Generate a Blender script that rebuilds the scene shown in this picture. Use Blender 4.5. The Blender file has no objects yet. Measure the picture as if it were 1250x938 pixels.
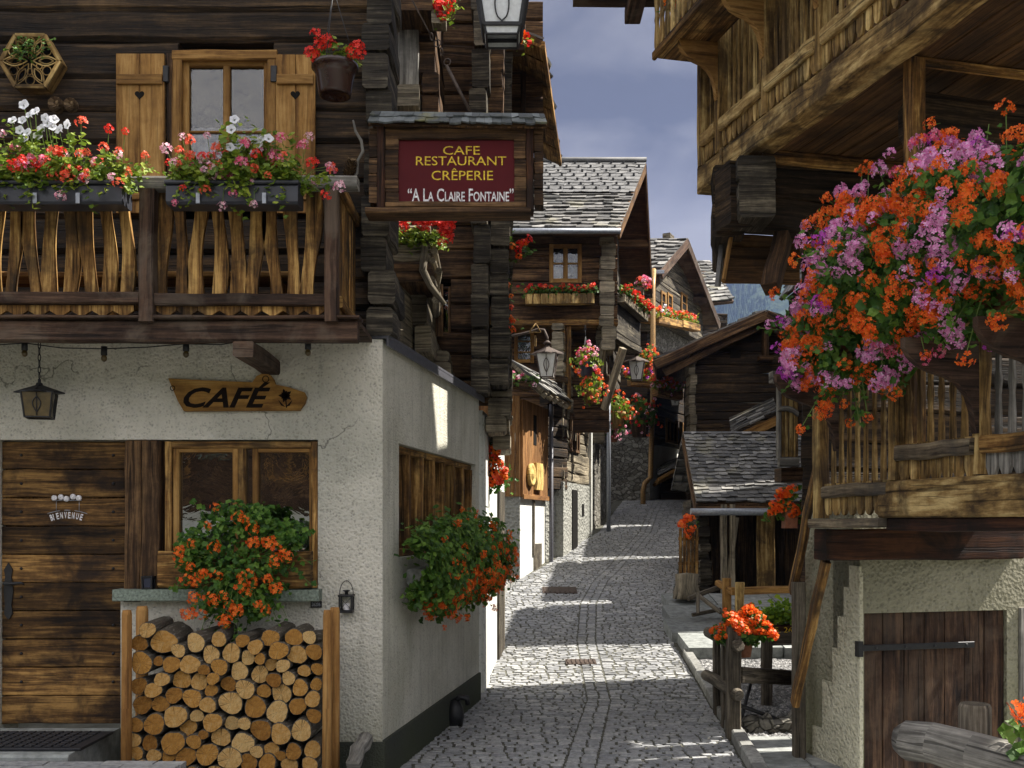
import bpy, bmesh, math, random
import numpy as np
from mathutils import Vector, Matrix

random.seed(7)
rng = np.random.default_rng(7)
S = bpy.context.scene
COL = S.collection
# ------------------------------------------------------------------ camera, sky, sun, exposure
F, CX, HY, CZ = 1250.0, 625.0, 640.0, 1.8      # focal length and principal point of the 1250 px wide photograph, eye height
cam_d = bpy.data.cameras.new('camera'); cam = bpy.data.objects.new('camera', cam_d); COL.objects.link(cam)
cam_d.sensor_width = 36; cam_d.lens = 36
cam_d.shift_y = (HY - 469.0) / 1250.0
cam_d.clip_start = 0.05; cam_d.clip_end = 6000
cam.location = (0, 0, CZ); cam.rotation_euler = (math.pi / 2, 0, 0)
S.camera = cam
SUN_EL = math.radians(52)
SUN_AZ = math.atan2(0.985, 0.17)                # clockwise from +Y
sdir = Vector((math.sin(SUN_AZ) * math.cos(SUN_EL), math.cos(SUN_AZ) * math.cos(SUN_EL), math.sin(SUN_EL)))
W = bpy.data.worlds.new('World'); S.world = W; W.use_nodes = True
wn, wl = W.node_tree.nodes, W.node_tree.links
for n in list(wn): wn.remove(n)
def wnode(t, **k):
    n = wn.new(t)
    for a, b in k.items(): setattr(n, a, b)
    return n
sky = wnode('ShaderNodeTexSky', sky_type='NISHITA', sun_disc=False)
sky.sun_elevation = SUN_EL; sky.sun_rotation = SUN_AZ
bg = wnode('ShaderNodeBackground'); bg.inputs['Strength'].default_value = 0.12
wo = wnode('ShaderNodeOutputWorld')
tc = wnode('ShaderNodeTexCoord')
sep = wnode('ShaderNodeSeparateXYZ'); wl.new(tc.outputs['Generated'], sep.inputs[0])
mp = wnode('ShaderNodeMapping'); mp.inputs['Scale'].default_value = (1.0, 1.0, 2.2)
wl.new(tc.outputs['Generated'], mp.inputs[0])
nz = wnode('ShaderNodeTexNoise'); nz.inputs['Scale'].default_value = 4.2; nz.inputs['Detail'].default_value = 6; nz.inputs['Roughness'].default_value = 0.48; nz.inputs['Distortion'].default_value = 0.4
wl.new(mp.outputs[0], nz.inputs['Vector'])
rp = wnode('ShaderNodeValToRGB'); e = rp.color_ramp.elements      # storm cloud ahead
e[0].position = 0.38; e[0].color = (.36, .355, .41, 1); e[1].position = 0.62; e[1].color = (1.45, 1.4, 1.42, 1)
wl.new(nz.outputs['Fac'], rp.inputs[0])
rp2 = wnode('ShaderNodeValToRGB'); e = rp2.color_ramp.elements     # bright broken cloud overhead and behind
e[0].position = 0.35; e[0].color = (3.1, 3.1, 3.2, 1); e[1].position = 0.62; e[1].color = (6.8, 6.4, 5.8, 1)
wl.new(nz.outputs['Fac'], rp2.inputs[0])
mr = wnode('ShaderNodeMapRange', interpolation_type='SMOOTHSTEP')   # 0 ahead, 1 overhead / behind
ma = wnode('ShaderNodeMath', operation='MULTIPLY_ADD'); wl.new(sep.outputs['Y'], ma.inputs[0]); ma.inputs[1].default_value = -1.0
ma2 = wnode('ShaderNodeMath', operation='MULTIPLY'); wl.new(sep.outputs['Z'], ma2.inputs[0]); ma2.inputs[1].default_value = 0.15
wl.new(ma2.outputs[0], ma.inputs[2])
mr.inputs['From Min'].default_value = -0.55; mr.inputs['From Max'].default_value = 0.6
wl.new(ma.outputs[0], mr.inputs['Value'])
mx = wnode('ShaderNodeMix', data_type='RGBA'); wl.new(mr.outputs[0], mx.inputs[0]); wl.new(rp.outputs[0], mx.inputs[6]); wl.new(rp2.outputs[0], mx.inputs[7])
mx2 = wnode('ShaderNodeMix', data_type='RGBA'); mx2.inputs[0].default_value = 0.975
wl.new(sky.outputs[0], mx2.inputs[6]); wl.new(mx.outputs[2], mx2.inputs[7])
wl.new(mx2.outputs[2], bg.inputs['Color']); wl.new(bg.outputs[0], wo.inputs['Surface'])
sun_d = bpy.data.lights.new('sun', 'SUN'); sun_d.energy = 5.0; sun_d.angle = math.radians(0.5); sun_d.color = (1.0, 0.94, 0.84)
sun = bpy.data.objects.new('sun', sun_d); COL.objects.link(sun); sun.location = (20, 5, 30)
sun.rotation_euler = sdir.to_track_quat('Z', 'Y').to_euler()
vs = S.view_settings; S.display_settings.display_device = 'sRGB'
vs.view_transform = 'Standard'; vs.look = 'None'; vs.gamma = 1.0; vs.use_curve_mapping = False
vs.exposure = 1.48
S.render.engine = 'CYCLES'
cy = S.cycles; cy.max_bounces = 6; cy.diffuse_bounces = 3; cy.glossy_bounces = 2; cy.transmission_bounces = 4; cy.transparent_max_bounces = 6
cy.use_denoising = True; cy.caustics_reflective = False; cy.caustics_refractive = False; cy.volume_bounces = 0

# ------------------------------------------------------------------ pixel <-> metre helpers (the photograph is a survey of the place)
def PX(px, Y): return (px - CX) / F * Y
def PZ(py, Y): return CZ + (HY - py) / F * Y
def PP(px, py, Y): return Vector((PX(px, Y), Y, PZ(py, Y)))

# ------------------------------------------------------------------ object helpers
class MB:
    """collects polygons with uv, material index and smoothing"""
    def __init__(s): s.v = []; s.f = []; s.uv = []; s.mi = []; s.sm = []
    def face(s, idx, uv, mi=0, sm=False): s.f.append(tuple(idx)); s.uv.extend(uv); s.mi.append(mi); s.sm.append(sm)
    def poly(s, pts, mi=0, uv=None, sm=False):
        b = len(s.v); pts = [Vector(p) for p in pts]; s.v.extend(pts)
        if uv is None:
            o = pts[0]; a = (pts[1] - o); a = a.normalized() if a.length else Vector((1, 0, 0))
            n = a.cross(pts[-1] - o); c = n.cross(a); c = c.normalized() if c.length else Vector((0, 0, 1))
            uv = [((p - o).dot(a), (p - o).dot(c)) for p in pts]
        s.face(range(b, b + len(pts)), uv, mi, sm)
    def beam(s, p0, p1, w, h, up=(0, 0, 1), seg=1, jit=0.0, ch=0.008, tp=1.0, mi=0, emi=None, sm=False, bow=0.0):
        p0, p1 = Vector(p0), Vector(p1); d = p1 - p0; L = d.length
        if L < 1e-6: return
        d.normalize(); up = Vector(up); sd = d.cross(up)
        if sd.length < 1e-4: sd = d.cross(Vector((0, 1, 0)))
        sd.normalize(); u = sd.cross(d)
        c = min(ch, w * .4, h * .4)
        sec = [(-w/2+c, -h/2), (w/2-c, -h/2), (w/2, -h/2+c), (w/2, h/2-c), (w/2-c, h/2), (-w/2+c, h/2), (-w/2, h/2-c), (-w/2, -h/2+c)]
        per = [0]
        for i in range(8):
            a, b = sec[i], sec[(i+1) % 8]; per.append(per[-1] + math.hypot(a[0]-b[0], a[1]-b[1]))
        base = len(s.v); ou, ov = random.random() * 50, random.random() * 50
        for k in range(seg + 1):
            t = k / seg; sc = 1 + (tp - 1) * t
            ox = random.gauss(0, jit) if jit else 0; oz = random.gauss(0, jit) if jit else 0
            if bow: oz += bow * math.sin(t * math.pi)
            for (x, y) in sec:
                jx = random.gauss(0, jit * .5) if jit else 0; jy = random.gauss(0, jit * .5) if jit else 0
                s.v.append(p0 + d * (L * t) + sd * (x * sc + ox + jx) + u * (y * sc + oz + jy))
        for k in range(seg):
            for i in range(8):
                j = (i + 1) % 8
                a, b = base + k*8 + i, base + k*8 + j
                s.face((a + 8, b + 8, b, a), [(ou+L*(k+1)/seg, ov+per[i]), (ou+L*(k+1)/seg, ov+per[i+1]), (ou+L*k/seg, ov+per[i+1]), (ou+L*k/seg, ov+per[i])], mi, sm)
        e0 = range(base, base + 8); e1 = range(base + seg*8 + 7, base + seg*8 - 1, -1)
        em = mi if emi is None else emi
        s.face(e0, [(ou+sec[i-base][0], ov+sec[i-base][1]) for i in e0], em)
        s.face(e1, [(ou+sec[i-base-seg*8][0], ov+sec[i-base-seg*8][1]) for i in e1], em)
    def box(s, x0, x1, y0, y1, z0, z1, **k):
        dx, dy, dz = abs(x1-x0), abs(y1-y0), abs(z1-z0); cx, cy_, cz = (x0+x1)/2, (y0+y1)/2, (z0+z1)/2
        if dx >= dy and dx >= dz: s.beam((min(x0,x1), cy_, cz), (max(x0,x1), cy_, cz), dy, dz, (0,0,1), **k)
        elif dz >= dy: s.beam((cx, cy_, min(z0,z1)), (cx, cy_, max(z0,z1)), dx, dy, (0,1,0), **k)
        else: s.beam((cx, min(y0,y1), cz), (cx, max(y0,y1), cz), dx, dz, (0,0,1), **k)
    def slab(s, pts, th, mi=0):
        """a plate: 3 or 4 corner points, thickness downwards along the normal"""
        pts = [Vector(p) for p in pts]; n = (pts[1]-pts[0]).cross(pts[2]-pts[0]).normalized()
        lo = [p - n*th for p in pts]; s.poly(pts, mi); s.poly(lo[::-1], mi); k = len(pts)
        for i in range(k): s.poly([pts[i], lo[i], lo[(i+1)%k], pts[(i+1)%k]], mi)
    def prism(s, out, O, a, b, dep, mi=0, grain='b'):
        """2d outline in plane (O, a, b), thickness dep along a x b, centred"""
        O, a, b = Vector(O), Vector(a), Vector(b); n = a.cross(b).normalized(); base = len(s.v); k = len(out)
        ou, ov = random.random()*50, random.random()*50
        U = [((q if grain == 'b' else p)+ou, (p if grain == 'b' else q)+ov) for p, q in out]
        for sg in (.5, -.5):
            for p, q in out: s.v.append(O + a*p + b*q + n*(dep*sg))
        s.face(range(base, base+k), U, mi); s.face(range(base+2*k-1, base+k-1, -1), U[::-1], mi)
        for i in range(k):
            j = (i+1) % k
            s.face((base+i, base+k+i, base+k+j, base+j), [U[i], (U[i][0], U[i][1]+dep), (U[j][0], U[j][1]+dep), U[j]], mi)
    def tube(s, pts, r, n=8, mi=0, cap=True, sm=True):
        pts = [Vector(p) for p in pts]; m = len(pts); base = len(s.v); L = 0
        rr = r if isinstance(r, (list, tuple)) else [r]*m
        prev = None; ls = []
        for k in range(m):
            d = (pts[min(k+1, m-1)] - pts[max(k-1, 0)]); d = d.normalized() if d.length > 1e-9 else Vector((0,0,1))
            if prev is None: a = d.orthogonal().normalized()
            else:
                a = prev - d*prev.dot(d); a = a.normalized() if a.length > 1e-6 else d.orthogonal().normalized()
            prev = a; b = d.cross(a)
            if k: L += (pts[k]-pts[k-1]).length
            ls.append(L)
            for i in range(n):
                t = 2*math.pi*i/n; s.v.append(pts[k] + (a*math.cos(t) + b*math.sin(t))*rr[k])
        ou = random.random()*50
        for k in range(m-1):
            for i in range(n):
                j = (i+1) % n; c = 2*math.pi*rr[k]/n
                s.face((base+k*n+i, base+k*n+j, base+(k+1)*n+j, base+(k+1)*n+i), [(ou+ls[k], i*c), (ou+ls[k], (i+1)*c), (ou+ls[k+1], (i+1)*c), (ou+ls[k+1], i*c)], mi, sm)
        if cap:
            s.face(range(base+n-1, base-1, -1), [(math.cos(i), math.sin(i)) for i in range(n)], mi)
            s.face(range(base+(m-1)*n, base+m*n), [(math.cos(i), math.sin(i)) for i in range(n)], mi)
    def ring(s, C, r, rt, ax=(0, 0, 1), n=14, k=6, sx=1.0, mi=0):
        ax = Vector(ax).normalized(); a = ax.orthogonal().normalized(); b = ax.cross(a); C = Vector(C)
        s.tube([C + a*(r*sx*math.cos(2*math.pi*i/n)) + b*(r*math.sin(2*math.pi*i/n)) for i in range(n+1)], rt, k, mi, cap=False)
    def lathe(s, prof, C, ax=(0, 0, 1), n=20, mi=0, sm=True):
        ax = Vector(ax).normalized(); a = ax.orthogonal().normalized(); b = ax.cross(a); C = Vector(C); base = len(s.v)
        for r, z in prof:
            for i in range(n):
                t = 2*math.pi*i/n; s.v.append(C + ax*z + (a*math.cos(t) + b*math.sin(t))*r)
        for k in range(len(prof)-1):
            for i in range(n):
                j = (i+1) % n
                s.face((base+k*n+i, base+k*n+j, base+(k+1)*n+j, base+(k+1)*n+i), [(k*.1, i*.05), (k*.1, i*.05+.05), (k*.1+.1, i*.05+.05), (k*.1+.1, i*.05)], mi, sm)
    def mesh(s, name, mats, off=(0, 0, 0)):
        me = bpy.data.meshes.new(name); off = Vector(off)
        me.from_pydata([tuple(p - off) for p in s.v], [], s.f)
        ul = me.uv_layers.new(name='UVMap'); ul.data.foreach_set('uv', np.array(s.uv, dtype=np.float32).ravel())
        for m in (mats if isinstance(mats, (list, tuple)) else [mats]): me.materials.append(m)
        me.polygons.foreach_set('material_index', np.array(s.mi, dtype=np.int32)); me.polygons.foreach_set('use_smooth', np.array(s.sm, dtype=bool))
        me.update(); return me

def link(name, data, parent=None):
    o = bpy.data.objects.new(name, data); COL.objects.link(o)
    if parent: o.parent = parent
    return o
def tag(o, label=None, cat=None, group=None, kind=None):
    for k, v in (('label', label), ('category', cat), ('group', group), ('kind', kind)):
        if v: o[k] = v
    return o
def thing(name, label, cat, loc=(0, 0, 0), group=None):
    o = link(name, None); o.location = loc; o.empty_display_size = .1
    return tag(o, label, cat, group)
def origin_of(o):
    v = Vector((0, 0, 0))
    while o is not None: v += o.location; o = o.parent
    return v
def part(name, mb, mats, parent, label=None, kind=None):
    """mesh given in world coordinates, stored relative to its parent"""
    me = mb.mesh(name, mats, origin_of(parent)) if isinstance(mb, MB) else mb
    return tag(link(name, me, parent), label, kind=kind)
def solo(name, mb, mats, label, cat, loc=(0, 0, 0), group=None, kind=None):
    o = link(name, mb.mesh(name, mats, loc)); o.location = loc
    return tag(o, label, cat, group, kind)
def struct(name, mb, mats=None, kind='structure'):
    return tag(link(name, mb.mesh(name, mats) if isinstance(mb, MB) else mb), kind=kind)
def copy_tree(o, parent=None):
    c = o.copy(); COL.objects.link(c); c.parent = parent
    for ch in list(o.children): copy_tree(ch, c)
    return c
def np_mesh(name, V, T, mats, smooth=False, uv=None):
    """V (n,3), T (m,k) index array with k = 3 or 4"""
    me = bpy.data.meshes.new(name); m, k = T.shape
    me.vertices.add(len(V)); me.vertices.foreach_set('co', np.asarray(V, np.float32).ravel())
    me.loops.add(m*k); me.loops.foreach_set('vertex_index', T.astype(np.int32).ravel())
    me.polygons.add(m); me.polygons.foreach_set('loop_start', np.arange(0, m*k, k, dtype=np.int32)); me.polygons.foreach_set('loop_total', np.full(m, k, np.int32))
    me.polygons.foreach_set('use_smooth', np.full(m, smooth, bool))
    for mt in (mats if isinstance(mats, (list, tuple)) else [mats]): me.materials.append(mt)
    me.update(calc_edges=True); me.validate(); return me
class Fr:
    """upright frame: u along a face, n its outward normal"""
    def __init__(s, O, u):
        s.O = Vector((O[0], O[1], 0)); s.u = Vector((u[0], u[1], 0)).normalized(); s.n = Vector((s.u.y, -s.u.x, 0))
    def P(s, u, n, z): return s.O + s.u*u + s.n*n + Vector((0, 0, z))
    def upx(s, px, n=0.0):
        k = (px - CX)/F; o = s.O + s.n*n; return (k*o.y - o.x)/(s.u.x - k*s.u.y)
    def z(s, px, py, n=0.0): return PZ(py, s.P(s.upx(px, n), n, 0).y)
    def box(s, mb, u0, u1, n0, n1, z0, z1, **k):
        du, dn, dz = abs(u1-u0), abs(n1-n0), abs(z1-z0); cu, cn, cz = (u0+u1)/2, (n0+n1)/2, (z0+z1)/2
        if du >= dn and du >= dz: mb.beam(s.P(u0, cn, cz), s.P(u1, cn, cz), dn, dz, (0,0,1), **k)
        elif dz >= dn: mb.beam(s.P(cu, cn, z0), s.P(cu, cn, z1), du, dn, s.n, **k)
        else: mb.beam(s.P(cu, n0, cz), s.P(cu, n1, cz), du, dz, (0,0,1), **k)

# ------------------------------------------------------------------ materials
class NT:
    def __init__(s, name):
        s.m = bpy.data.materials.new(name); s.m.use_nodes = True; s.t = s.m.node_tree
        for n in list(s.t.nodes): s.t.nodes.remove(n)
        s.out = s.n('ShaderNodeOutputMaterial'); s.b = s.n('ShaderNodeBsdfPrincipled'); s.l(s.b.outputs[0], s.out.inputs[0])
    def n(s, t, **k):
        n = s.t.nodes.new(t)
        for a, b in k.items(): setattr(n, a, b)
        return n
    def l(s, a, b): s.t.links.new(a, b)
    def coord(s, kind='Object', scale=(1, 1, 1), rnd=0.0):
        c = s.n('ShaderNodeTexCoord'); m = s.n('ShaderNodeMapping'); m.inputs['Scale'].default_value = scale; src = c.outputs[kind]
        if rnd:
            g = s.n('ShaderNodeNewGeometry'); vm = s.n('ShaderNodeVectorMath', operation='SCALE'); vm.inputs[0].default_value = (rnd, rnd*1.7, rnd*.6)
            s.l(g.outputs['Random Per Island'], vm.inputs['Scale']); ad = s.n('ShaderNodeVectorMath', operation='ADD'); s.l(src, ad.inputs[0]); s.l(vm.outputs[0], ad.inputs[1]); src = ad.outputs[0]
        s.l(src, m.inputs[0]); return m.outputs[0]
    def noise(s, vec, scale, detail=5, rough=.6, dist=0.0):
        n = s.n('ShaderNodeTexNoise'); n.inputs['Scale'].default_value = scale; n.inputs['Detail'].default_value = detail; n.inputs['Roughness'].default_value = rough; n.inputs['Distortion'].default_value = dist
        s.l(vec, n.inputs['Vector']); return n.outputs['Fac']
    def ramp(s, fac, stops):
        r = s.n('ShaderNodeValToRGB'); e = r.color_ramp.elements
        while len(e) < len(stops): e.new(.5)
        for el, (p, c) in zip(e, stops): el.position = p; el.color = (*c, 1) if len(c) == 3 else c
        s.l(fac, r.inputs[0]); return r.outputs[0]
    def rng(s, fac, a, b, c=0., d=1.):
        r = s.n('ShaderNodeMapRange'); s.l(fac, r.inputs['Value'])
        for k, v in zip(('From Min', 'From Max', 'To Min', 'To Max'), (a, b, c, d)): r.inputs[k].default_value = v
        return r.outputs[0]
    def math(s, op, a, b):
        m = s.n('ShaderNodeMath', operation=op)
        for i, x in enumerate((a, b)):
            if isinstance(x, (int, float)): m.inputs[i].default_value = x
            else: s.l(x, m.inputs[i])
        return m.outputs[0]
    def mix(s, fac, a, b, blend='MIX'):
        m = s.n('ShaderNodeMix', data_type='RGBA', blend_type=blend)
        for i, x in ((0, fac), (6, a), (7, b)):
            if isinstance(x, (int, float)): m.inputs[i].default_value = x
            elif isinstance(x, tuple): m.inputs[i].default_value = (*x, 1)
            else: s.l(x, m.inputs[i])
        return m.outputs[2]
    def val(s, col, v):
        h = s.n('ShaderNodeHueSaturation'); s.l(col, h.inputs['Color']); s.l(v, h.inputs['Value']); return h.outputs[0]
    def island(s): return s.n('ShaderNodeNewGeometry').outputs['Random Per Island']
    def bump(s, h, strength=.5, dist=.01):
        b = s.n('ShaderNodeBump'); b.inputs['Strength'].default_value = strength; b.inputs['Distance'].default_value = dist; s.l(h, b.inputs['Height'])
        s.l(b.outputs[0], s.b.inputs['Normal']); return b
    def done(s, col=None, rough=.8, spec=.3, metal=0.0):
        if col is not None:
            if isinstance(col, tuple): s.b.inputs['Base Color'].default_value = (*col, 1)
            else: s.l(col, s.b.inputs['Base Color'])
        if isinstance(rough, (int, float)): s.b.inputs['Roughness'].default_value = rough
        else: s.l(rough, s.b.inputs['Roughness'])
        s.b.inputs['Specular IOR Level'].default_value = spec; s.b.inputs['Metallic'].default_value = metal
        return s.m

def wood(name, dark, mid, light, var=.35, gs=26., gl=1.1, bump=.6, dist=.012, stain=None, stain_amt=.5, rough=.8, spec=.25, crack=.6):
    t = NT(name); uv = t.coord('UV', (gl, gs, 1), 37.0); uv2 = t.coord('UV', (.9, 5., 1), 91.0)
    g = t.noise(uv, 1.0, 7, .68, .6); b = t.noise(uv2, 1.0, 3, .5, .3)
    fg = t.noise(t.coord('UV', (gl*5, gs*3.2, 1), 71.0), 1.0, 4, .7); fk = t.noise(t.coord('Object', (1, 1, 1)), 17., 5, .7)
    f = t.math('ADD', t.math('MULTIPLY', g, .46), t.math('ADD', t.math('MULTIPLY', b, .24), t.math('ADD', t.math('MULTIPLY', fg, .2), t.math('MULTIPLY', fk, .1))))
    col = t.ramp(f, [(.41, dark), (.5, mid), (.59, light)])
    if stain is not None:
        ob = t.coord('Object', (1.3, 1.3, 1.3)); sn = t.noise(ob, 2.2, 5, .62, .4)
        col = t.mix(t.rng(sn, .48, .62, 0, stain_amt), col, stain)
    uv3 = t.coord('UV', (1.3, 42., 1), 53.0); ck = t.noise(uv3, 1.0, 2, .5, .25)
    cr = t.rng(ck, .34, .39, 1 - crack, 1)
    v = t.math('MULTIPLY', t.rng(t.island(), 0, 1, 1 - var, 1 + var), cr)
    col = t.val(col, v)
    t.bump(t.math('ADD', t.math('MULTIPLY', g, .5), t.math('ADD', t.math('MULTIPLY', fg, .4), t.math('MULTIPLY', cr, .5))), bump, dist)
    return t.done(col, rough, spec)
def stucco(name, base, dirt, sc=70., bump=.8, dist=.012, moss=None, streak=False, crack=False):
    t = NT(name); ob = t.coord('Object'); n1 = t.noise(ob, sc, 3, .55); n2 = t.noise(ob, sc*.32, 4, .6); n3 = t.noise(ob, 1.1, 5, .62, .5)
    v = t.n('ShaderNodeTexVoronoi'); v.inputs['Scale'].default_value = sc*.8; t.l(ob, v.inputs['Vector'])
    h = t.math('ADD', t.math('MULTIPLY', n1, .6), t.math('ADD', t.math('MULTIPLY', n2, .6), t.math('MULTIPLY', v.outputs['Distance'], .5)))
    col = t.mix(t.rng(n3, .42, .68, 0, .75), base, dirt)
    if streak:
        st = t.noise(t.coord('Object', (7, 7, .5)), 1.6, 7, .7); col = t.mix(t.rng(st, .5, .7, 0, .35), col, tuple(x*.45 for x in dirt))
    if crack:
        n4 = t.noise(t.coord('Object', (1, 1, 1)), .55, 3, .6); col = t.mix(t.rng(n4, .45, .6, 0, .35), col, tuple(x*.7 for x in dirt))
        wv = t.n('ShaderNodeVectorMath', operation='ADD'); wn2 = t.n('ShaderNodeTexNoise'); wn2.inputs['Scale'].default_value = 5; wn2.inputs['Detail'].default_value = 6; t.l(ob, wn2.inputs['Vector']); ws = t.n('ShaderNodeVectorMath', operation='SCALE'); ws.inputs['Scale'].default_value = .3; t.l(wn2.outputs['Color'], ws.inputs[0]); t.l(ob, wv.inputs[0]); t.l(ws.outputs[0], wv.inputs[1])
        vc = t.n('ShaderNodeTexVoronoi', feature='DISTANCE_TO_EDGE'); vc.inputs['Scale'].default_value = .9; t.l(wv.outputs[0], vc.inputs['Vector']); ck = t.math('MULTIPLY', t.rng(vc.outputs['Distance'], .0015, .006, 1, 0), t.rng(n3, .5, .56, 0, .8)); col = t.mix(ck, col, tuple(x*.3 for x in dirt))
        dr_ = t.noise(t.coord('Object', (9, 9, .45)), 1.3, 6, .7); col = t.mix(t.rng(dr_, .56, .7, 0, .3), col, tuple(x*.6 for x in dirt))
    col = t.mix(t.rng(h, .62, .8, .42, 0), col, tuple(x*.35 for x in dirt))  # low points of the relief get a darker tone
    if moss:
        sx = t.n('ShaderNodeSeparateXYZ'); t.l(ob, sx.inputs[0]); m = t.math('ADD', sx.outputs['Z'], t.rng(n3, 0, 1, -.7, .7))
        col = t.mix(t.rng(m, .0, .75, .75, 0), col, moss)
    t.bump(h, bump, dist); return t.done(col, .92, .15)
def stone(name, cols, sc=3.2, bump=1.0, dist=.05, rand=1.0):
    t = NT(name); ob = t.coord('Object', (1, 1, 1.6)); wv = t.n('ShaderNodeVectorMath', operation='ADD'); nz = t.n('ShaderNodeTexNoise'); nz.inputs['Scale'].default_value = 4; t.l(ob, nz.inputs['Vector'])
    sc2 = t.n('ShaderNodeVectorMath', operation='SCALE'); sc2.inputs['Scale'].default_value = .22; t.l(nz.outputs['Color'], sc2.inputs[0]); t.l(ob, wv.inputs[0]); t.l(sc2.outputs[0], wv.inputs[1])
    v = t.n('ShaderNodeTexVoronoi', feature='DISTANCE_TO_EDGE'); v.inputs['Scale'].default_value = sc; t.l(wv.outputs[0], v.inputs['Vector'])
    c = t.n('ShaderNodeTexVoronoi'); c.inputs['Scale'].default_value = sc; t.l(wv.outputs[0], c.inputs['Vector'])
    sp = t.n('ShaderNodeSeparateColor'); t.l(c.outputs['Color'], sp.inputs[0]); n = t.noise(ob, 22, 5, .65)
    col = t.ramp(sp.outputs[0], [(0, cols[0]), (.5, cols[1]), (1, cols[2])]); col = t.val(col, t.rng(n, .3, .7, .65, 1.3))
    ed = t.rng(v.outputs['Distance'], .0, .09, 0, 1); col = t.mix(ed, tuple(x*.4 for x in cols[0]), col)
    t.bump(t.math('ADD', t.math('MULTIPLY', ed, .8), t.math('MULTIPLY', n, .35)), bump, dist); return t.done(col, .9, .2)
def varied(name, c0, c1, c2, rough=.85, spec=.2, nscale=9., bump=.5, dist=.01, lichen=None, lich_amt=.8):
    """separate pieces, each its own tone: slates, setts, bark"""
    t = NT(name); ob = t.coord('Object'); n = t.noise(ob, nscale, 6, .65); n2 = t.noise(ob, nscale*.23, 4, .6)
    col = t.ramp(t.island(), [(0, c0), (.55, c1), (1, c2)]); col = t.val(col, t.rng(n, .3, .7, .6, 1.35))
    if lichen: col = t.mix(t.rng(n2, .56, .66, 0, lich_amt), col, lichen)
    t.bump(n, bump, dist); return t.done(col, rough, spec)
def plain(name, c, rough=.6, spec=.4, metal=0., nz=.12, sc=30., bump=.15):
    t = NT(name); n = t.noise(t.coord('Object'), sc, 5, .6); col = t.val(t.mix(0., c, c), t.rng(n, .3, .7, 1-nz*2, 1+nz*2)); t.bump(n, bump, .004)
    return t.done(col, rough, spec, metal)
def leafmat(name, c0, c1, c2, tr=.3):
    t = NT(name); n = t.noise(t.coord('Object'), 5, 3, .5)
    col = t.ramp(t.math('ADD', t.math('MULTIPLY', t.island(), .7), t.math('MULTIPLY', n, .3)), [(.12, c0), (.5, c1), (.88, c2)])
    t.done(col, .5, .35); tl = t.n('ShaderNodeBsdfTranslucent'); t.l(col, tl.inputs[0]); mxs = t.n('ShaderNodeMixShader'); mxs.inputs[0].default_value = tr
    t.l(t.b.outputs[0], mxs.inputs[1]); t.l(tl.outputs[0], mxs.inputs[2]); t.l(mxs.outputs[0], t.out.inputs[0]); return t.m
def glassmat(name, tint, rough=.03, mixf=.5, wave=.3):
    """window pane: clear, with the reflection of whatever stands opposite"""
    t = NT(name); gl = t.n('ShaderNodeBsdfGlossy'); gl.inputs['Roughness'].default_value = rough; tr = t.n('ShaderNodeBsdfTransparent'); tr.inputs[0].default_value = (*tint, 1)
    n = t.noise(t.coord('Object'), 4.0, 3, .6, 1.5); b = t.n('ShaderNodeBump'); b.inputs['Strength'].default_value = wave; b.inputs['Distance'].default_value = .05; t.l(n, b.inputs['Height']); t.l(b.outputs[0], gl.inputs['Normal'])
    fr = t.n('ShaderNodeFresnel'); fr.inputs[0].default_value = 1.5; m = t.n('ShaderNodeMixShader'); t.l(t.rng(fr.outputs[0], 0, 1, mixf*.35, 1), m.inputs[0]); t.l(tr.outputs[0], m.inputs[1]); t.l(gl.outputs[0], m.inputs[2]); t.l(m.outputs[0], t.out.inputs[0])
    return t.m

M = {}
M['log_dark'] = wood('log_dark', (.007,.005,.004), (.03,.019,.011), (.11,.068,.034), stain=(.014,.011,.009), bump=.9, dist=.02)
M['log_grey'] = wood('log_grey', (.014,.012,.01), (.06,.051,.038), (.21,.18,.13), stain=(.025,.02,.016), bump=.9, dist=.02)
M['log_pale'] = wood('log_pale', (.07,.06,.045), (.2,.17,.12), (.4,.34,.24), stain=(.06,.045,.03), bump=.9, dist=.02)
M['log_brown'] = wood('log_brown', (.014,.008,.005), (.07,.037,.017), (.21,.12,.055), stain=(.02,.012,.008), bump=.8, dist=.015)
M['beam_dark'] = wood('beam_dark', (.014,.008,.006), (.05,.028,.018), (.12,.07,.045), stain=(.13,.1,.075), stain_amt=.6)
M['beam_red'] = wood('beam_red', (.012,.006,.004), (.04,.016,.009), (.085,.035,.015), stain=(.008,.006,.005), stain_amt=.8)
M['amber'] = wood('amber', (.1,.045,.012), (.26,.135,.038), (.4,.235,.08), var=.22, gs=18, crack=.25, bump=.3, stain=(.14,.07,.02), stain_amt=.4)
M['amber_old'] = wood('amber_old', (.024,.011,.004), (.19,.095,.027), (.56,.34,.115), var=.4, gs=20, bump=.6, stain=(.03,.02,.012), stain_amt=.75)
M['honey'] = wood('honey', (.05,.027,.009), (.27,.165,.055), (.62,.45,.19), var=.4, gs=16, bump=.5, stain=(.05,.032,.018), stain_amt=.7)
M['honey_beam'] = wood('honey_beam', (.035,.018,.008), (.3,.19,.07), (.66,.49,.22), var=.25, gs=9, gl=1.6, bump=.6, stain=(.045,.028,.015), stain_amt=.85)
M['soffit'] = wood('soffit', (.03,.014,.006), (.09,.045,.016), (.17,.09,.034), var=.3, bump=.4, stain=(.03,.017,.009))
M['grey_wood'] = wood('grey_wood', (.07,.065,.058), (.2,.19,.17), (.4,.38,.34), var=.2, bump=.6, stain=(.09,.085,.075))
M['weathered'] = wood('weathered', (.035,.026,.018), (.15,.115,.075), (.36,.29,.19), var=.25, bump=.6, stain=(.06,.055,.05), stain_amt=.6)
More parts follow.
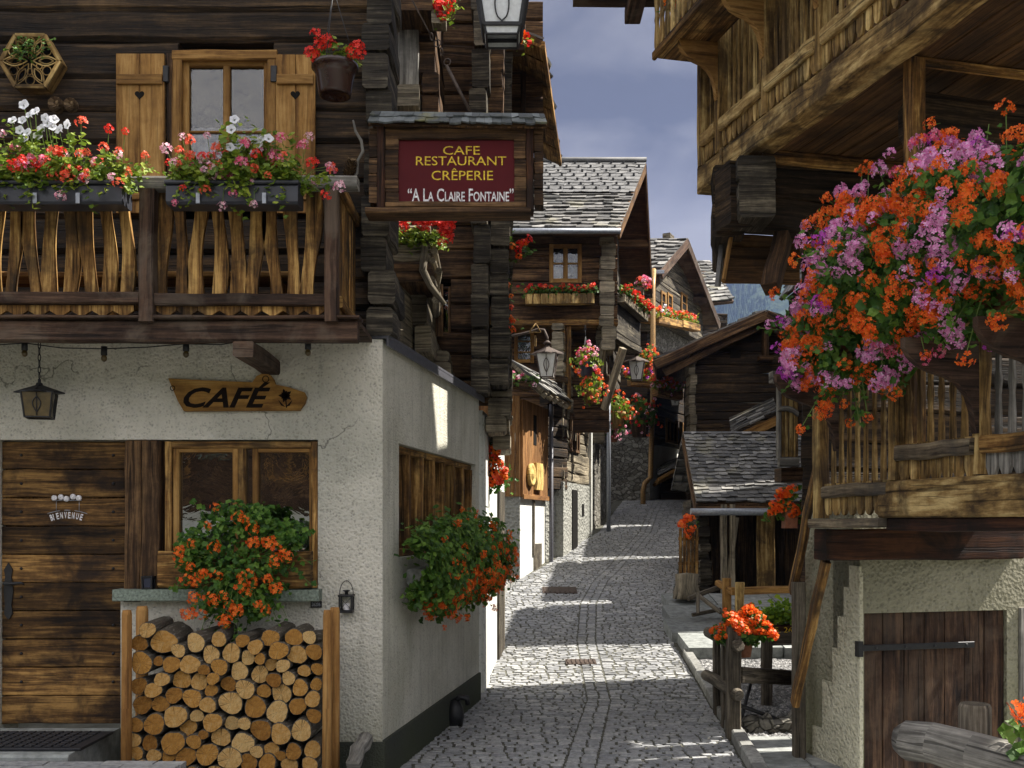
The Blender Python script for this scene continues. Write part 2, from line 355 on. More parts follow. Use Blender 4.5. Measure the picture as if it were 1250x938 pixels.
M['fence_wood'] = wood('fence_wood', (.03,.024,.018), (.09,.075,.055), (.2,.17,.13), bump=.7)
M['door_wood'] = wood('door_wood', (.014,.008,.004), (.11,.056,.018), (.34,.19,.06), var=.55, gs=20, bump=.5, stain=(.014,.009,.007), stain_amt=.85)
M['cellar_door'] = wood('cellar_door', (.01,.006,.005), (.042,.022,.013), (.11,.062,.036), var=.3, gs=14, bump=.8, stain=(.12,.085,.06), stain_amt=.35)
M['brown_board'] = wood('brown_board', (.08,.034,.012), (.21,.1,.034), (.34,.18,.07), var=.2, gs=16, bump=.3, crack=.2)
M['carved'] = wood('carved', (.14,.065,.015), (.3,.155,.036), (.42,.24,.07), var=.1, gs=10, bump=.5, crack=.2, stain=(.1,.05,.012))
M['gold_carved'] = wood('gold_carved', (.35,.22,.06), (.6,.42,.14), (.75,.56,.24), var=.1, gs=9, bump=.8, dist=.02)
M['post_round'] = wood('post_round', (.2,.09,.025), (.34,.17,.05), (.46,.26,.09), var=.12, gs=12, bump=.3, crack=.35)
M['burnt'] = plain('burnt', (.012,.008,.006), .9, .1)
M['stucco'] = stucco('stucco', (.69,.655,.57), (.43,.425,.36), 62, 1.0, .014, crack=True, moss=(.17,.17,.08))
M['stucco_side'] = stucco('stucco_side', (.62,.6,.52), (.4,.39,.31), 75, .9, .012, streak=True)
M['stucco_white'] = stucco('stucco_white', (.72,.72,.68), (.55,.55,.5), 40, .5, .01)
M['stucco_yard'] = stucco('stucco_yard', (.36,.34,.25), (.24,.23,.16), 42, 1.0, .03, moss=(.2,.2,.1))
M['stucco_patch'] = stucco('stucco_patch', (.7,.66,.5), (.52,.49,.36), 46, 1.0, .03)
M['stucco_grey'] = stucco('stucco_grey', (.33,.33,.3), (.2,.2,.18), 22, 1.0, .05)
M['plinth'] = stucco('plinth', (.075,.075,.072), (.045,.048,.045), 90, .9, .01, moss=(.05,.06,.03))
M['rubble'] = stone('rubble', ((.12,.11,.09), (.19,.18,.155), (.29,.275,.24)), 6.5, .8, .04)
M['ledge'] = plain('ledge', (.2,.24,.2), .85, .2, 0, .25, 60, .5)
M['slate'] = varied('slate', (.06,.06,.058), (.125,.12,.115), (.27,.262,.245), .62, .45, 8, .7, .012, (.3,.28,.2), .5)
M['slate_moss'] = varied('slate_moss', (.055,.062,.066), (.11,.125,.13), (.19,.21,.22), .6, .45, 14, .8, .012, (.19,.18,.07), .85)
M['slate_smooth'] = varied('slate_smooth', (.1,.1,.1), (.13,.13,.132), (.17,.168,.165), .7, .4, 5, .4, .01)
M['metal_dark'] = plain('metal_dark', (.02,.02,.022), .5, .5, .3)
M['metal_rust'] = plain('metal_rust', (.07,.05,.04), .7, .4, .2, .25)
M['zinc'] = plain('zinc', (.3,.32,.36), .45, .5, .5)
M['lead'] = plain('lead', (.1,.1,.115), .5, .5, .4)
M['copper'] = plain('copper', (.26,.15,.05), .5, .5, .3, .2)
M['trough_grey'] = plain('trough_grey', (.032,.034,.044), .45, .45, 0, .1, 8, .05)
M['pot_brown'] = plain('pot_brown', (.03,.012,.009), .25, .55, 0, .1, 8, .03)
M['pot_clay'] = plain('pot_clay', (.22,.09,.05), .8, .2)
M['pot_blue'] = plain('pot_blue', (.02,.024,.05), .4, .5)
M['red_panel'] = plain('red_panel', (.085,.004,.007), .6, .2, 0, .06, 3, .03)
M['yellow_paint'] = plain('yellow_paint', (.72,.5,.035), .5, .3, 0, .3, 60)
M['white_paint'] = plain('white_paint', (.7,.68,.7), .5, .3, 0, .25, 60)
M['frosted'] = plain('frosted', (.62,.64,.66), .55, .5, 0, .06, 40, .2)
M['lamp_glass'] = plain('lamp_glass', (.7,.69,.66), .3, .5, 0, .05)
M['amber_glass'] = plain('amber_glass', (.09,.06,.018), .3, .5, 0, .2, 15, .2)
M['curtain'] = plain('curtain', (.42,.42,.5), .9, .1, 0, .15, 20, .1)
M['lace'] = plain('lace', (.6,.6,.62), .9, .1)
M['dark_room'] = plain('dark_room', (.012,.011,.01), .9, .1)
M['pane'] = glassmat('pane', (.8,.83,.84), .02, .3, .12)
M['pane_dark'] = glassmat('pane_dark', (.6,.62,.6), .02, 1.5, .012)
M['rubber'] = plain('rubber', (.018,.018,.022), .6, .4)
M['bark'] = varied('bark', (.05,.04,.03), (.1,.085,.065), (.26,.24,.21), .9, .15, 30, 1.0, .01, (.32,.3,.27), .6)
M['lava'] = plain('lava', (.05,.05,.05), .9, .2)
M['leaf_lime'] = leafmat('leaf_lime', (.07,.13,.012), (.17,.26,.025), (.34,.4,.05), .35)
M['leaf_deep'] = leafmat('leaf_deep', (.022,.07,.01), (.065,.165,.02), (.16,.29,.04), .38)
M['leaf_mid'] = leafmat('leaf_mid', (.03,.08,.012), (.075,.16,.02), (.15,.25,.035), .3)
M['leaf_bright'] = leafmat('leaf_bright', (.1,.2,.015), (.22,.38,.025), (.42,.55,.05), .4)
M['stem_green'] = plain('stem_green', (.1,.16,.03), .6, .3)
M['fl_orange'] = leafmat('fl_orange', (.75,.07,.006), (.9,.15,.012), (.95,.26,.03), .35)
M['fl_red'] = leafmat('fl_red', (.5,.008,.006), (.72,.02,.012), (.85,.05,.025), .3)
M['fl_coral'] = leafmat('fl_coral', (.7,.05,.03), (.85,.11,.05), (.9,.2,.1), .3)
M['fl_pink'] = leafmat('fl_pink', (.7,.05,.16), (.8,.14,.28), (.88,.4,.5), .3)
M['fl_mauve'] = leafmat('fl_mauve', (.74,.18,.52), (.86,.36,.68), (.93,.6,.84), .35)
M['fl_violet'] = leafmat('fl_violet', (.4,.03,.4), (.55,.06,.55), (.65,.15,.62), .3)
M['fl_white'] = leafmat('fl_white', (.75,.76,.85), (.82,.83,.9), (.88,.88,.92), .3)
M['fl_rose'] = leafmat('fl_rose', (.7,.2,.35), (.8,.42,.52), (.86,.68,.72), .3)
def log_end_mat():
    t = NT('cut_end'); ob = t.coord('Object'); sx = t.n('ShaderNodeSeparateXYZ'); t.l(ob, sx.inputs[0]); oi = t.n('ShaderNodeObjectInfo')
    nn = t.noise(ob, 9, 3, .5); r = t.math('SQRT', t.math('ADD', t.math('MULTIPLY', sx.outputs['X'], sx.outputs['X']), t.math('MULTIPLY', sx.outputs['Z'], sx.outputs['Z'])), 0)
    rr = t.math('ADD', r, t.math('MULTIPLY', nn, .03)); ring = t.math('SINE', t.math('MULTIPLY', rr, 420.), 0)
    ang = t.math('ARCTAN2', sx.outputs['Z'], sx.outputs['X']); cv = t.n('ShaderNodeCombineXYZ'); t.l(t.math('MULTIPLY', ang, 2.2), cv.inputs[0]); t.l(oi.outputs['Random'], cv.inputs[1])
    rad = t.noise(cv.outputs[0], 3.2, 2, .5); fine = t.noise(ob, 60, 4, .6); big = t.noise(ob, 5, 3, .6)
    col = t.ramp(t.math('ADD', t.math('MULTIPLY', big, .55), t.math('MULTIPLY', oi.outputs['Random'], .45)), [(.25, (.26, .11, .02)), (.5, (.52, .26, .06)), (.75, (.7, .47, .2))])
    v = t.math('MULTIPLY', t.rng(ring, -1, 1, .72, 1.12), t.math('MULTIPLY', t.rng(fine, .3, .7, .75, 1.2), t.rng(rad, .32, .4, .3, 1)))
    gy = t.noise(ob, 14, 4, .65); col = t.mix(t.rng(gy, .52, .66, 0, .5), col, (.2, .15, .09)); col = t.val(col, v); t.bump(t.math('ADD', fine, t.math('MULTIPLY', ring, .2)), .5, .004); return t.done(col, .85, .15)
M['cut_end'] = log_end_mat()
def cone_mat():
    return varied('cone', (.06,.035,.018), (.13,.085,.045), (.22,.15,.08), .8, .2, 30, .5, .005)
M['cone'] = cone_mat()

# ------------------------------------------------------------------ foliage
def frames(N):
    N = N / np.maximum(np.linalg.norm(N, axis=1, keepdims=True), 1e-9); R = rng.normal(size=N.shape); A = R - N*np.sum(R*N, axis=1, keepdims=True)
    A /= np.maximum(np.linalg.norm(A, axis=1, keepdims=True), 1e-9); return A, np.cross(N, A), N
def leaf_template(k=10, lobe=.2):
    a = np.arange(k)/k*2*np.pi; r = .5*(1 - lobe*(np.arange(k) % 2)); r[0] *= .45
    rim = np.stack([r*np.cos(a), r*np.sin(a), .06 + .06*np.cos(2*a)], 1); V = np.vstack([[[0, 0, -.05]], rim])
    T = np.array([[0, 1+i, 1+(i+1) % k] for i in range(k)]); return V, T
LEAF, LEAF_LOW = leaf_template(10, .24), leaf_template(5, 0)
def leaves_mesh(name, P, N, size, mat, tmpl=None):
    tv, tt = tmpl or LEAF; A, B, C = frames(np.asarray(N, float)); n, k = len(P), len(tv); P = np.asarray(P, float); size = np.asarray(size, float).reshape(-1, 1, 1)
    V = P[:, None, :] + size*(tv[None, :, :1]*A[:, None, :] + tv[None, :, 1:2]*B[:, None, :] + tv[None, :, 2:]*C[:, None, :]*rng.uniform(.3, 1.6, (n, 1, 1)))
    T = (tt[None] + (np.arange(n)*k)[:, None, None]).reshape(-1, 3); return np_mesh(name, V.reshape(-1, 3), T, mat)
PET = []
for i in range(5):
    a = i*2*np.pi/5; b0, b1 = a - .5, a + .5
    PET.append([(0, 0, 0), (.34*math.cos(b0), .34*math.sin(b0), .1), (.5*math.cos(a-.28), .5*math.sin(a-.28), .13), (.5*math.cos(a+.28), .5*math.sin(a+.28), .13), (.34*math.cos(b1), .34*math.sin(b1), .1)])
def head_mesh(name, mat, n=12, r=.042, fl=.036, low=False, seed=0):
    """one flower head: florets of five petals round a centre"""
    g = np.random.default_rng(seed + 100); V = []; Fc = []
    for q in range(n):
        z = 1 - 1.35*(q + .5)/n; ph = q*2.39996 + g.uniform(-.4, .4); s = math.sqrt(max(0, 1-z*z)); d = Vector((s*math.cos(ph), s*math.sin(ph), z)); rr = r*g.uniform(.75, 1.15)
        nrm = (d + Vector(g.normal(0, .3, 3))).normalized(); a = nrm.orthogonal().normalized(); a.rotate(Matrix.Rotation(g.uniform(0, 6.28), 3, nrm)); b = nrm.cross(a); f = fl*g.uniform(.8, 1.2)
        if low:
            k = len(V); V.extend([d*rr + (a*math.cos(t)+b*math.sin(t))*f*.5 for t in (0, 1.26, 2.51, 3.77, 5.03)]); Fc.append((k, k+1, k+2, k+3, k+4)); continue
        for p in PET:
            k = len(V); V.extend([d*rr + (a*x + b*y)*f + nrm*zz*f for x, y, zz in p]); Fc.append((k, k+1, k+2, k+3, k+4))
    me = bpy.data.meshes.new(name); me.from_pydata([tuple(v) for v in V], [], Fc); me.materials.append(mat); me.update(); return me
HEADS = {}
def head_variants(col):
    if col not in HEADS: HEADS[col] = [head_mesh('flower_head', M['fl_' + col], random.choice((9, 12, 15)), seed=i*7 + len(col)) for i in range(4)]
    return HEADS[col]
def petunia_mesh(name, mat):
    V = [(0, 0, -.5)]; Fc = []; k = 15
    for r, z, w in ((.12, -.1, 0), (.3, .05, .02), (.5, .04, .06)):
        for i in range(k): a = 2*math.pi*i/k; V.append((r*(1 + .1*math.cos(5*a)*(r > .2))*math.cos(a), r*(1 + .1*math.cos(5*a)*(r > .2))*math.sin(a), z + w*math.sin(5*a)))
    for i in range(k):
        j = (i+1) % k; Fc.append((0, 1+i, 1+j))
        for q in range(2): Fc.append((1+q*k+i, 1+q*k+j, 1+(q+1)*k+j, 1+(q+1)*k+i))
    me = bpy.data.meshes.new(name); me.from_pydata(V, [], [f[::-1] for f in Fc][:0] + Fc); me.materials.append(mat); me.polygons.foreach_set('use_smooth', np.ones(len(Fc), bool)); me.update(); return me
PETUNIA = None
def put_heads(root, spots, sizes, cols, dirs, name='flower_head', cap=100, label=None):
    """every flower head a part; past the cap (the nearest ones) the rest go into one part of kind stuff"""
    o = origin_of(root); order = sorted(range(len(spots)), key=lambda i: (Vector(spots[i]) - cam.location).length - sizes[i])
    first = order[:cap]; rest = order[cap:]
    for i in first:
        ob = link(name, random.choice(head_variants(cols[i])), root); ob.location = Vector(spots[i]) - o
        ob.rotation_euler = Vector(dirs[i]).to_track_quat('Z', 'Y').to_euler(); s = sizes[i]/.1; ob.scale = (s, s, s)
    if rest:
        by = {}
        V = []; Fc = []; MI = []; mats = []
        for i in rest:
            me = random.choice(head_variants(cols[i])); q = Vector(dirs[i]).to_track_quat('Z', 'Y').to_matrix(); s = sizes[i]/.1; b = len(V)
            V.extend([tuple(q @ v.co*s + Vector(spots[i]) - o) for v in me.vertices]); m = me.materials[0]
            if m not in mats: mats.append(m)
            for p in me.polygons: Fc.append(tuple(b + x for x in p.vertices)); MI.append(mats.index(m))
        me = bpy.data.meshes.new('flower_heads'); me.from_pydata(V, [], Fc)
        for m in mats: me.materials.append(m)
        me.polygons.foreach_set('material_index', np.array(MI, np.int32)); me.update(); tag(link('blossoms', me, root), kind='stuff')
def plant_cloud(c0, c1, up, out, n_stems, Ls, per=9, droop=.5, spread=.45, leaf=.05, outdir=(0, -1, 0), fl_frac=.5, fl_over=.06, depth=.06):
    """stems rooted along c0-c1 that rise and arch outwards: leaf points, normals, sizes, and the tips that carry flowers"""
    c0, c1, od = np.array(c0, float), np.array(c1, float), np.array(outdir, float); ax = c1 - c0; P = []; N = []; SZ = []; tips = []; stems = []
    axn = ax/max(np.linalg.norm(ax), 1e-6)
    for i in range(n_stems):
        b = c0 + ax*((i + rng.uniform(0, 1))/n_stems) + od*rng.uniform(-depth, depth)
        L = rng.uniform(*Ls); d = np.array([0, 0, 1.])*rng.uniform(*up) + od*rng.uniform(*out) + axn*rng.normal(0, spread); d /= np.linalg.norm(d)
        dr = droop*rng.uniform(.5, 1.4)
        f = lambda t: b + d*L*t - np.array([0, 0, 1.])*dr*L*t*t
        for q in range(per):
            t = rng.uniform(.12, 1.); p = f(t) + rng.normal(0, leaf*.55, 3); nr = np.array([0, 0, .75]) + od*.55 + rng.normal(0, .45, 3)
            P.append(p); N.append(nr); SZ.append(leaf*rng.uniform(.6, 1.25))
        if rng.uniform() < fl_frac:
            t = rng.uniform(.75, 1.05); p = f(t); w = np.array([0, 0, .8])*rng.uniform(.2, 1.2) + od*rng.uniform(.1, .8) + rng.normal(0, .3, 3); w /= np.linalg.norm(w); q = p + w*fl_over*rng.uniform(.5, 1.7)
            tips.append((q, w)); stems.append((p, (p+q)/2 + rng.normal(0, .006, 3), q))
    return np.array(P), np.array(N), np.array(SZ), tips, stems
def stems_mb(stems, r=.0022):
    mb = MB()
    for s in stems: mb.tube(s, r, 4, cap=False)
    return mb
def foliage_part(root, P, N, SZ, mat, tmpl=None, name='foliage'):
    o = np.array(origin_of(root)); return link(name, leaves_mesh(name, P - o, N, SZ, M[mat], tmpl), root)
def small_flowers(root, P, dirs, cols, size, name='blossoms'):
    """flower heads a few pixels wide: one mesh per plant"""
    o = origin_of(root); V = []; Fc = []; MI = []; mats = []
    for p, d, c in zip(P, dirs, cols):
        q = Vector(d).to_track_quat('Z', 'Y').to_matrix(); s = size/.1*random.uniform(.75, 1.25); me = random.choice(low_variants(c)); b = len(V)
        V.extend([tuple(q @ v.co*s + Vector(p) - o) for v in me.vertices]); m = me.materials[0]
        if m not in mats: mats.append(m)
        for pl in me.polygons: Fc.append(tuple(b + x for x in pl.vertices)); MI.append(mats.index(m))
    if not V: return
    me = bpy.data.meshes.new(name); me.from_pydata(V, [], Fc)
    for m in mats: me.materials.append(m)
    me.polygons.foreach_set('material_index', np.array(MI, np.int32)); me.update(); tag(link(name, me, root), kind='stuff')
LOWH = {}
def low_variants(c):
    if c not in LOWH: LOWH[c] = [head_mesh('flower_head_small', M['fl_' + c], 9, .045, .05, True, i*3+1) for i in range(3)]
    return LOWH[c]
def flower_box(name, label, cat, c0, c1, w, h, mats_box, leafm, cols, Ls=(.15, .3), n=40, leaf=.05, head=.07, out=(.1, .6), up=(.4, 1.), droop=.45, fl=.6, outdir=None, group=None, logs=False, per=8, box=True):
    """small or distant planter: trough + foliage + blossoms; c0, c1 = ends of the trough's top centre line"""
    c0, c1 = Vector(c0), Vector(c1); r = thing(name, label, cat, (c0 + c1)/2 - Vector((0, 0, h)), group); d = (c1 - c0).normalized(); od = Vector(outdir) if outdir else Vector((d.y, -d.x, 0)).normalized()
    if box:
        mb = MB(); dn = Vector((0, 0, -h/2))
        if logs:
            k = max(3, int((c1-c0).length/.13))
            mb.beam(c0 + dn, c1 + dn, w, h, seg=2, ch=.01)
            for i in range(k):
                p = c0.lerp(c1, (i+.5)/k) + od*(w/2 + .012); mb.beam(p + Vector((0, 0, -h*1.05)), p + Vector((0, 0, h*.1)), (c1-c0).length/k*.86, .02, od, jit=.004, seg=2)
        else: mb.beam(c0 + dn, c1 + dn, w, h, seg=3, ch=.012, jit=.003)
        part('trough', mb, mats_box, r)
    P, N, SZ, tips, st = plant_cloud(c0, c1, up, out, n, Ls, per, droop, .5, leaf, od, fl, head*.7, w*.4)
    foliage_part(r, P, N, SZ, leafm, LEAF_LOW); small_flowers(r, [t[0] for t in tips], [t[1] for t in tips], [random.choice(cols) for _ in tips], head); return r

# ------------------------------------------------------------------ building helpers
def log_rows(mb, p0, p1, th, z0, z1, hr=.19, jit=.006, mi=0, proud=.012, holes=(), seg=None, ch=.022):
    """stacked squared logs from p0 to p1 (xy of the wall's centre line); holes = (a0, a1, za, zb) in metres along"""
    p0, p1 = Vector((p0[0], p0[1], 0)), Vector((p1[0], p1[1], 0)); d = p1 - p0; L = d.length; d.normalize(); n = Vector((d.y, -d.x, 0)); z = z0
    while z < z1 - .03:
        h = min(hr*random.uniform(.85, 1.18), z1 - z); off = n*random.uniform(-proud, proud); runs = [(0, L)]
        for a0, a1, za, zb in holes:
            if z + h*.5 > za and z + h*.5 < zb: runs = [q for r0, r1 in runs for q in ((r0, min(r1, a0)), (max(r0, a1), r1)) if q[1] - q[0] > .03]
        for r0, r1 in runs:
            a = p0 + d*r0 + off + Vector((0, 0, z + h/2)); b = p0 + d*r1 + off + Vector((0, 0, z + h/2)); mb.beam(a, b, th, h*.985, seg=seg or max(1, int((r1-r0)/.45)), jit=jit, ch=ch, mi=mi)
        z += h
def log_ends(mb, x0, x1, y0, y1, z0, z1, hr=.2, jit=.03, mi=0, ax=None, wj=.02):
    """a column of log ends sticking out at a corner; they run along +Y unless ax gives another direction"""
    z = z0; ax = Vector(ax) if ax else Vector((0, 1, 0)); sd = Vector((ax.y, -ax.x, 0))
    while z < z1 - .04:
        h = min(hr*random.uniform(.75, 1.25), z1 - z); w = (x1 - x0)*random.uniform(1 - wj*4, 1 + wj*2); c = Vector(((x0+x1)/2 + random.gauss(0, wj), y0, z + h/2)); o = random.uniform(-jit, jit*.4)
        mb.beam(c + ax*o, c + ax*(y1 - y0), w, h*.97, seg=3, jit=.005, ch=.02, mi=mi); z += h
def slates(mb, E0, E1, R1, R0, sw=.26, sh=.2, th=.022, mi=0, gap=.004):
    """overlapping slates on the slope between eave E0-E1 and ridge R0-R1, corners given in ring order"""
    E0, E1, R0, R1 = map(Vector, (E0, E1, R0, R1)); up = ((R0 + R1) - (E0 + E1))/2; n = (E1 - E0).cross(up).normalized()
    if n.z < 0: n = -n
    rows = max(1, int(up.length/sh))
    for r in range(rows):
        t0, t1 = r/rows, min(1.0, (r + 1.55)/rows); a0, a1 = E0.lerp(R0, t0), E1.lerp(R1, t0); b0, b1 = E0.lerp(R0, t1), E1.lerp(R1, t1); L = (a1 - a0).length; x = -random.uniform(0, sw*.5)
        while x < L:
            w = sw*random.uniform(.55, 1.35); x0, x1 = max(0, x)/L, min(L, x + w - gap)/L; x += w
            if x1 - x0 < .02/L: continue
            j = lambda: random.uniform(-.22, .22)*sh/up.length; tA, tB = j(), j(); lift = n*(th*random.uniform(.9, 1.9)); tk = n*(th*random.uniform(.6, 1.3))
            q = [E0.lerp(R0, max(0, t0+tA)).lerp(E1.lerp(R1, max(0, t0+tA)), x0) + lift, E0.lerp(R0, max(0, t0+tB)).lerp(E1.lerp(R1, max(0, t0+tB)), x1) + lift, b0.lerp(b1, x1) + n*.002, b0.lerp(b1, x0) + n*.002]
            m = (q[0] + q[1])/2 + (q[0] - q[3])*random.uniform(-.04, .12)
            q = [q[0], m, q[1], q[2], q[3]]; lo = [p - tk for p in q]; mb.poly([p for p in q], mi)
            for i in range(5): mb.poly([q[i], lo[i], lo[(i+1) % 5], q[(i+1) % 5]], mi)
def window_set(root, fr, u0, u1, z0, z1, n, frame='amber', fw=.05, mull=1, bars=1, depth=.05, back=None, pane='pane', curtain=None, room=True):
    """window (frame mesh) with its pane as a sub-part, front of the frame at n"""
    mb = MB()
    fr.box(mb, u0, u0+fw, n-depth, n, z0, z1); fr.box(mb, u1-fw, u1, n-depth, n, z0, z1); fr.box(mb, u0+fw, u1-fw, n-depth, n, z1-fw, z1); fr.box(mb, u0+fw, u1-fw, n-depth, n, z0, z0+fw)
    for i in range(mull): c = u0 + (u1-u0)*(i+1)/(mull+1); fr.box(mb, c-fw*.55, c+fw*.55, n-depth*.9, n-.004, z0+fw, z1-fw)
    for i in range(bars): c = z0 + (z1-z0)*(i+1)/(bars+1); fr.box(mb, u0+fw, u1-fw, n-depth*.7, n-.014, c-fw*.2, c+fw*.2)
    w = part('window', mb, M[frame], root); p = MB(); q = n - depth*.6
    p.poly([fr.P(u0+fw*.8, q, z0+fw*.8), fr.P(u1-fw*.8, q, z0+fw*.8), fr.P(u1-fw*.8, q, z1-fw*.8), fr.P(u0+fw*.8, q, z1-fw*.8)]); part('pane', p, M[pane], w)
    if curtain:
        c = MB(); k = 24; zt = z0 + (z1-z0)*curtain[0]
        for i in range(k):
            ua, ub = u0 + (u1-u0)*i/k, u0 + (u1-u0)*(i+1)/k; na = n - depth - .05 + .012*math.sin(i*2.1); nb = n - depth - .05 + .012*math.sin((i+1)*2.1)
            c.poly([fr.P(ua, na, z0), fr.P(ub, nb, z0), fr.P(ub, nb, zt), fr.P(ua, na, zt)], sm=True)
        part('curtain', c, M[curtain[1]], w)
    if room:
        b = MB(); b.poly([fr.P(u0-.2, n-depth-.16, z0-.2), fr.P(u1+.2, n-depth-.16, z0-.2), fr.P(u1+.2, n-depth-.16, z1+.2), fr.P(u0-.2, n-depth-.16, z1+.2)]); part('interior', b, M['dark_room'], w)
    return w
def text_part(root, body, O, right, up, width, height, mat, name='lettering', ext=.004, small=None, shear=0., spacing=1.0, parent=None, bold=0.0):
    """raised lettering fitted to width x height, lower left corner at O"""
    cu = bpy.data.curves.new('lettering', 'FONT'); cu.body = body; cu.size = 1; cu.extrude = 0.0; cu.shear = shear; cu.space_character = spacing; cu.resolution_u = 3; cu.offset = bold
    if small:
        cu.small_caps_scale = small
        for cf in cu.body_format: cf.use_small_caps = True
    ob = bpy.data.objects.new('lettering_curve', cu); COL.objects.link(ob); dg = bpy.context.evaluated_depsgraph_get(); me = bpy.data.meshes.new_from_object(ob.evaluated_get(dg)); bpy.data.objects.remove(ob); bpy.data.curves.remove(cu)
    co = np.array([v.co for v in me.vertices]); mn, mxx = co.min(0), co.max(0); O, right, up = Vector(O), Vector(right).normalized(), Vector(up).normalized(); n = right.cross(up); o = origin_of(root)
    for v in me.vertices:
        x = (v.co.x - mn[0])/(mxx[0]-mn[0])*width; y = (v.co.y - mn[1])/(mxx[1]-mn[1])*height; v.co = O + right*x + up*y + n*ext - o
    me.materials.clear(); me.materials.append(M[mat]); me.update(); return link(name, me, root)
def lantern(root, C, w, h, frame='metal_dark', glass='lamp_glass', sides=4, taper=.62, rot=math.pi/4, motif=None):
    """street or hanging lantern hung at its top C: cap, tapered panes, corner bars"""
    C = Vector(C); mb = MB(); zc = C.z; hb = h*.62; r1 = w/2; top = Vector((C.x, C.y, zc - h*.34)); rb = r1*taper
    rad = 1/math.cos(math.pi/sides)
    mb.lathe([(.001, 0), (w*.05, 0), (w*.05, -h*.08), (w*.1, -h*.1), (w*.12, -h*.15), (r1*1.12*rad, -h*.32), (r1*1.14*rad, -h*.35), (r1*rad*.9, -h*.36), (.001, -h*.36)], C, n=sides, sm=False)
    pt = [Vector((math.cos(2*math.pi*i/sides + rot)*r1*rad, math.sin(2*math.pi*i/sides + rot)*r1*rad, 0)) for i in range(sides)]
    f2 = MB(); gl = MB()
    for i in range(sides):
        a, b = pt[i], pt[(i+1) % sides]; ta, tb = top + a*.96, top + b*.96; ba, bb = top + a*taper + Vector((0, 0, -hb)), top + b*taper + Vector((0, 0, -hb)); t = w*.05
        f2.beam(ta, ba, t, t, (a.x, a.y, 0.01), ch=t*.2); f2.beam(ba, bb, t, t, ch=t*.2); f2.beam(ta, tb, t, t, ch=t*.2); gl.poly([ba*.97 + top*.03, bb*.97 + top*.03, tb*.97 + top*.03, ta*.97 + top*.03])
        if motif == 'loop':
            c = (ta + tb + ba + bb)/4; ax = (tb - ta).normalized(); uu = ((ta + tb) - (ba + bb)).normalized(); nn = ax.cross(uu); q = (c - top); out = Vector((q.x, q.y, 0)).normalized()*.012
            f2.tube([c + out + ax*(math.sin(s*2*math.pi)*w*.15*(1 - .5*s if s < .5 else .5 + .5*(s-.5)*0)) + uu*(-math.cos(s*2*math.pi)*hb*.44) for s in [k/20 for k in range(21)]], w*.012, 5, cap=False)
        if motif == 'scroll':
            c = (ta + tb + ba + bb)/4; ax = (tb - ta).normalized(); uu = ((ta + tb) - (ba + bb)).normalized(); q = c - top; out = Vector((q.x, q.y, 0)).normalized()*.006
            for sg in (-1, 1): f2.tube([c + out + ax*(sg*w*.13*math.sin(s*math.pi)*(1.2-.5*s)) + uu*(hb*(.3 - .62*s)) for s in [k/10 for k in range(11)]], w*.018, 5, cap=False)
            f2.tube([c + out + uu*hb*.45, c + out - uu*hb*.45], w*.015, 5)
    cr, sr = math.cos(rot), math.sin(rot)                       # turn the cap with the panes
    mb.v = [Vector((C.x + (v.x-C.x)*cr - (v.y-C.y)*sr, C.y + (v.x-C.x)*sr + (v.y-C.y)*cr, v.z)) for v in mb.v]
    part('cap', mb, M[frame], root); part('cage', f2, M[frame], root); part('glass', gl, M[glass], root)
def chain(mb, p0, p1, r=.012, rt=.003, step=None):
    p0, p1 = Vector(p0), Vector(p1); d = p1 - p0; n = max(1, int(d.length/(step or r*2.6)))
    for i in range(n):
        c = p0 + d*((i+.5)/n); a = Vector((1, 0, 0)) if i % 2 else Vector((0, 1, 0)); dd = d.normalized(); ax = dd.cross(a).normalized(); k = 10; half = d.length/n*.62
        mb.tube([c + dd*(half*math.cos(2*math.pi*j/k)) + a*(r*.62*math.sin(2*math.pi*j/k)) for j in range(k+1)], rt, 4, cap=False)
# ================================================================== THE SETTING: terrain, street, yard
ZY = [(-60, -.9), (-10, -.15), (0, -.05), (7.5, 0), (10.5, .0), (13, .24), (15.5, .6), (18, .98), (20, 1.3), (22, 1.64), (25, 2.08), (27.5, 2.42), (32, 2.75), (38, 2.9), (48, 3.0), (70, 3.4), (140, 9), (300, 40)]
def zr(y): return float(np.interp(y, [a for a, _ in ZY], [b for _, b in ZY]))
EL = [(-6, -2.6), (3, -1.9), (6, -1.25), (7.2, -.93), (10.5, -.35), (13.3, -.3), (15.5, -.22), (17.2, .1), (18, .45), (21, 1.5), (22, 1.9), (25, 2.5), (27.5, 3.0), (32, 4.0), (42, 6), (60, 9)]
ER = [(-6, 1.2), (3, 1.4), (7.5, 1.7), (10.5, 1.98), (13.3, 2.08), (15.5, 2.38), (18, 2.9), (21, 3.5), (22, 3.68), (25, 4.22), (27.5, 4.75), (32, 6), (42, 8.5), (60, 12)]
def xl(y): return float(np.interp(y, [a for a, _ in EL], [b for _, b in EL]))
def xr(y): return float(np.interp(y, [a for a, _ in ER], [b for _, b in ER]))
g = MB(); xs = [-700, -300, -120, -50, -20, -8, -4, -2, -1, 0, 1, 2, 3, 4, 6, 9, 20, 50, 120, 300, 700]; ys = [-700, -300, -100, -50, -20, -8, 0, 3, 6, 8, 10, 12, 14, 16, 18, 20, 23, 26, 30, 36, 42, 50, 70, 110, 180, 300, 600, 1000]
gm = NT('earth'); ob = gm.coord('Object'); n = gm.noise(ob, 3, 6, .65); gm.bump(n, .6, .05); gm.done(gm.ramp(n, [(.35, (.05, .05, .035)), (.6, (.13, .125, .1))]), .95, .1); M['earth'] = gm.m
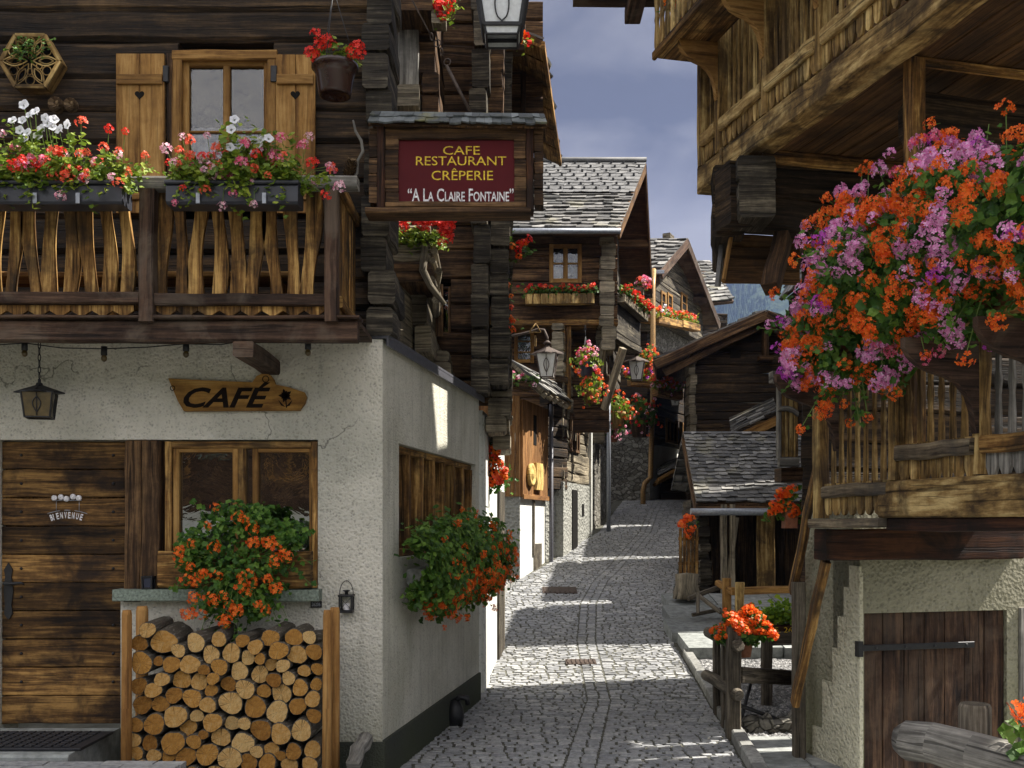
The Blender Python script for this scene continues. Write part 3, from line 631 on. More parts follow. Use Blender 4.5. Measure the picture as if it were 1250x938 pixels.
for i in range(len(ys)-1):
    for j in range(len(xs)-1):
        g.poly([(xs[j], ys[i], zr(ys[i])-.09), (xs[j+1], ys[i], zr(ys[i])-.09), (xs[j+1], ys[i+1], zr(ys[i+1])-.09), (xs[j], ys[i+1], zr(ys[i+1])-.09)])
struct('ground', g, M['earth'])
# the setts of the street, row by row, with a drain of lengthwise stones down the middle
M['sett'] = varied('sett', (.235,.24,.25), (.3,.305,.31), (.37,.37,.365), .78, .3, 26, .7, .008)
def setts():
    V = []; Q = []; y = -3.0
    def sett(x0, x1, y0, y1):
        c = min(.011, (x1-x0)*.15); dz = random.gauss(0, .0025); tl = random.gauss(0, .006); tx = random.gauss(0, .006); b = len(V)
        for lx, hy, zz in ((0, 0, -.05), (c, c, 0)):
            for px, py in ((x0+lx, y0+hy), (x1-lx, y0+hy), (x1-lx, y1-hy), (x0+lx, y1-hy)):
                jx, jy = random.gauss(0, .004), random.gauss(0, .004)
                V.append((px+jx, py+jy, zr(py) + zz + (dz + tl*((py-y0)/(y1-y0)-.5) + tx*((px-x0)/(x1-x0)-.5) if zz == 0 else 0)))
        Q.append((b+4, b+5, b+6, b+7))
        for i in range(4): Q.append((b+i, b+(i+1) % 4, b+4+(i+1) % 4, b+4+i))
    while y < 46:
        h = random.uniform(.062, .09) if y < 22 else random.uniform(.12, .17); a, b = xl(y+h/2) - .03, xr(y+h/2) + .02; mid = a + (b-a)*.5 + .08; x = a
        while x < b - .03:
            w = random.uniform(.08, .17)*(1 if y < 22 else 1.3)
            if x < mid - .12 < x + w: w = mid - .12 - x
            if mid - .12 <= x + 1e-6 < mid + .1:
                if int(y*1000) % 2 == 0 or True:
                    jj = random.uniform(-.018, .018); sett(x + .002, mid + jj - .0015, y + .003, y + h - .003); sett(mid + jj + .0015, mid + .119, y + .003, y + h - .003)
                x = mid + .12; continue
            w = min(w, b - x)
            if w > .03: sett(x + .003, x + w - .003, y + .003 + random.uniform(-.005, .005), y + h - .003)
            x += w
        y += h
    return np_mesh('street', np.array(V), np.array(Q), M['sett'])
struct('street', setts())
bed = MB(); yy = [-3 + i*.25 for i in range(197)]
hz = MB(); hz.box(-1700, 1700, -1300, 1700, -45, 520, ch=.001)
hm_ = bpy.data.materials.new('haze'); hm_.use_nodes = True; nt_ = hm_.node_tree; nt_.nodes.clear(); ho = nt_.nodes.new('ShaderNodeOutputMaterial'); hv = nt_.nodes.new('ShaderNodeVolumePrincipled')
hv.inputs['Color'].default_value = (.22, .3, .58, 1); hv.inputs['Density'].default_value = .00028; hv.inputs['Anisotropy'].default_value = .2; nt_.links.new(hv.outputs[0], ho.inputs['Volume'])
struct('haze', hz, hm_, 'stuff')
jm = NT('joint'); n = jm.noise(jm.coord('Object'), 40, 4, .6); jm.bump(n, .5, .01); jm.done(jm.ramp(n, [(.35, (.06, .058, .05)), (.65, (.15, .148, .12))]), .95, .1); M['joint'] = jm.m
for a, b in zip(yy[:-1], yy[1:]): bed.poly([(xl(a)-.25, a, zr(a)-.011), (xr(a)+.08, a, zr(a)-.011), (xr(b)+.08, b, zr(b)-.011), (xl(b)-.25, b, zr(b)-.011)])
struct('street_bedding', bed, M['joint'])
# kerb on the right, stone edge on the left
M['kerbstone'] = varied('kerbstone', (.2,.2,.19), (.28,.28,.26), (.36,.36,.34), .85, .2, 18, .6, .01)
k = MB(); y = 4.0
while y < 12.2:
    L = random.uniform(.5, .8); k.beam((xr(y)+.09, y, zr(y)+.0), (xr(y+L-.012)+.09, y+L-.012, zr(y+L)+.0), .11, .16, ch=.012, seg=3, jit=.003); y += L
y = 13.4
while y < 17.0:
    L = random.uniform(.4, .6); k.beam((xl(y)-.06, y, zr(y)+.02), (xl(y+L-.01)-.06, y+L-.01, zr(y+L)+.02), .1, .16, ch=.012, seg=2, jit=.003); y += L
struct('kerb', k, M['kerbstone'])
# slabs at the foot of the right hand house, and the raised flags before the shed
M['flag'] = varied('flag', (.17,.18,.175), (.25,.265,.255), (.34,.35,.34), .8, .25, 12, .6, .01)
fl = MB(); y = 3.5
while y < 8.6:
    h = random.uniform(.28, .45); x = xr(y) + .16
    while x < xr(y) + 2.2:
        w = random.uniform(.3, .6); z = zr(y) + random.uniform(.005, .02); fl.slab([(x+.01, y+.01, z), (x+w-.008, y+random.uniform(0,.03), z), (x+w-random.uniform(.005,.03), y+h-.01, z), (x+random.uniform(0,.03), y+h-.01, z)], .06); x += w
    y += h
struct('pavement', fl, M['flag'])
st = MB()
def step_z(y): return zr(y) + .13
for r, (ya, yb) in enumerate(((12.35, 13.2), (13.22, 14.0), (14.02, 14.8), (14.82, 15.6))):
    x = max(xr(ya), 2.0) - .02 + (.1 if r == 0 else 0)
    while x < 4.6:
        w = random.uniform(.7, 1.2); st.slab([(x+.008, ya, step_z(ya)), (x+w-.008, ya+random.uniform(-.03, .05), step_z(ya)), (x+w-.008, yb-.01, step_z(yb)), (x+.008, yb-.01, step_z(yb))], .16); x += w
struct('paving', st, M['flag'])
gv = NT('gravel'); ob = gv.coord('Object'); vv = gv.n('ShaderNodeTexVoronoi'); vv.inputs['Scale'].default_value = 55; gv.l(ob, vv.inputs['Vector']); sp = gv.n('ShaderNodeSeparateColor'); gv.l(vv.outputs['Color'], sp.inputs[0])
gv.bump(gv.math('SUBTRACT', 1.0, vv.outputs['Distance']), 1.0, .03); gv.done(gv.ramp(sp.outputs[0], [(0, (.13, .13, .13)), (.5, (.27, .27, .27)), (1, (.46, .45, .44))]), .9, .2); M['gravel'] = gv.m
V, T = [], []
gx = np.linspace(0, 1, 40); gy = np.linspace(8.55, 12.4, 60)
gr = MB(); idx = {}
for j, y in enumerate(gy):
    for i, u in enumerate(gx): idx[i, j] = len(V); V.append((xr(y) + .14 + u*3.2, y, zr(y) - .01 + random.gauss(0, .008)))
T = np.array([(idx[i, j], idx[i+1, j], idx[i+1, j+1], idx[i, j+1]) for j in range(59) for i in range(39)])
struct('gravel', np_mesh('gravel', np.array(V), T, M['gravel'], True), None, 'stuff')
# loose pebbles on it
V = []; T = []
for q in range(2600):
    y = random.uniform(8.6, 12.3); x = xr(y) + .18 + abs(random.gauss(0, .7)); s = random.uniform(.012, .03); b = len(V); z = zr(y) - .006
    for t in range(5): V.append((x + s*math.cos(t*1.257)*random.uniform(.7, 1.2), y + s*math.sin(t*1.257)*random.uniform(.7, 1.2), z))
    V.append((x, y, z + s*random.uniform(.5, .9)))
    for t in range(5): T.append((b+t, b+(t+1) % 5, b+5))
M['pebble'] = varied('pebble', (.14,.14,.14), (.26,.26,.26), (.45,.44,.43), .85, .25, 30, .3, .005)
struct('pebbles', np_mesh('pebbles', np.array(V), np.array(T), M['pebble']), None, 'stuff')
# raised flags in front of the café
rf = MB(); y = 4.2
while y < 6.32:
    h = random.uniform(.16, .26); x = -5.2
    while x < -2.05:
        w = random.uniform(.18, .38); z = .335 + random.uniform(-.008, .008); hh = min(h, 6.33-y); rf.slab([(x+.006, y+.006, z), (x+w-.008, y+.006, z), (x+w-.006, y+hh-.006, z), (x+.006, y+hh-.006, z)], .3); x += w
    y += h
struct('terrace', rf, M['sett'])
# unseen paved square added behind the viewer for window reflections and bounce light
sq = MB(); y = -16.0
while y < -3.05:
    h = min(random.uniform(.7, 1.1), -3.02 - y); x = -12
    while x < 9: w = random.uniform(.8, 1.5); sq.slab([(x+.01, y+.01, zr(y)+.0), (x+w-.01, y+.01, zr(y)+.0), (x+w-.01, y+h-.01, zr(y+h)+.0), (x+.01, y+h-.01, zr(y+h)+.0)], .08); x += w
    y += h
struct('square', sq, M['flag'])
# covers in the roadway
def cover(name, cx, cy_, w, d, label):
    mb = MB(); z = zr(cy_) + .012; sl = (zr(cy_+.2) - zr(cy_-.2))/.4
    mb.slab([(cx-w/2, cy_-d/2, z-sl*d/2), (cx+w/2, cy_-d/2, z-sl*d/2), (cx+w/2, cy_+d/2, z+sl*d/2), (cx-w/2, cy_+d/2, z+sl*d/2)], .04)
    for i in range(7):
        x = cx - w/2 + w*(i+.5)/7; mb.beam((x, cy_-d*.42, z-sl*d*.42+.004), (x, cy_+d*.42, z+sl*d*.42+.004), w*.05, .012, ch=.002)
    solo(name, mb, M['metal_rust'], label, 'drain cover', (cx, cy_, z))
cover('drain_cover', PX(709, 12.15), 12.15, .36, .24, 'rusty iron drain cover in the sunlit band of the street')
cover('drain_cover', PX(683, 16.4), 16.4, .55, .45, 'wide iron drain cover in the shaded setts below the brown annexe')

# far mountain with its forest, and slopes around the village
hm = NT('mountain_forest'); n = hm.noise(hm.coord('Object'), .05, 8, .7); hm.bump(n, 1.0, 6.); hm.done(hm.ramp(n, [(.38, (.022, .045, .03)), (.62, (.07, .1, .055))]), .95, .1); M['mountain'] = hm.m
def hill(name, R, h, a0, a1, na, prof, seed, z0=-5):
    r = np.random.default_rng(seed); V = []; nr = 26; ph = r.uniform(0, 6.28, 8); am = r.uniform(.3, 1, 8)
    for i in range(na+1):
        a = a0 + (a1-a0)*i/na; w = 1 + .12*sum(am[k]*math.sin(a*(3+2.3*k)+ph[k]) for k in range(8))/2
        for j in range(nr+1):
            t = j/nr; rad = R*(1 + prof*t); V.append((rad*math.sin(a), rad*math.cos(a), z0 + h*w*t**.9 + r.normal(0, h*.008)))
    T = [(i*(nr+1)+j, (i+1)*(nr+1)+j, (i+1)*(nr+1)+j+1, i*(nr+1)+j+1) for i in range(na) for j in range(nr)]
    return struct(name, np_mesh(name, np.array(V), np.array(T), M['mountain'], True)), V
hill('mountain', 900, 330, math.radians(-60), math.radians(75), 110, .5, 3)
hill('hills', 480, 150, math.radians(95), math.radians(265), 90, .8, 5)
V = []; T = []
for q in range(2600):                                            # the forest on the mountainside that shows between the houses
    a = math.radians(random.uniform(8, 17)); t = random.uniform(.3, .95); rad = 900*(1 + .5*t); x, y = rad*math.sin(a), rad*math.cos(a)
    w = 1; z = -5 + 330*t**.9*.96; hh = random.uniform(16, 30); rr = hh*.2; b = len(V)
    for i in range(6): V.append((x + rr*math.cos(i*1.047), y + rr*math.sin(i*1.047), z))
    V.append((x, y, z + hh))
    for i in range(6): T.append((b+i, b+(i+1) % 6, b+6))
struct('forest', np_mesh('forest', np.array(V), np.array(T), M['mountain']), None, 'stuff')

# ================================================================== THE CAFÉ
cafe = thing('cafe_building', 'café with white roughcast ground floor, dark log storey and flowered timber balcony', 'building', (-2.5, 7.3, 0))
FY = 7.2
fx = lambda px: PX(px, FY)
fz = lambda py: PZ(py, FY)
WT = 3.1                                                        # top of the masonry
X0, XC = fx(0), fx(467)
fw_ = MB()
fw_.box(-6.2, X0 - .015, FY, FY+.3, -.1, WT, ch=.001)                    # left of the door
fw_.box(X0 - .015, fx(388), FY, FY+.3, fz(537), WT, ch=.001)             # above the openings
fw_.box(fx(147), fx(388), FY+.003, FY+.3, -.1, fz(734), ch=.001)         # under the window
fw_.box(fx(388), XC, FY, FY+.3, -.1, WT, ch=.001)                        # the corner
part('front_wall', fw_, M['stucco'], cafe)
FS = Fr((XC, FY), (.571, 3.3)); LS = 3.349                       # side wall, u runs up the street, n points to the street
sw = MB(); u0, u1 = FS.upx(487), FS.upx(581); zs0, zs1 = 1.55, 2.40
FS.box(sw, .0, u0, -.3, .0, -.1, WT-.002, ch=.001); FS.box(sw, u1, LS, -.3, 0, -.1, WT, ch=.001)
FS.box(sw, u0, u1, -.3, 0, zs1, WT, ch=.001); FS.box(sw, u0, u1, -.3, 0, -.1, zs0, ch=.001)
part('side_wall', sw, M['stucco_side'], cafe)
pl = MB(); FS.box(pl, .0, LS+.005, -.02, .02, -.12, .28, ch=.006); pl.box(fx(413), XC+.018, FY-.02, FY+.02, -.12, .27, ch=.006); part('plinth', pl, M['plinth'], cafe)
fc = MB(); FS.box(fc, -.02, LS+.05, -.34, .05, WT+.004, WT+.03, ch=.004); FS.box(fc, -.02, LS+.05, .035, .05, WT-.05, WT+.0035, ch=.002); part('flashing', fc, M['lead'], cafe)
# side window: deep opening with weathered uprights
wn_ = MB(); FS.box(wn_, u0, u1, -.2, -.05, zs1-.055, zs1-.002, seg=4, jit=.002); FS.box(wn_, u0, u1, -.2, -.05, zs0+.002, zs0+.06, seg=4, jit=.002)
for i in range(8):
    c = u0 + (u1-u0)*(i + .08)/7.2; FS.box(wn_, c, c + .07, -.2, -.04, zs0+.06, zs1-.055, seg=4, jit=.002)
swn = part('window', wn_, M['amber_old'], cafe); p = MB(); p.poly([FS.P(u0, -.17, zs0), FS.P(u1, -.17, zs0), FS.P(u1, -.17, zs1), FS.P(u0, -.17, zs1)]); part('pane', p, M['pane_dark'], swn)
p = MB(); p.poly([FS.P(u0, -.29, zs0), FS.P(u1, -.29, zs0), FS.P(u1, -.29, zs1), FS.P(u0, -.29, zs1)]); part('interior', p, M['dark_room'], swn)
# door
dr = MB(); z = fz(886); ztop = fz(538); nb = 10; hb = (ztop - z)/nb
for i in range(nb): dr.box(X0-.01, fx(151), FY+.05, FY+.1, z + hb*i + .003, z + hb*(i+1) - .003, seg=5, jit=.0015, ch=.006)
dr.box(X0-.012, fx(152), FY+.102, FY+.12, z, ztop, ch=.001); door = part('door', dr, M['door_wood'], cafe)
hd = MB()
out = [(-.03, -.16), (-.012, -.19), (0, -.2), (.012, -.19), (.03, -.16), (.022, -.1), (.034, 0), (.022, .1), (.03, .15), (.012, .18), (0, .2), (-.012, .18), (-.03, .15), (-.022, .1), (-.034, 0), (-.022, -.1)]
hc = Vector((fx(7), FY+.04, fz(722))); hd.prism(out, hc, (1, 0, 0), (0, 0, 1), .012); hd.tube([hc + Vector((0, -.01, .05)), hc + Vector((0, -.06, .055)), hc + Vector((.05, -.07, .055)), hc + Vector((.12, -.065, .06)), hc + Vector((.14, -.06, .048))], [.012, .012, .013, .01, .006], 8)
part('handle', hd, M['metal_dark'], door)
nl = MB()
for i in range(1, nb):
    for px in (22, 135): nl.lathe([(.0, .014), (.008, .012), (.011, .004), (.011, 0)], (fx(px), FY+.051, z + hb*(i+.5)), (0, -1, 0), 8)
part('nail', nl, M['metal_dark'], door, kind='stuff')
jb = MB(); jb.box(fx(152), fx(172), FY-.012, FY+.12, fz(735), fz(538), seg=6, jit=.003, ch=.01); jb.box(fx(173), fx(195), FY-.022, FY+.12, fz(719), fz(538), seg=6, jit=.003, ch=.01)
part('door_post', jb, M['log_brown'], cafe)
lw = MB(); lw.box(fx(147), fx(152), FY+.02, FY+.12, -.05, fz(735), ch=.003); part('jamb', lw, M['stucco_white'], cafe)
FF = Fr((0, FY), (1, 0))                                        # café front as a frame: n points at the viewer
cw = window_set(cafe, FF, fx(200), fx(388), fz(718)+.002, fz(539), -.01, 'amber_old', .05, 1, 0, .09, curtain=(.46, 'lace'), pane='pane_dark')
sh = MB()
for a, b in ((210, 290), (307, 384)):
    A, B, Zb, Zt = fx(a), fx(b), fz(712), fz(545); q = .042
    for x0, x1, z0, z1 in ((A, A+q, Zb, Zt), (B-q, B, Zb, Zt), (A+q, B-q, Zt-q, Zt), (A+q, B-q, Zb, Zb+q)): FF.box(sh, x0, x1, -.06, -.022, z0, z1, ch=.004)
part('sash', sh, M['amber'], cw)
sl = MB(); sl.box(fx(145), fx(393), FY-.12, FY+.06, fz(733), fz(719), seg=6, jit=.0015, ch=.006); part('sill', sl, M['ledge'], cafe)
# upper log wall with window
UY = 7.42
ux = lambda px: PX(px, UY-.09)
uz = lambda py: PZ(py, UY-.09)
wu0, wu1, wz0, wz1 = ux(217), ux(334), uz(250), uz(67)
lg = MB(); log_rows(lg, (-6.2, UY), (PX(447, UY)+.03, UY), .18, WT+.01, 6.6, .235, .004, holes=[(wu0+6.2, wu1+6.2, wz0, wz1)], ch=.03)
part('log_wall', lg, M['log_dark'], cafe)
le = MB(); log_ends(le, PX(445, 7.2), PX(478, 7.2), 7.2, 7.75, WT+.03, 6.6, .24, .05); part('corner_logs', le, M['log_grey'], cafe)
FU_ = Fr((0, UY-.09), (1, 0))
window_set(cafe, FU_, wu0+.03, wu1-.03, wz0+.02, wz1-.03, -.01, 'amber', .045, 1, 1, .06, curtain=(.56, 'curtain'))
wf = MB()
for a, b, c_, d in ((wu0-.03, wu1+.03, wz1-.05, wz1+.02), (wu0-.03, wu0+.035, wz0, wz1-.05), (wu1-.035, wu1+.03, wz0, wz1-.05)): FU_.box(wf, a, b, -.09, .035, c_, d, seg=3, jit=.002)
part('window_surround', wf, M['amber'], cafe)
for a, b in ((204, 216), (335, 343)): wj = MB(); FU_.box(wj, ux(a), ux(b), -.02, .02, wz0, wz1, seg=3, jit=.002); part('window_jamb', wj, M['log_brown'], cafe)

def heart(C, s):
    return [(C[0] + s*16*math.sin(t)**3/16, C[1] + s*(13*math.cos(t)-5*math.cos(2*t)-2*math.cos(3*t)-math.cos(4*t))/16) for t in [k*2*math.pi/24 for k in range(24)]]
for a, b, hx in ((144, 203, 173), (338, 386, 362)):
    A, B, Zb, Zt = ux(a), ux(b), uz(262), uz(69 if a < 200 else 70); s_ = MB(); nb_ = 2 if a < 200 else 2
    for i in range(nb_): FU_.box(s_, A+(B-A)*i/nb_+.001, A+(B-A)*(i+1)/nb_-.001, .012, .042, Zb, Zt, seg=4, jit=.001, ch=.004)
    FU_.box(s_, A+.012, B-.012, .042, .062, uz(107), uz(95), ch=.004); FU_.box(s_, A+.012, B-.012, .042, .062, uz(247), uz(232), ch=.004)
    shu = part('shutter', s_, M['amber'], cafe); h_ = MB(); h_.prism(heart((0, 0), .034), FU_.P(ux(hx), .0435, uz(119)), (1, 0, 0), (0, 0, 1), .003); part('heart_cutout', h_, M['dark_room'], shu)
    k_ = MB(); FU_.box(k_, B-.01 if a < 200 else A-.035, B+.03 if a < 200 else A+.01, .02, .05, uz(103), uz(84), ch=.004); part('hinge', k_, M['metal_dark'], shu)
# balcony
BY = 6.5
bx = lambda px: PX(px, BY)
bz = lambda py: PZ(py, BY)
b_ = MB(); xe = bx(436)
b_.box(-5.2, xe, BY, BY+.09, bz(417), bz(391), seg=14, jit=.003, ch=.012); b_.box(-5.2, xe+.02, BY-.04, BY+.12, bz(390), bz(386), seg=14, jit=.002, ch=.005)
for i in range(6): b_.box(-5.2, xe, BY+.125+i*.12, BY+.24+i*.12, bz(394), bz(388), seg=6, jit=.002, ch=.004)
for x in (bx(299), -4.6): b_.box(x-.065, x+.065, BY-.03, FY-.005, bz(440)+.01, bz(418)-.004, seg=3, jit=.003, ch=.01)
bal = part('balcony', b_, M['beam_dark'], cafe)
rl = MB(); rl.box(-5.2, bx(437), BY-.05, BY+.06, bz(232), bz(217), seg=12, jit=.003, ch=.012); part('handrail', rl, M['grey_wood'], bal)
r2 = MB(); r2.box(-5.2, bx(172)-.003, BY-.035, BY+.045, bz(371), bz(357), seg=8, jit=.002); r2.box(bx(190)+.003, bx(397)-.003, BY-.035, BY+.045, bz(374), bz(360), seg=8, jit=.002); part('bottom_rail', r2, M['beam_dark'], bal)
for a, b in ((172, 190), (397, 413)):
    m_ = MB(); m_.box(bx(a), bx(b), BY-.045, BY+.055, bz(394), bz(233), seg=6, jit=.002, ch=.008); part('post', m_, M['beam_dark'], bal)
m_ = MB(); m_.box(-4.1, -4.0, BY-.045, BY+.055, bz(394), bz(233), seg=6, jit=.002, ch=.008); part('post', m_, M['beam_dark'], bal)
def wavy(w, h, ph, amp):
    L, R = [], []
    for k in range(13):
        t = k/12; c = amp*math.sin(t*4.4+ph); ww = w/2*(1 + .16*math.sin(t*7+ph*2)); L.append((c-ww, h*t)); R.append((c+ww, h*t))
    return L + R[::-1]
xb = -5.1; cnt = 0
while xb < bx(392):
    if not (bx(168) < xb < bx(192)) and not (-4.12 < xb < -3.98):
        m_ = MB(); m_.prism(wavy(random.uniform(.07, .094), bz(222) - bz(372), random.uniform(0, 6.28), random.uniform(.014, .03)), (xb, BY + .075, bz(372)), (1, 0, 0), (0, 0, 1), .032)
        o_ = part('baluster', m_, M['amber_old'], bal)
    xb += .119
sc = MB()                                                       # pointed boards along the foot of the railing
xb = -5.1
while xb < bx(396):
    w = .135
    if not (bx(165) < xb + w/2 < bx(195)): sc.prism([(0, 0), (w-.004, 0), (w-.004, -.035), (w/2, -.075), (0, -.035)], (xb, BY+.02, bz(372)-.002), (1, 0, 0), (0, 0, 1), .02)
    xb += w
part('scalloped_board', sc, M['amber_old'], bal, kind='stuff')
sd_ = MB(); sx_ = bx(409)
sd_.box(sx_-.035, sx_+.045, BY+.062, FY+.12, bz(232), bz(219), seg=3, jit=.002); sd_.box(sx_-.03, sx_+.04, BY+.06, FY+.12, bz(374), bz(360), seg=3, jit=.002)
for i in range(5): sd_.box(sx_-.012, sx_+.015, BY+.09+i*.14, BY+.2+i*.14, bz(385), bz(234), seg=3, jit=.002)
part('side_railing', sd_, M['amber_old'], bal)
# dark timbers under the sign side: narrow return of log wall behind the corner
# ---- CAFÉ sign
cs = thing('cafe_sign', 'carved amber wooden board reading CAFÉ with a flower, on the white café wall', 'sign', (fx(290), FY-.02, fz(490)))
pts = [(207.6,463), (255,465.5), (309.7,467.7), (315,460), (321,457.5), (327,457), (332,459.5), (335.5,464), (338,470.5), (355,474), (373,480), (375.6,486), (373,494), (367,502), (300,502.5), (226.5,503), (219,490)]
mb = MB(); mb.prism([(fx(a)-fx(290), fz(b)-fz(490)) for a, b in pts], (fx(290), FY-.022, fz(490)), (1, 0, 0), (0, 0, 1), .036, grain='a')
board = part('board', mb, M['carved'], cs)
text_part(cs, 'CAFÉ', (fx(226), FY-.041, fz(499)), (1, 0, 0), (0, 0, 1), fx(332)-fx(226), fz(468)-fz(499), 'burnt', shear=.35, ext=.001, bold=.025)
ed = MB(); C = Vector((fx(350), FY-.042, fz(484)))
for i in range(10):
    a = i*math.pi/5; q = .05 if i % 2 else .036; ed.prism([(0, -.006), (q*.6, -.011), (q, 0), (q*.6, .011), (0, .006)], C, (math.cos(a), 0, math.sin(a)), (-math.sin(a), 0, math.cos(a)), .004)
ed.prism([(-.004, 0), (.004, 0), (.012, -.085), (.004, -.085)], C, (1, 0, 0), (0, 0, 1), .003)
for sg in (-1, 1): ed.prism([(0, -.08), (sg*.05, -.03), (sg*.03, -.07)], C, (1, 0, 0), (0, 0, 1), .003)
part('carved_flower', ed, M['burnt'], cs)
for px, py, r_ in ((213, 475, .016), (326, 464, .022)): mb = MB(); mb.ring((fx(px), FY-.042, fz(py)), r_, .003, (0, 1, 0)); part('knot', mb, M['burnt'], cs)
# ---- hanging lantern by the door
ln = thing('hanging_lantern', 'dark iron lantern with amber panes hanging on a chain above the door', 'lantern', (PX(48, 6.85), 6.85, PZ(465, 6.85)))
c0 = PP(48, 463, 6.85); lantern(ln, c0, .2, .27, 'metal_dark', 'amber_glass', 4, .78, math.pi/4 + .25, 'scroll')
ch_ = MB(); chain(ch_, c0, PP(48, 418, 6.85), .014, .0035); part('chain', ch_, M['metal_dark'], ln)
# ---- string of bulbs
sb = thing('string_lights', 'black cable of unlit bulbs slung under the café balcony', 'string lights', (PX(200, 6.75), 6.75, PZ(420, 6.75)))
kn = [(-40, 424), (30, 419), (75, 425), (127, 426), (180, 424), (227, 420), (270, 421), (300, 416), (376, 417), (432, 418)]
mb = MB(); mb.tube([PP(a, b, 6.75) for a, b in kn], .004, 5); part('cable', mb, M['metal_dark'], sb)
for a, b in ((30, 419), (127, 425), (227, 420), (376, 418)):
    mb = MB(); q = PP(a, b, 6.75); mb.lathe([(.001, .012), (.02, .01), (.021, -.045), (.017, -.05), (.001, -.05)], q, n=10); bu = part('socket', mb, M['metal_dark'], sb)
    mb = MB(); mb.lathe([(.014, -.05), (.02, -.065), (.018, -.08), (.008, -.09), (.0005, -.092)], q, n=10); part('bulb', mb, M['amber_glass'], bu)
# ---- welcome sign on the door
wsn = thing('welcome_sign', 'little white metal sign reading BIENVENUE with daisies, hung on the café door', 'sign', (fx(79), FY+.03, fz(620)))
body = 'BIENVENUE'; R = .34; cx_, cz_ = fx(79.5), fz(633) - R + .0
for i, chx in enumerate(body):
    a = (-4, -3.25, -2.45, -1.45, -.45, .5, 1.5, 2.55, 3.55)[i]*.078; up_ = Vector((math.sin(a), 0, math.cos(a))); rt = Vector((math.cos(a), 0, -math.sin(a))); o_ = Vector((cx_, FY+.038, cz_)) + up_*R - rt*.009
    text_part(wsn, chx, o_, rt, up_, .018 if chx != 'I' else .005, .045, 'white_paint', 'letter', .003, bold=.03)
mb = MB()
for k, (a, b) in enumerate(((-.36, -.13), (-.05, .05), (.13, .36))): mb.tube([Vector((cx_ + math.sin(t)*(R+.058), FY+.036, cz_ + math.cos(t)*(R+.058))) for t in np.linspace(a, b, 6)], .003, 5)
for px in (66, 94): mb.tube([(fx(px), FY+.036, fz(624)), (fx(px), FY+.036, fz(610))], .002, 5)
mb.tube([(fx(61), FY+.036, fz(611)), (fx(97), FY+.036, fz(611))], .003, 5); part('frame', mb, M['zinc'], wsn)
for px, py in ((64, 608), (72, 607), (79, 609), (87, 606.5), (94, 608)):
    mb = MB(); mb.lathe([(.0005, .012), (.012, .01), (.021, .004), (.021, -.002), (.0005, -.004)], (fx(px), FY+.03, fz(py)), (0, -1, 0), 9); part('metal_daisy', mb, M['white_paint'], wsn)
# ---- step and mat
sp_ = MB(); sp_.box(-5.2, fx(146), 6.36, FY+.02, .1, .365, seg=4, jit=.002, ch=.015); part('door_step', sp_, M['flag'], cafe)
mt = MB(); mt.box(-4.3, PX(128, 6.8)-.02, 6.46, 7.0, .368, .385, ch=.004)
for i in range(24):
    for j in range(9): x = -4.27 + i*.062; y = 6.49 + j*.055; mt.box(x, x+.045, y, y+.036, .3855, .394, ch=.002) if x < PX(128, 6.8)-.09 else None
solo('door_mat', mt, M['rubber'], 'black ribbed rubber mat on the stone step before the café door', 'doormat', (-3.5, 6.7, .37))
# ---- number plate, wall lantern, candle lantern
npz = thing('number_plate', 'small black plate numbered 26206 under the end of the window sill', 'number plate', (fx(386), FY-.004, fz(738)))
mb = MB(); mb.box(fx(379.5), fx(393), FY-.012, FY-.001, fz(742), fz(733.8), ch=.002); part('plate', mb, M['metal_dark'], npz)
text_part(npz, '26206', (fx(381), FY-.0125, fz(740)), (1, 0, 0), (0, 0, 1), fx(391.5)-fx(381), .026, 'zinc', ext=.001)
wl_ = thing('candle_lantern', 'small black glazed lantern with a wire hoop, hanging beside the number plate', 'lantern', (fx(424), FY-.06, fz(745)))
mb = MB(); C = Vector((fx(424.5), FY-.055, fz(745))); w_, h_ = .042, .1
for sx2 in (-1, 1):
    for sy2 in (-1, 1): mb.beam(C + Vector((sx2*w_, sy2*w_, 0)), C + Vector((sx2*w_, sy2*w_, h_)), .012, .012, (0, 1, 0), ch=.002)
mb.box(C.x-w_-.006, C.x+w_+.006, C.y-w_-.006, C.y+w_+.006, C.z-.012, C.z+.008, ch=.002); mb.box(C.x-w_-.01, C.x+w_+.01, C.y-w_-.01, C.y+w_+.01, C.z+h_, C.z+h_+.014, ch=.004)
mb.lathe([(.012, 0), (.012, .02), (.026, .024), (.026, .03), (.001, .034)], C + Vector((0, 0, h_+.013)), n=10)
mb.tube([C + Vector((-w_*1.15*math.cos(t), 0, h_+.01 + .1*math.sin(t) if 0 < t < math.pi else h_+.01)) for t in np.linspace(0, math.pi, 13)], .003, 5); mb.beam(C + Vector((0, .055, h_+.105)), C + Vector((0, -.01, h_+.108)), .006, .006, ch=.001)
for s2 in (-1, 1): mb.beam(C + Vector((-w_, -w_-.001, .01 if s2 > 0 else h_)), C + Vector((w_, -w_-.001, h_ if s2 > 0 else .01)), .003, .003, ch=.0005)
part('cage', mb, M['metal_dark'], wl_); mb = MB(); mb.lathe([(.022, .008), (.022, .05), (.001, .052)], C, n=10); part('candle', mb, M['white_paint'], wl_)
cl = thing('tealight_holder', 'little dark square tealight holder on the left end of the café window sill', 'candle holder', (fx(185), FY-.06, fz(719)))
mb = MB(); C = Vector((fx(185), FY-.06, fz(718.6)))
for sx2 in (-1, 1):
    for sy2 in (-1, 1): mb.beam(C + Vector((sx2*.03, sy2*.03, 0)), C + Vector((sx2*.034, sy2*.034, .085)), .012, .012, (0, 1, 0), ch=.002)
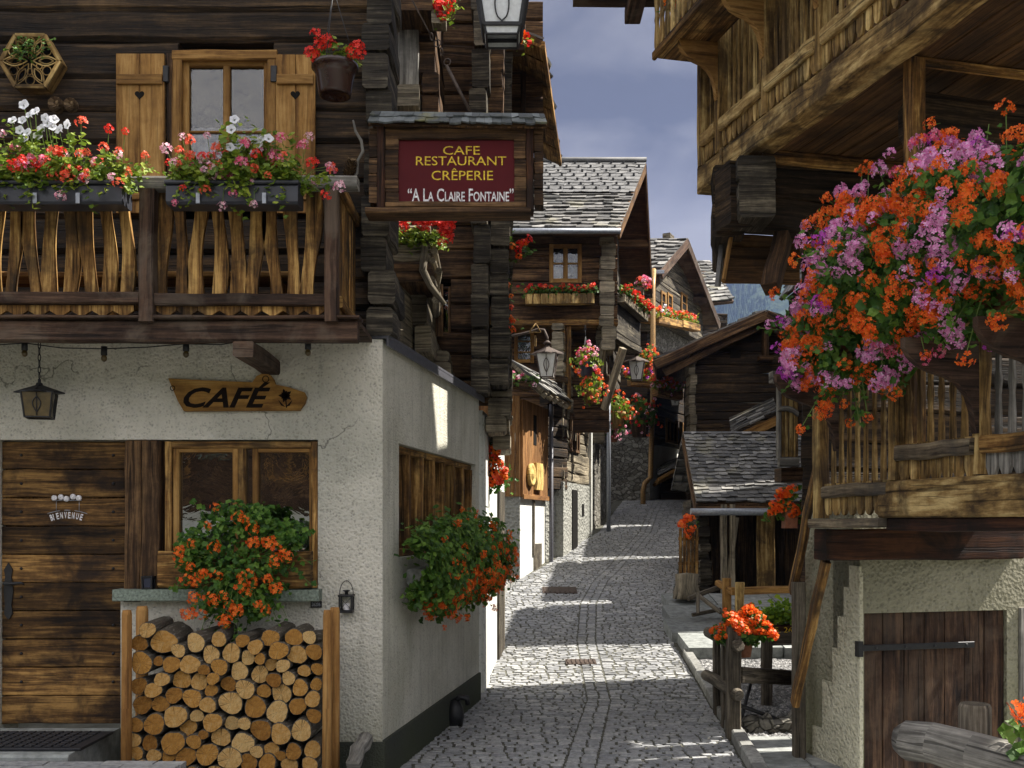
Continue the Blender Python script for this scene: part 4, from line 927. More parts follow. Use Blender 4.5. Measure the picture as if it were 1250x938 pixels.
mb.box(C.x-.034, C.x+.034, C.y-.034, C.y+.034, C.z+.001, C.z+.012, ch=.002); mb.box(C.x-.04, C.x+.04, C.y-.04, C.y+.04, C.z+.08, C.z+.09, ch=.002); part('cage', mb, M['metal_dark'], cl)
mb = MB(); mb.box(C.x-.027, C.x+.027, C.y-.027, C.y+.027, C.z+.013, C.z+.078, ch=.003); part('glass', mb, M['pot_blue'], cl)
# ---- tap / spout at the foot of the side wall and the old beam end at the corner
tp = thing('wall_spout', 'rounded dark iron spout at the foot of the café side wall', 'spout', tuple(FS.P(FS.upx(548), .06, .0)))
q = FS.upx(548); mb = MB(); P_ = lambda a, n_, z_: FS.P(q + a, n_, z_)
mb.lathe([(.001, .0), (.07, .02), (.085, .1), (.075, .18), (.04, .24), (.001, .26)], P_(0, .055, -.02), n=14); part('body', mb, M['metal_dark'], tp)
mb = MB(); mb.tube([P_(0, .05, .2), P_(0, .1, .25), P_(.02, .16, .24), P_(.03, .17, .18)], [.03, .03, .028, .024], 10); part('nozzle', mb, M['metal_dark'], tp)
mb = MB(); mb.beam(PP(432, 938, 6.75), PP(446, 900, 7.05), .09, .1, seg=4, jit=.008, ch=.02); solo('timber_offcut', mb, M['grey_wood'], 'split grey timber end leaning at the café corner beside the woodpile', 'timber', tuple(PP(437, 938, 6.8)))
# ---- woodpile
LOGS = [(113,470,27),(160,513,42),(80,517,28),(215,540,24),(270,515,33),(352,502,26),(430,508,24),(525,498,30),(603,498,30),(655,497,24),(322,556,30),(392,550,32),(478,527,26),(556,540,32),(615,556,33),(673,546,28),(90,583,37),(145,577,17),(190,588,30),(254,588,34),(304,605,20),(356,595,28),(448,567,24),(493,568,19),(525,591,22),(571,591,23),(638,612,22),(684,605,22),(418,613,31),(486,624,30),(334,635,22),(160,638,26),(220,642,32),(540,640,26),(589,634,24),(281,648,30),(76,662,29),(130,675,28),(380,657,27),(443,670,33),(628,667,28),(682,656,21),(197,694,28),(323,678,22),(502,680,24),(262,702,33),(563,688,35),(672,704,27),(86,728,33),(150,724,29),(317,724,28),(392,718,39),(474,733,38),(549,750,37),(619,730,30),(205,764,39),(275,764,23),(675,762,26),(74,792,25),(135,789,36),(333,783,33),(394,790,26),(440,787,22),(495,810,36),(564,822,36),(634,810,36),(242,806,30),(301,825,17),(358,836,32),(270,848,25),(66,844,24),(116,856,28),(196,855,40),(435,853,36),(529,878,26),(482,882,22),(605,884,28),(669,878,30),(312,893,38),(238,902,35),(391,905,40),(560,900,18),(454,920,30),(517,922,30),(178,902,24),(130,898,24),(72,888,24),(590,932,28),(660,930,28),(90,940,28),(148,945,28),(205,960,28),(262,958,26),(340,958,28),(420,972,26),(500,972,26),(560,972,26),(625,974,26)]
WYF = 6.72
lmesh = []
for v_ in range(6):
    mb = MB(); n_ = 16; rad = [1 + .08*math.sin(2*i*2*math.pi/n_ + v_) + .045*math.sin(3*i*2*math.pi/n_ + 2*v_) + random.gauss(0, .025) for i in range(n_)]; L = .42
    ring0 = [Vector((rad[i]*math.cos(2*math.pi*i/n_)*.5, 0, rad[i]*math.sin(2*math.pi*i/n_)*.5)) for i in range(n_)]
    stn = [0, .004, .12, .24, L]; base = len(mb.v)
    for k_, yy_ in enumerate(stn):
        for i in range(n_): mb.v.append(ring0[i]*(.95 if k_ == 0 else random.uniform(.99, 1.03)) + Vector((0, yy_, 0)))
    for k_ in range(len(stn)-1):
        for i in range(n_): j = (i+1) % n_; mb.face((base+k_*n_+i, base+k_*n_+j, base+(k_+1)*n_+j, base+(k_+1)*n_+i), [(0, 0)]*4, 0, False)
    mb.face(range(base, base+n_), [(0, 0)]*n_, 1); mb.face(range(base+len(stn)*n_-1, base+(len(stn)-1)*n_-1, -1), [(0, 0)]*n_, 1)
    lmesh.append(mb.mesh('firewood_log', [M['bark'], M['cut_end']]))
for i, (zx, zy, r) in enumerate(LOGS):
    px, py = 140 + zx*.36, 600 + zy*.36; yf = WYF + random.uniform(-.015, .05); o_ = link('firewood_log', lmesh[i % 6]); d = 2*r*.36/F*WYF*1.03
    o_.location = (PX(px, WYF), yf, PZ(py, WYF)); o_.scale = (d, 1, d*random.uniform(.95, 1.02)); o_.rotation_euler = (random.gauss(0, .03), random.uniform(0, 6.28)*0 + random.uniform(-.3, .3), random.gauss(0, .05))
    lab = 'barked log on the topmost row of the woodpile under the café window' if i in (0,1,4,5,6,7,8,9) else 'sawn round log with pale cut end, packed inside the woodpile below its topmost row'
    tag(o_, lab, 'log', 'logs stacked in the woodpile')
for a, b, yy_, lab in ((147.5, 160, 6.68, 'round stake at the front left end of the woodpile'), (165, 180, 7.0, 'round stake behind the left end of the woodpile, against the wall'), (393, 404, 6.68, 'round stake at the front right end of the woodpile'), (401, 414, 6.9, 'thicker round stake behind the right end of the woodpile')):
    mb = MB(); x = (PX(a, yy_) + PX(b, yy_))/2; r = (PX(b, yy_) - PX(a, yy_))/2; mb.tube([(x, yy_, .0), (x + .004, yy_, .6), (x + .006, yy_, PZ(748, 6.68)-.015), (x+.006, yy_, PZ(745, 6.68))], [r*1.05, r, r*.96, r*.8], 12)
    solo('wooden_stake', mb, M['post_round'], lab, 'stake', (x, yy_, 0), 'stakes holding the woodpile')
# ================================================================== flowers at the café
def rail_box(label, px0, px1, cols, n, petunias, seed_cols, straggle=()):
    y = 6.34; z1 = PZ(226, y); z0 = PZ(254, y); x0, x1 = PX(px0, y), PX(px1, y)
    r = thing('window_box', label, 'flower box', ((x0+x1)/2, y, z0))
    mb = MB(); mb.box(x0, x1, y-.085, y+.085, z0, z1-.02, seg=4, ch=.014); mb.box(x0-.006, x1+.006, y-.098, y+.098, z1-.022, z1, seg=4, ch=.006); tr = part('trough', mb, M['trough_grey'], r)
    for f in (.25, .75) if px0 > 0 else (.2, .52, .76):
        mb = MB(); x = x0 + (x1-x0)*f; mb.box(x-.013, x+.013, y-.106, y-.099, z0-.004, z0+.06, ch=.002); part('bracket', mb, M['zinc'], r)
    c0, c1 = (x0+.04, y, z1-.02), (x1-.03, y, z1-.02)
    P, N, SZ, tips, st = plant_cloud(c0, c1, (.45, 1.15), (-.15, .6), n, (.08, .33), 40, .5, .55, .046, (0, -1, 0), .85, .07, .06)
    k = tuple(np.array(a) for a in plant_cloud(c0, c1, (.1, .5), (.5, .9), n//3, (.08, .18), 16, 1.2, .6, .04, (0, -1, 0), 0, .05, .05)[:3])
    if petunias:
        pa, pz = min(p[0] for p in petunias), max(p[0] for p in petunias); e_ = plant_cloud((PX(pa, y)-.04, y, z1), (PX(pz, y)+.04, y, z1), (.8, 1.2), (-.1, .3), 26, (.22, .42), 22, .2, .3, .046, (0, -1, 0), 0, .05, .05)
        k = tuple(np.concatenate([k[i], e_[i]]) for i in range(3))
    P, N, SZ = np.vstack([P, k[0]]), np.vstack([N, k[1]]), np.concatenate([SZ, k[2]])
    foliage_part(r, P, N, SZ, 'leaf_lime', LEAF)
    for (px, py) in straggle:
        q = np.array(PP(px, py, y-.12)); b = np.array((np.clip(q[0]*.9 + .1*(x0+x1)/2, x0, x1), y-.05, z1)); tips.append((q, np.array([.1, -.7, .5]))); st.append((b, (b+q)/2 + np.array([0, 0, .03]), q))
    ph = []
    for (px, py) in petunias:
        q = np.array(PP(px, py, y-.1)); b = np.array((q[0] + rng.normal(0, .03), y, z1)); st.append((b, (b+q)/2, q)); ph.append(q)
    part('stems', stems_mb(st), M['stem_green'], r, kind='stuff')
    put_heads(r, [t[0] for t in tips], [random.uniform(.045, .08) for _ in tips], [random.choice(seed_cols) for _ in tips], [t[1] for t in tips])
    o = origin_of(r)
    for q in ph:
        ob = link('petunia', random.choice(PET_M), r); ob.location = Vector(q) - o; ob.rotation_euler = Vector((random.uniform(-.5, .5), -1, random.uniform(-.1, .6))).to_track_quat('Z', 'Y').to_euler(); s = random.uniform(.052, .066); ob.scale = (s, s, s)
    return r
PET_M = [petunia_mesh('petunia', M['fl_white']) for _ in range(2)]
rail_box('grey rail box of white petunias with red and pink geraniums, left on the balcony', -60, 155, None, 74, [(29,128),(43,136),(15,147),(27,147),(24,159),(55,144),(66,146),(64,155),(50,158),(82,152),(33,162),(31,170),(46,166),(36,140),(58,150),(72,158)], ['coral', 'coral', 'pink', 'red', 'rose', 'pink'], [(3,164),(99,150),(75,240),(64,215),(101,218),(144,224),(133,158),(153,161)])
rail_box('grey window box with salmon and pink geraniums, in front of the shuttered café window', 208, 367, None, 62, [(286,146),(282,158),(281,180),(315,176),(328,169),(318,171)], ['coral', 'coral', 'red', 'rose', 'pink', 'rose'], [(203,182),(222,167),(253,166),(223,230),(213,248),(250,233),(285,237),(310,250),(271,252),(377,168),(381,200),(405,207),(415,229),(397,240),(402,203)])
# hanging pot
hp = thing('hanging_pot', 'glossy brown plastic hanging pot of red geraniums beside the right shutter', 'flower pot', tuple(PP(409, 115, 6.75)))
C = PP(409, 114, 6.75); rr = 27*6.75/F; hh = PZ(80, 6.75) - C.z
mb = MB(); mb.lathe([(.001, .006), (rr*.55, .006), (rr*.62, -.02), (rr*.7, -.02), (rr*.74, .0), (rr*.86, hh*.6), (rr*.98, hh*.84), (rr*1.05, hh*.86), (rr*1.06, hh), (rr*.98, hh), (rr*.95, hh*.9), (.001, hh*.88)], C, n=28); part('pot', mb, M['pot_brown'], hp)
mb = MB(); top = PP(407, -12, 6.75)
for a in (0.3, 2.4, 4.5): mb.tube([C + Vector((rr*math.cos(a), rr*math.sin(a), hh)), top], .003, 5)
mb.tube([top, top + Vector((0, 0, .3))], .004, 5); part('hanger', mb, M['metal_dark'], hp)
P, N, SZ, tips, st = plant_cloud(C + Vector((-rr*.8, 0, hh)), C + Vector((rr*.8, 0, hh)), (.5, 1), (-.3, .5), 22, (.06, .17), 11, .3, .5, .045, (0, -1, 0), 0, .05, .07)
foliage_part(hp, P, N, SZ, 'leaf_lime')
sp2 = [(385,43),(389,58),(404,55),(380,66),(383,70),(430,64),(440,66),(437,58),(398,52)]; sp3 = [PP(a, b, 6.68) for a, b in sp2]
part('stems', stems_mb([(C + Vector((0, 0, hh)), (C + Vector((0, 0, hh)) + q)/2, q) for q in sp3]), M['stem_green'], hp, kind='stuff')
put_heads(hp, sp3, [random.uniform(.08, .11) for _ in sp3], ['red']*9, [(random.gauss(0, .3), -.8, .5) for _ in sp3])
# hexagonal fretwork planter
hx = thing('wall_planter', 'hexagonal fretwork wooden planter with a fern, on the dark log wall', 'wall planter', tuple(PP(37, 75, 7.2)))
C = PP(37, 75, 7.22); R = 36*7.22/F; mb = MB(); hexp = [C + Vector((R*math.cos(math.pi/3*i), 0, R*math.sin(math.pi/3*i))) for i in range(6)]
for i in range(6):
    a, b = hexp[i], hexp[(i+1) % 6]; mb.beam(a, b, .03, .024, (0, -1, 0), ch=.004); mb.beam(a + Vector((0, .07, 0)), b + Vector((0, .07, 0)), .09, .014, ((a+b)/2 - C).normalized(), ch=.003)
part('frame', mb, M['honey'], hx); mb = MB()
for i in range(6):
    a = math.pi/3*i; ca, sa = math.cos(a), math.sin(a)
    for w0, l0, l1 in ((.16, .1, .95), (.1, .3, .8)):
        mb.tube([C + Vector((ca*R*(l0+(l1-l0)*t) - sa*R*w0*math.sin(t*math.pi), -.004, sa*R*(l0+(l1-l0)*t) + ca*R*w0*math.sin(t*math.pi))) for t in np.linspace(0, 1, 9)] + [C + Vector((ca*R*(l0+(l1-l0)*t) + sa*R*w0*math.sin(t*math.pi), -.004, sa*R*(l0+(l1-l0)*t) - ca*R*w0*math.sin(t*math.pi))) for t in np.linspace(1, 0, 9)], .0045, 5, cap=False)
    a2 = a + math.pi/6; mb.ring(C + Vector((math.cos(a2)*R*.66, -.004, math.sin(a2)*R*.66)), R*.15, .004, (0, 1, 0)); mb.ring(C + Vector((math.cos(a2)*R*.36, -.004, math.sin(a2)*R*.36)), R*.1, .004, (0, 1, 0))
part('fretwork', mb, M['honey'], hx)
mb = MB(); mb.prism([(R*.93*math.cos(math.pi/3*i), R*.93*math.sin(math.pi/3*i)) for i in range(6)], C + Vector((0, .1, 0)), (1, 0, 0), (0, 0, 1), .008); part('backing', mb, M['dark_room'], hx)
P, N, SZ, tips, st = plant_cloud(C + Vector((-.08, -.03, 0)), C + Vector((.08, -.03, .02)), (.2, 1.1), (.1, .6), 16, (.06, .22), 9, .25, .7, .03, (0, -1, 0), 0)
foliage_part(hx, P, N, SZ, 'leaf_mid')
# pine cones
def cone(px, py, Y, r, label, ax=(0, -1, .1), tall=1.0):
    c = PP(px, py, Y); mb = MB(); ax = Vector(ax).normalized(); a = ax.orthogonal().normalized(); b = ax.cross(a)
    for q in range(70):
        t = (q + .5)/70; th = q*2.39996; pr = r*math.sin(math.acos(1 - 1.75*t)); z = r*tall*(1 - 1.75*t)*.9; d = a*math.cos(th) + b*math.sin(th); o_ = c + ax*z + d*pr*.55; s = r*.26
        n_ = (d*.9 + ax*.6).normalized(); t_ = ax.cross(d).normalized(); tip = o_ + n_*r*.48
        mb.poly([o_ - t_*s, tip - t_*s*.8, tip + n_*s*.25, tip + t_*s*.8, o_ + t_*s]); mb.poly([o_ - t_*s, o_ - ax*s*.5, tip - t_*s*.8]); mb.poly([tip - t_*s*.8, o_ - ax*s*.5, tip + t_*s*.8])
    mb.lathe([(.001, r*.8*tall), (r*.5, r*.3*tall), (r*.55, -r*.3*tall), (.001, -r*.7*tall)], c, ax, 10)
    solo('pine_cone', mb, M['cone'], label, 'pine cone', tuple(c), 'pine cones hung on the café')
cone(70, 130, 7.27, .056, 'large brown pine cone on the log wall, the left one of a touching pair')
cone(88, 130, 7.25, .05, 'rounder pale pine cone on the log wall, the right one of a touching pair')
cone(427, 208, 6.95, .05, 'dark pine cone hanging by the corner logs above the balcony end', (.3, -.4, .8), 1.5)
tw = MB(); tw.tube([PP(a, b, 6.95) for a, b in ((431, 147), (434, 160), (441, 172), (443, 185), (437, 196), (436, 212), (430, 218))], [.006, .009, .011, .011, .01, .009, .005], 7); solo('driftwood_twig', tw, M['grey_wood'], 'twisted pale twig hung on the corner logs above the balcony end', 'twig', tuple(PP(437, 185, 6.95)))
# bench on the balcony
be = thing('balcony_bench', 'amber wooden bench standing behind the café balcony railing', 'bench', (-2.6, 7.0, WT))
mb = MB(); mb.box(-3.9, -1.5, 6.88, 7.18, 3.46, 3.5, seg=5, jit=.002); part('seat', mb, M['amber'], be)
for x in (-3.8, -2.7, -1.6): mb = MB(); mb.box(x-.03, x+.03, 6.9, 7.16, WT, 3.457); part('leg', mb, M['amber'], be)
mb = MB(); mb.box(-3.9, -1.5, 7.2, 7.225, 3.3, 3.42, seg=5, jit=.002); part('rail', mb, M['amber'], be)
# window trough and its geraniums
wt = thing('window_trough', 'hewn log trough on the café sill overflowing with orange geraniums above the woodpile', 'flower box', (fx(290), 7.1, fz(718)))
mb = MB(); mb.box(fx(199), fx(383), 7.085, 7.185, fz(717), fz(673), seg=8, jit=.004, ch=.02); part('trough', mb, M['amber_old'], wt)
P, N, SZ = [], [], []; A = np.array(PP(293, 682, 6.98)); st = []
LB = [(-.02, .02, .27, .25), (.2, .1, .2, .2), (-.2, .1, .19, .2), (.1, -.12, .24, .18), (-.14, -.13, .18, .2), (-.02, .27, .16, .13), (.34, .16, .14, .1), (-.08, -.28, .15, .14), (.1, -.3, .1, .12), (.14, .25, .1, .12), (-.33, .05, .1, .16)]
for q in range(1900):
    bx_, bz_, rx, rz = LB[int(rng.integers(len(LB)))]; a = rng.uniform(0, 6.283); u = rng.uniform(0, 1)**.5; dx, dz = math.cos(a)*u, math.sin(a)*u
    P.append(A + np.array([bx_ + dx*rx, -.1*(1-u) + rng.uniform(-.09, .09), bz_ + dz*rz])); N.append(np.array([dx*.5, -.8, .5 + dz*.3]) + rng.normal(0, .4, 3)); SZ.append(rng.uniform(.028, .058))
def shoots(c, n, rx, rz, L0, L1, y0, fl, od=(0, -1, 0), ax=(1, 0, 0)):
    out = []
    for q in range(n):
        a = rng.uniform(-3.3, .2) if q % 3 else rng.uniform(0, 3.14); b = np.array(c) + np.array(ax)*math.cos(a)*rx*.8 + np.array([0, 0, math.sin(a)*rz*.8]); d = np.array(ax)*math.cos(a)*.8 + np.array(od)*rng.uniform(.1, .6) + np.array([0, 0, math.sin(a)*.8 + .2]) + rng.normal(0, .3, 3); d /= np.linalg.norm(d); L = rng.uniform(L0, L1); dr = rng.uniform(.1, .8)
        g_ = lambda t: b + d*L*t - np.array([0, 0, dr*L*t*t]); st.append((b, g_(.5), g_(1.)))
        for t in np.linspace(.25, 1, int(L/.03)): P.append(g_(t) + rng.normal(0, .014, 3)); N.append(np.array(od)*.7 + np.array([0, 0, .5]) + rng.normal(0, .4, 3)); SZ.append(rng.uniform(.025, .06))
        if rng.uniform() < fl: out.append(g_(1.08))
    return out
shoots(A, 44, .38, .36, .1, .24, 0, 0)
foliage_part(wt, np.array(P), np.array(N), np.array(SZ), 'leaf_deep')
hs = [(262,619),(218,672),(217,682),(234,664),(262,668),(307,663),(328,663),(337,670),(343,677),(351,679),(232,692),(248,701),(228,708),(239,711),(266,703),(246,702),(295,704),(305,701),(308,710),(297,717),(302,722),(326,707),(336,719),(238,730),(257,730),(262,734),(229,750),(247,750),(273,728),(281,740),(288,746),(313,738),(323,745),(276,762),(270,757),(291,632),(299,635),(253,642),(335,686),(309,645),(276,757)]
sp3 = [PP(a + random.uniform(-2, 2), b, 6.84) for a, b in hs]
part('stems', stems_mb([(Vector(A) + (q - Vector(A))*.5, Vector(A) + (q - Vector(A))*.8 + Vector((0, 0, .02)), q) for q in sp3]), M['stem_green'], wt, kind='stuff')
part('trailing_stems', stems_mb([tuple(Vector(x) for x in s_) for s_ in st]), M['stem_green'], wt, kind='stuff')
put_heads(wt, sp3, [random.uniform(.06, .1) for _ in sp3], ['orange']*len(sp3), [(random.gauss(0, .4), -.8, .4) for _ in sp3])
# box on the side window: orange flowers
sb2 = thing('side_window_box', 'pale trough brimming with green leaves and orange geraniums on the café side wall', 'flower box', tuple(FS.P(1.7, .18, 1.35)))
mb = MB(); FS.box(mb, .55, 2.9, .02, .16, 1.34, 1.46, seg=4, ch=.012); part('trough', mb, M['kerbstone'], sb2)
P, N, SZ, sp3, dr_ = [], [], [], [], []
def side_pt(u, ph, rr):
    e = max(0., 1 - ((u - 1.72)/1.5)**2)**.35; r = .36*rr*(1 + .14*math.sin(u*5.1+ph*2) + .1*math.sin(u*13-ph*3))*(.62 + .38*e)
    return FS.P(u, .1 + max(0, math.cos(ph))*r*.95 + .02*abs(math.sin(ph*3)), 1.47 + r*math.sin(ph)*(1.05 if ph > 0 else .95))
for q in range(6400):
    u = rng.uniform(.25, 3.0); ph = rng.uniform(-1.6, 1.6); p = side_pt(u, ph, rng.uniform(.2, 1)**.5); P.append(p + Vector(rng.normal(0, .04, 3))); d = FS.n*math.cos(ph) + Vector((0, -.3, math.sin(ph)*.6 + .3)); N.append(np.array(d) + rng.normal(0, .4, 3)); SZ.append(rng.uniform(.035, .07))
st = []; ex = shoots(FS.P(1.65, .25, 1.5), 60, 1.4, .32, .08, .2, 0, .7, tuple(FS.n), tuple(FS.u)); sp3 += [Vector(x) for x in ex]; dr_ += [tuple(FS.n)]*len(ex)
foliage_part(sb2, np.array(P), np.array(N), np.array(SZ), 'leaf_mid', LEAF_LOW)
for q in range(250):
    u = rng.uniform(.4, 3.0); ph = float(np.clip(rng.normal(-.75 + .28*(u-1.0), .6), -1.5, 1.35)); sp3.append(side_pt(u, ph, 1.03)); dr_.append(tuple(FS.n*.8 + Vector((0, -.3, .4)) + Vector(rng.normal(0, .25, 3))))
put_heads(sb2, sp3, [random.uniform(.045, .075) for _ in sp3], ['orange']*len(sp3), dr_)

# ================================================================== RESTAURANT SIGN
SY = 7.0
sx_ = lambda px: PX(px, SY)
sz_ = lambda py: PZ(py, SY)
rs = thing('restaurant_sign', 'dark red café restaurant sign with yellow letters in a slate-roofed timber frame', 'sign', tuple(PP(558, 262, SY)))
mb = MB()
for a, b in ((451, 461), (471, 487), (628, 642), (652, 663)):
    z = sz_(249 if a < 600 else 252)
    while z < sz_(160): h = random.uniform(.07, .12); h = min(h, sz_(158)-z); mb.box(sx_(a), sx_(b), SY-.03, SY+.1, z, z+h-.004, jit=.002, seg=2, ch=.006); z += h
mb.box(sx_(471), sx_(642), SY-.035, SY+.1, sz_(172), sz_(158), seg=6, jit=.002); mb.box(sx_(471), sx_(642), SY-.035, SY+.1, sz_(255), sz_(248), seg=6, jit=.002)
part('frame', mb, M['log_brown'], rs, 'weathered brown timber frame')
mb = MB()
for a, b in ((461, 471), (642, 652)): mb.box(sx_(a)+.002, sx_(b)-.002, SY-.05, SY+.12, sz_(258), sz_(157), seg=4, jit=.002)
part('post', mb, M['beam_red'], rs)
mb = MB(); mb.box(sx_(447), sx_(648), SY-.06, SY+.14, sz_(263), sz_(256), seg=5, jit=.002); part('bottom_beam', mb, M['log_brown'], rs)
mb = MB(); mb.box(sx_(486), sx_(629), SY-.012, SY+.06, sz_(249), sz_(172), ch=.003); pn = part('panel', mb, M['red_panel'], rs)
def sign_line(t, a, b, y0, y1, m, **k): text_part(rs, t, (sx_(a), SY-.0135, sz_(y1)), (1, 0, 0), (0, 0, 1), sx_(b)-sx_(a), sz_(y0)-sz_(y1), m, ext=.001, **k)
sign_line('CAFE', 541, 586, 179.5, 190, 'yellow_paint'); sign_line('RESTAURANT', 508, 618, 192, 203, 'yellow_paint'); sign_line('CRÊPERIE', 527, 602, 206.5, 221, 'yellow_paint')
sign_line('“A La Claire Fontaine”', 498, 627, 231, 247, 'white_paint', small=.74, bold=.012)
mb = MB(); e0, e1 = Vector((sx_(452), SY-.12, sz_(158)-.002)), Vector((sx_(667), SY-.12, sz_(161)-.002)); r0, r1 = Vector((sx_(455), SY-.03, sz_(140)+.01)), Vector((sx_(664), SY-.03, sz_(143)+.01))
slates(mb, e0, e1, r1, r0, .075, .07, .012, gap=.002); q0, q1 = e0 + Vector((0, .3, .01)), e1 + Vector((0, .3, .01)); slates(mb, q1, q0, r0, r1, .085, .085, .012, gap=.002)
roof = part('roof', mb, M['slate_moss'], rs); mb = MB(); mb.slab([e0 + Vector((0, .02, -.004)), e1 + Vector((0, .02, -.004)), r1 - Vector((0, 0, .01)), r0 - Vector((0, 0, .01))], .015); mb.slab([q1 - Vector((0, .02, .006)), q0 - Vector((0, .02, .006)), r0 - Vector((0, 0, .01)), r1 - Vector((0, 0, .01))], .015); part('roof_board', mb, M['log_brown'], roof)
mb = MB(); mb.tube([PP(498, -40, SY), PP(503, 0, SY), PP(524, 40, SY)], .006, 6)
for a, b in ((527, 45), (534, 53), (539, 63), (546, 76)): mb.ring(PP(a, b, SY), .024, .0045, (1, .4, .4) if a % 2 else (.3, 1, 0))
mb.tube([PP(545, 80, SY), PP(576, 141, SY+.02)], .011, 8); part('chain', mb, M['metal_rust'], rs)
# big lantern hanging over the street
bl = thing('street_lantern', 'large black lantern with frosted panes and teardrop ironwork, hanging over the sign', 'lantern', tuple(PP(612, 48, 6.0)))
C = PP(613, 40, 6.0); wtop, wbot = 66*6/F, 44*6/F; hh = .33; mb = MB(); gl = MB()
def quad(r, z): return [C + Vector((sx2*r/2, sy2*r/2, z)) for sx2, sy2 in ((-1, -1), (1, -1), (1, 1), (-1, 1))]
b4, t4, f4 = quad(wbot, 0), quad(wtop, hh), quad(wbot*.86, -.05)
for i in range(4):
    j = (i+1) % 4
    for a, b, t in ((b4[i], t4[i], .022), (b4[i], b4[j], .022), (t4[i], t4[j], .022), (f4[i], f4[j], .012), (b4[i], f4[i], .014)): mb.beam(a, b, t, t, (0, 1, .1), ch=.003)
    gl.poly([b4[i], b4[j], t4[j], t4[i]]); gl.poly([f4[i], f4[j], b4[j], b4[i]])
    c = (b4[i] + b4[j])/2; u = (t4[i]+t4[j])/2 - c; ax = (b4[j]-b4[i]).normalized(); out = Vector((c.x-C.x, c.y-C.y, 0)).normalized()*.008
    mb.tube([c + out + u*(.04 + .9*s) + ax*(sg*wbot*.19*math.sin(math.pi*s**.6)) for sg, rg in ((1, np.linspace(0, 1, 14)), (-1, np.linspace(1, 0, 14))) for s in rg], .004, 6, cap=False)
part('cage', mb, M['metal_dark'], bl); part('glass', gl, M['frosted'], bl)
mb = MB(); mb.lathe([(wtop*.8, hh), (wtop*.82, hh+.02), (wtop*.3, hh+.13), (.03, hh+.16), (.03, hh+.22), (.001, hh+.22)], C, n=4, sm=False)
cr_ = math.cos(math.pi/4); mb.v = [Vector((C.x + ((v.x-C.x) - (v.y-C.y))*cr_, C.y + ((v.x-C.x) + (v.y-C.y))*cr_, v.z)) for v in mb.v]; part('cap', mb, M['metal_dark'], bl)
mb = MB(); mb.tube([C + Vector((0, 0, hh+.2)), C + Vector((0, 0, hh+.4)), C + Vector((-.2, .2, hh+.55)), C + Vector((-.9, 1.2, hh+.55))], .014, 8); part('arm', mb, M['metal_dark'], bl)

# ================================================================== OLD LOG HOUSE behind the café (masonry foot, overhanging log walls)
lh = thing('log_house', 'tall dark log house with projecting corner logs, behind the café and its sign', 'house', (-.9, 11, 0))
YB = 10.7
mb = MB(); log_rows(mb, (-3.6, YB), (PX(598, YB), YB), .2, 3.05, 8.6, .26, .006, holes=[(PX(527, YB)+3.6, PX(551, YB)+3.6, PZ(418, YB), PZ(352, YB))]); part('log_wall', mb, M['log_brown'], lh)
mb = MB(); log_ends(mb, PX(576, 10.15), PX(597, 10.15), 10.15, 10.75, 3.1, 8.6, .33, .06, wj=.012); part('corner_logs', mb, M['log_grey'], lh)
mb = MB(); log_ends(mb, PX(598, 10.35), PX(621, 10.35), 10.35, 10.9, 3.2, 5.3, .27, .04, wj=.008); part('corner_logs', mb, M['log_grey'], lh)
mb = MB(); log_ends(mb, PX(590, 10.3), PX(615, 10.3), 10.36, 10.9, 5.3, 8.6, .22, .04, wj=.008); part('corner_logs', mb, M['log_brown'], lh)
mb = MB(); log_ends(mb, PX(596, 10.7), PX(622, 10.7), 10.7, 11.4, 2.75, 3.18, .2, .1); log_ends(mb, PX(602, 11.1), PX(624, 11.1), 11.1, 12, 2.6, 3.0, .2, .1); part('joist_ends', mb, M['log_pale'], lh)
mb = MB(); log_rows(mb, (-.1, 10.95), (-.2, 14.6), .2, 3.0, 7.6, .24, .005); part('street_wall', mb, M['log_grey'], lh)
mb = MB(); log_rows(mb, (-.3, 12.0), (.36, 12.0), .16, PZ(150, 12), 7.9, .3, .004); mb.box(.1, .16, 11.88, 11.92, PZ(150, 12), 7.6); part('upper_wall', mb, M['log_brown'], lh)
FB = Fr((0, YB-.1), (1, 0)); w = window_set(lh, FB, PX(527, YB), PX(551, YB), PZ(418, YB), PZ(352, YB), -.02, 'log_brown', .03, 0, 0, .06)
mb = MB(); mb.box(PX(528, 10.45), PX(541, 10.45), 10.45, 10.47, PZ(416, YB), PZ(354, YB), ch=.003); part('casement', mb, M['log_brown'], w)
# ground floor masonry
FG = Fr((-.31, 10.8), (.2, 2.3)); mb = MB(); FG.box(mb, 0, 2.45, -2.6, 0, -.1, 3.0, ch=.001); part('masonry', mb, M['stucco_white'], lh)
mb = MB(); FG.box(mb, .0, .5, .003, .022, .02, 2.95, ch=.004); part('render_strip', mb, M['stucco_white'], lh)
mb = MB(); FG.box(mb, 1.5, 2.2, .004, .03, .15, 2.2, ch=.004); part('door', mb, M['log_grey'], lh)
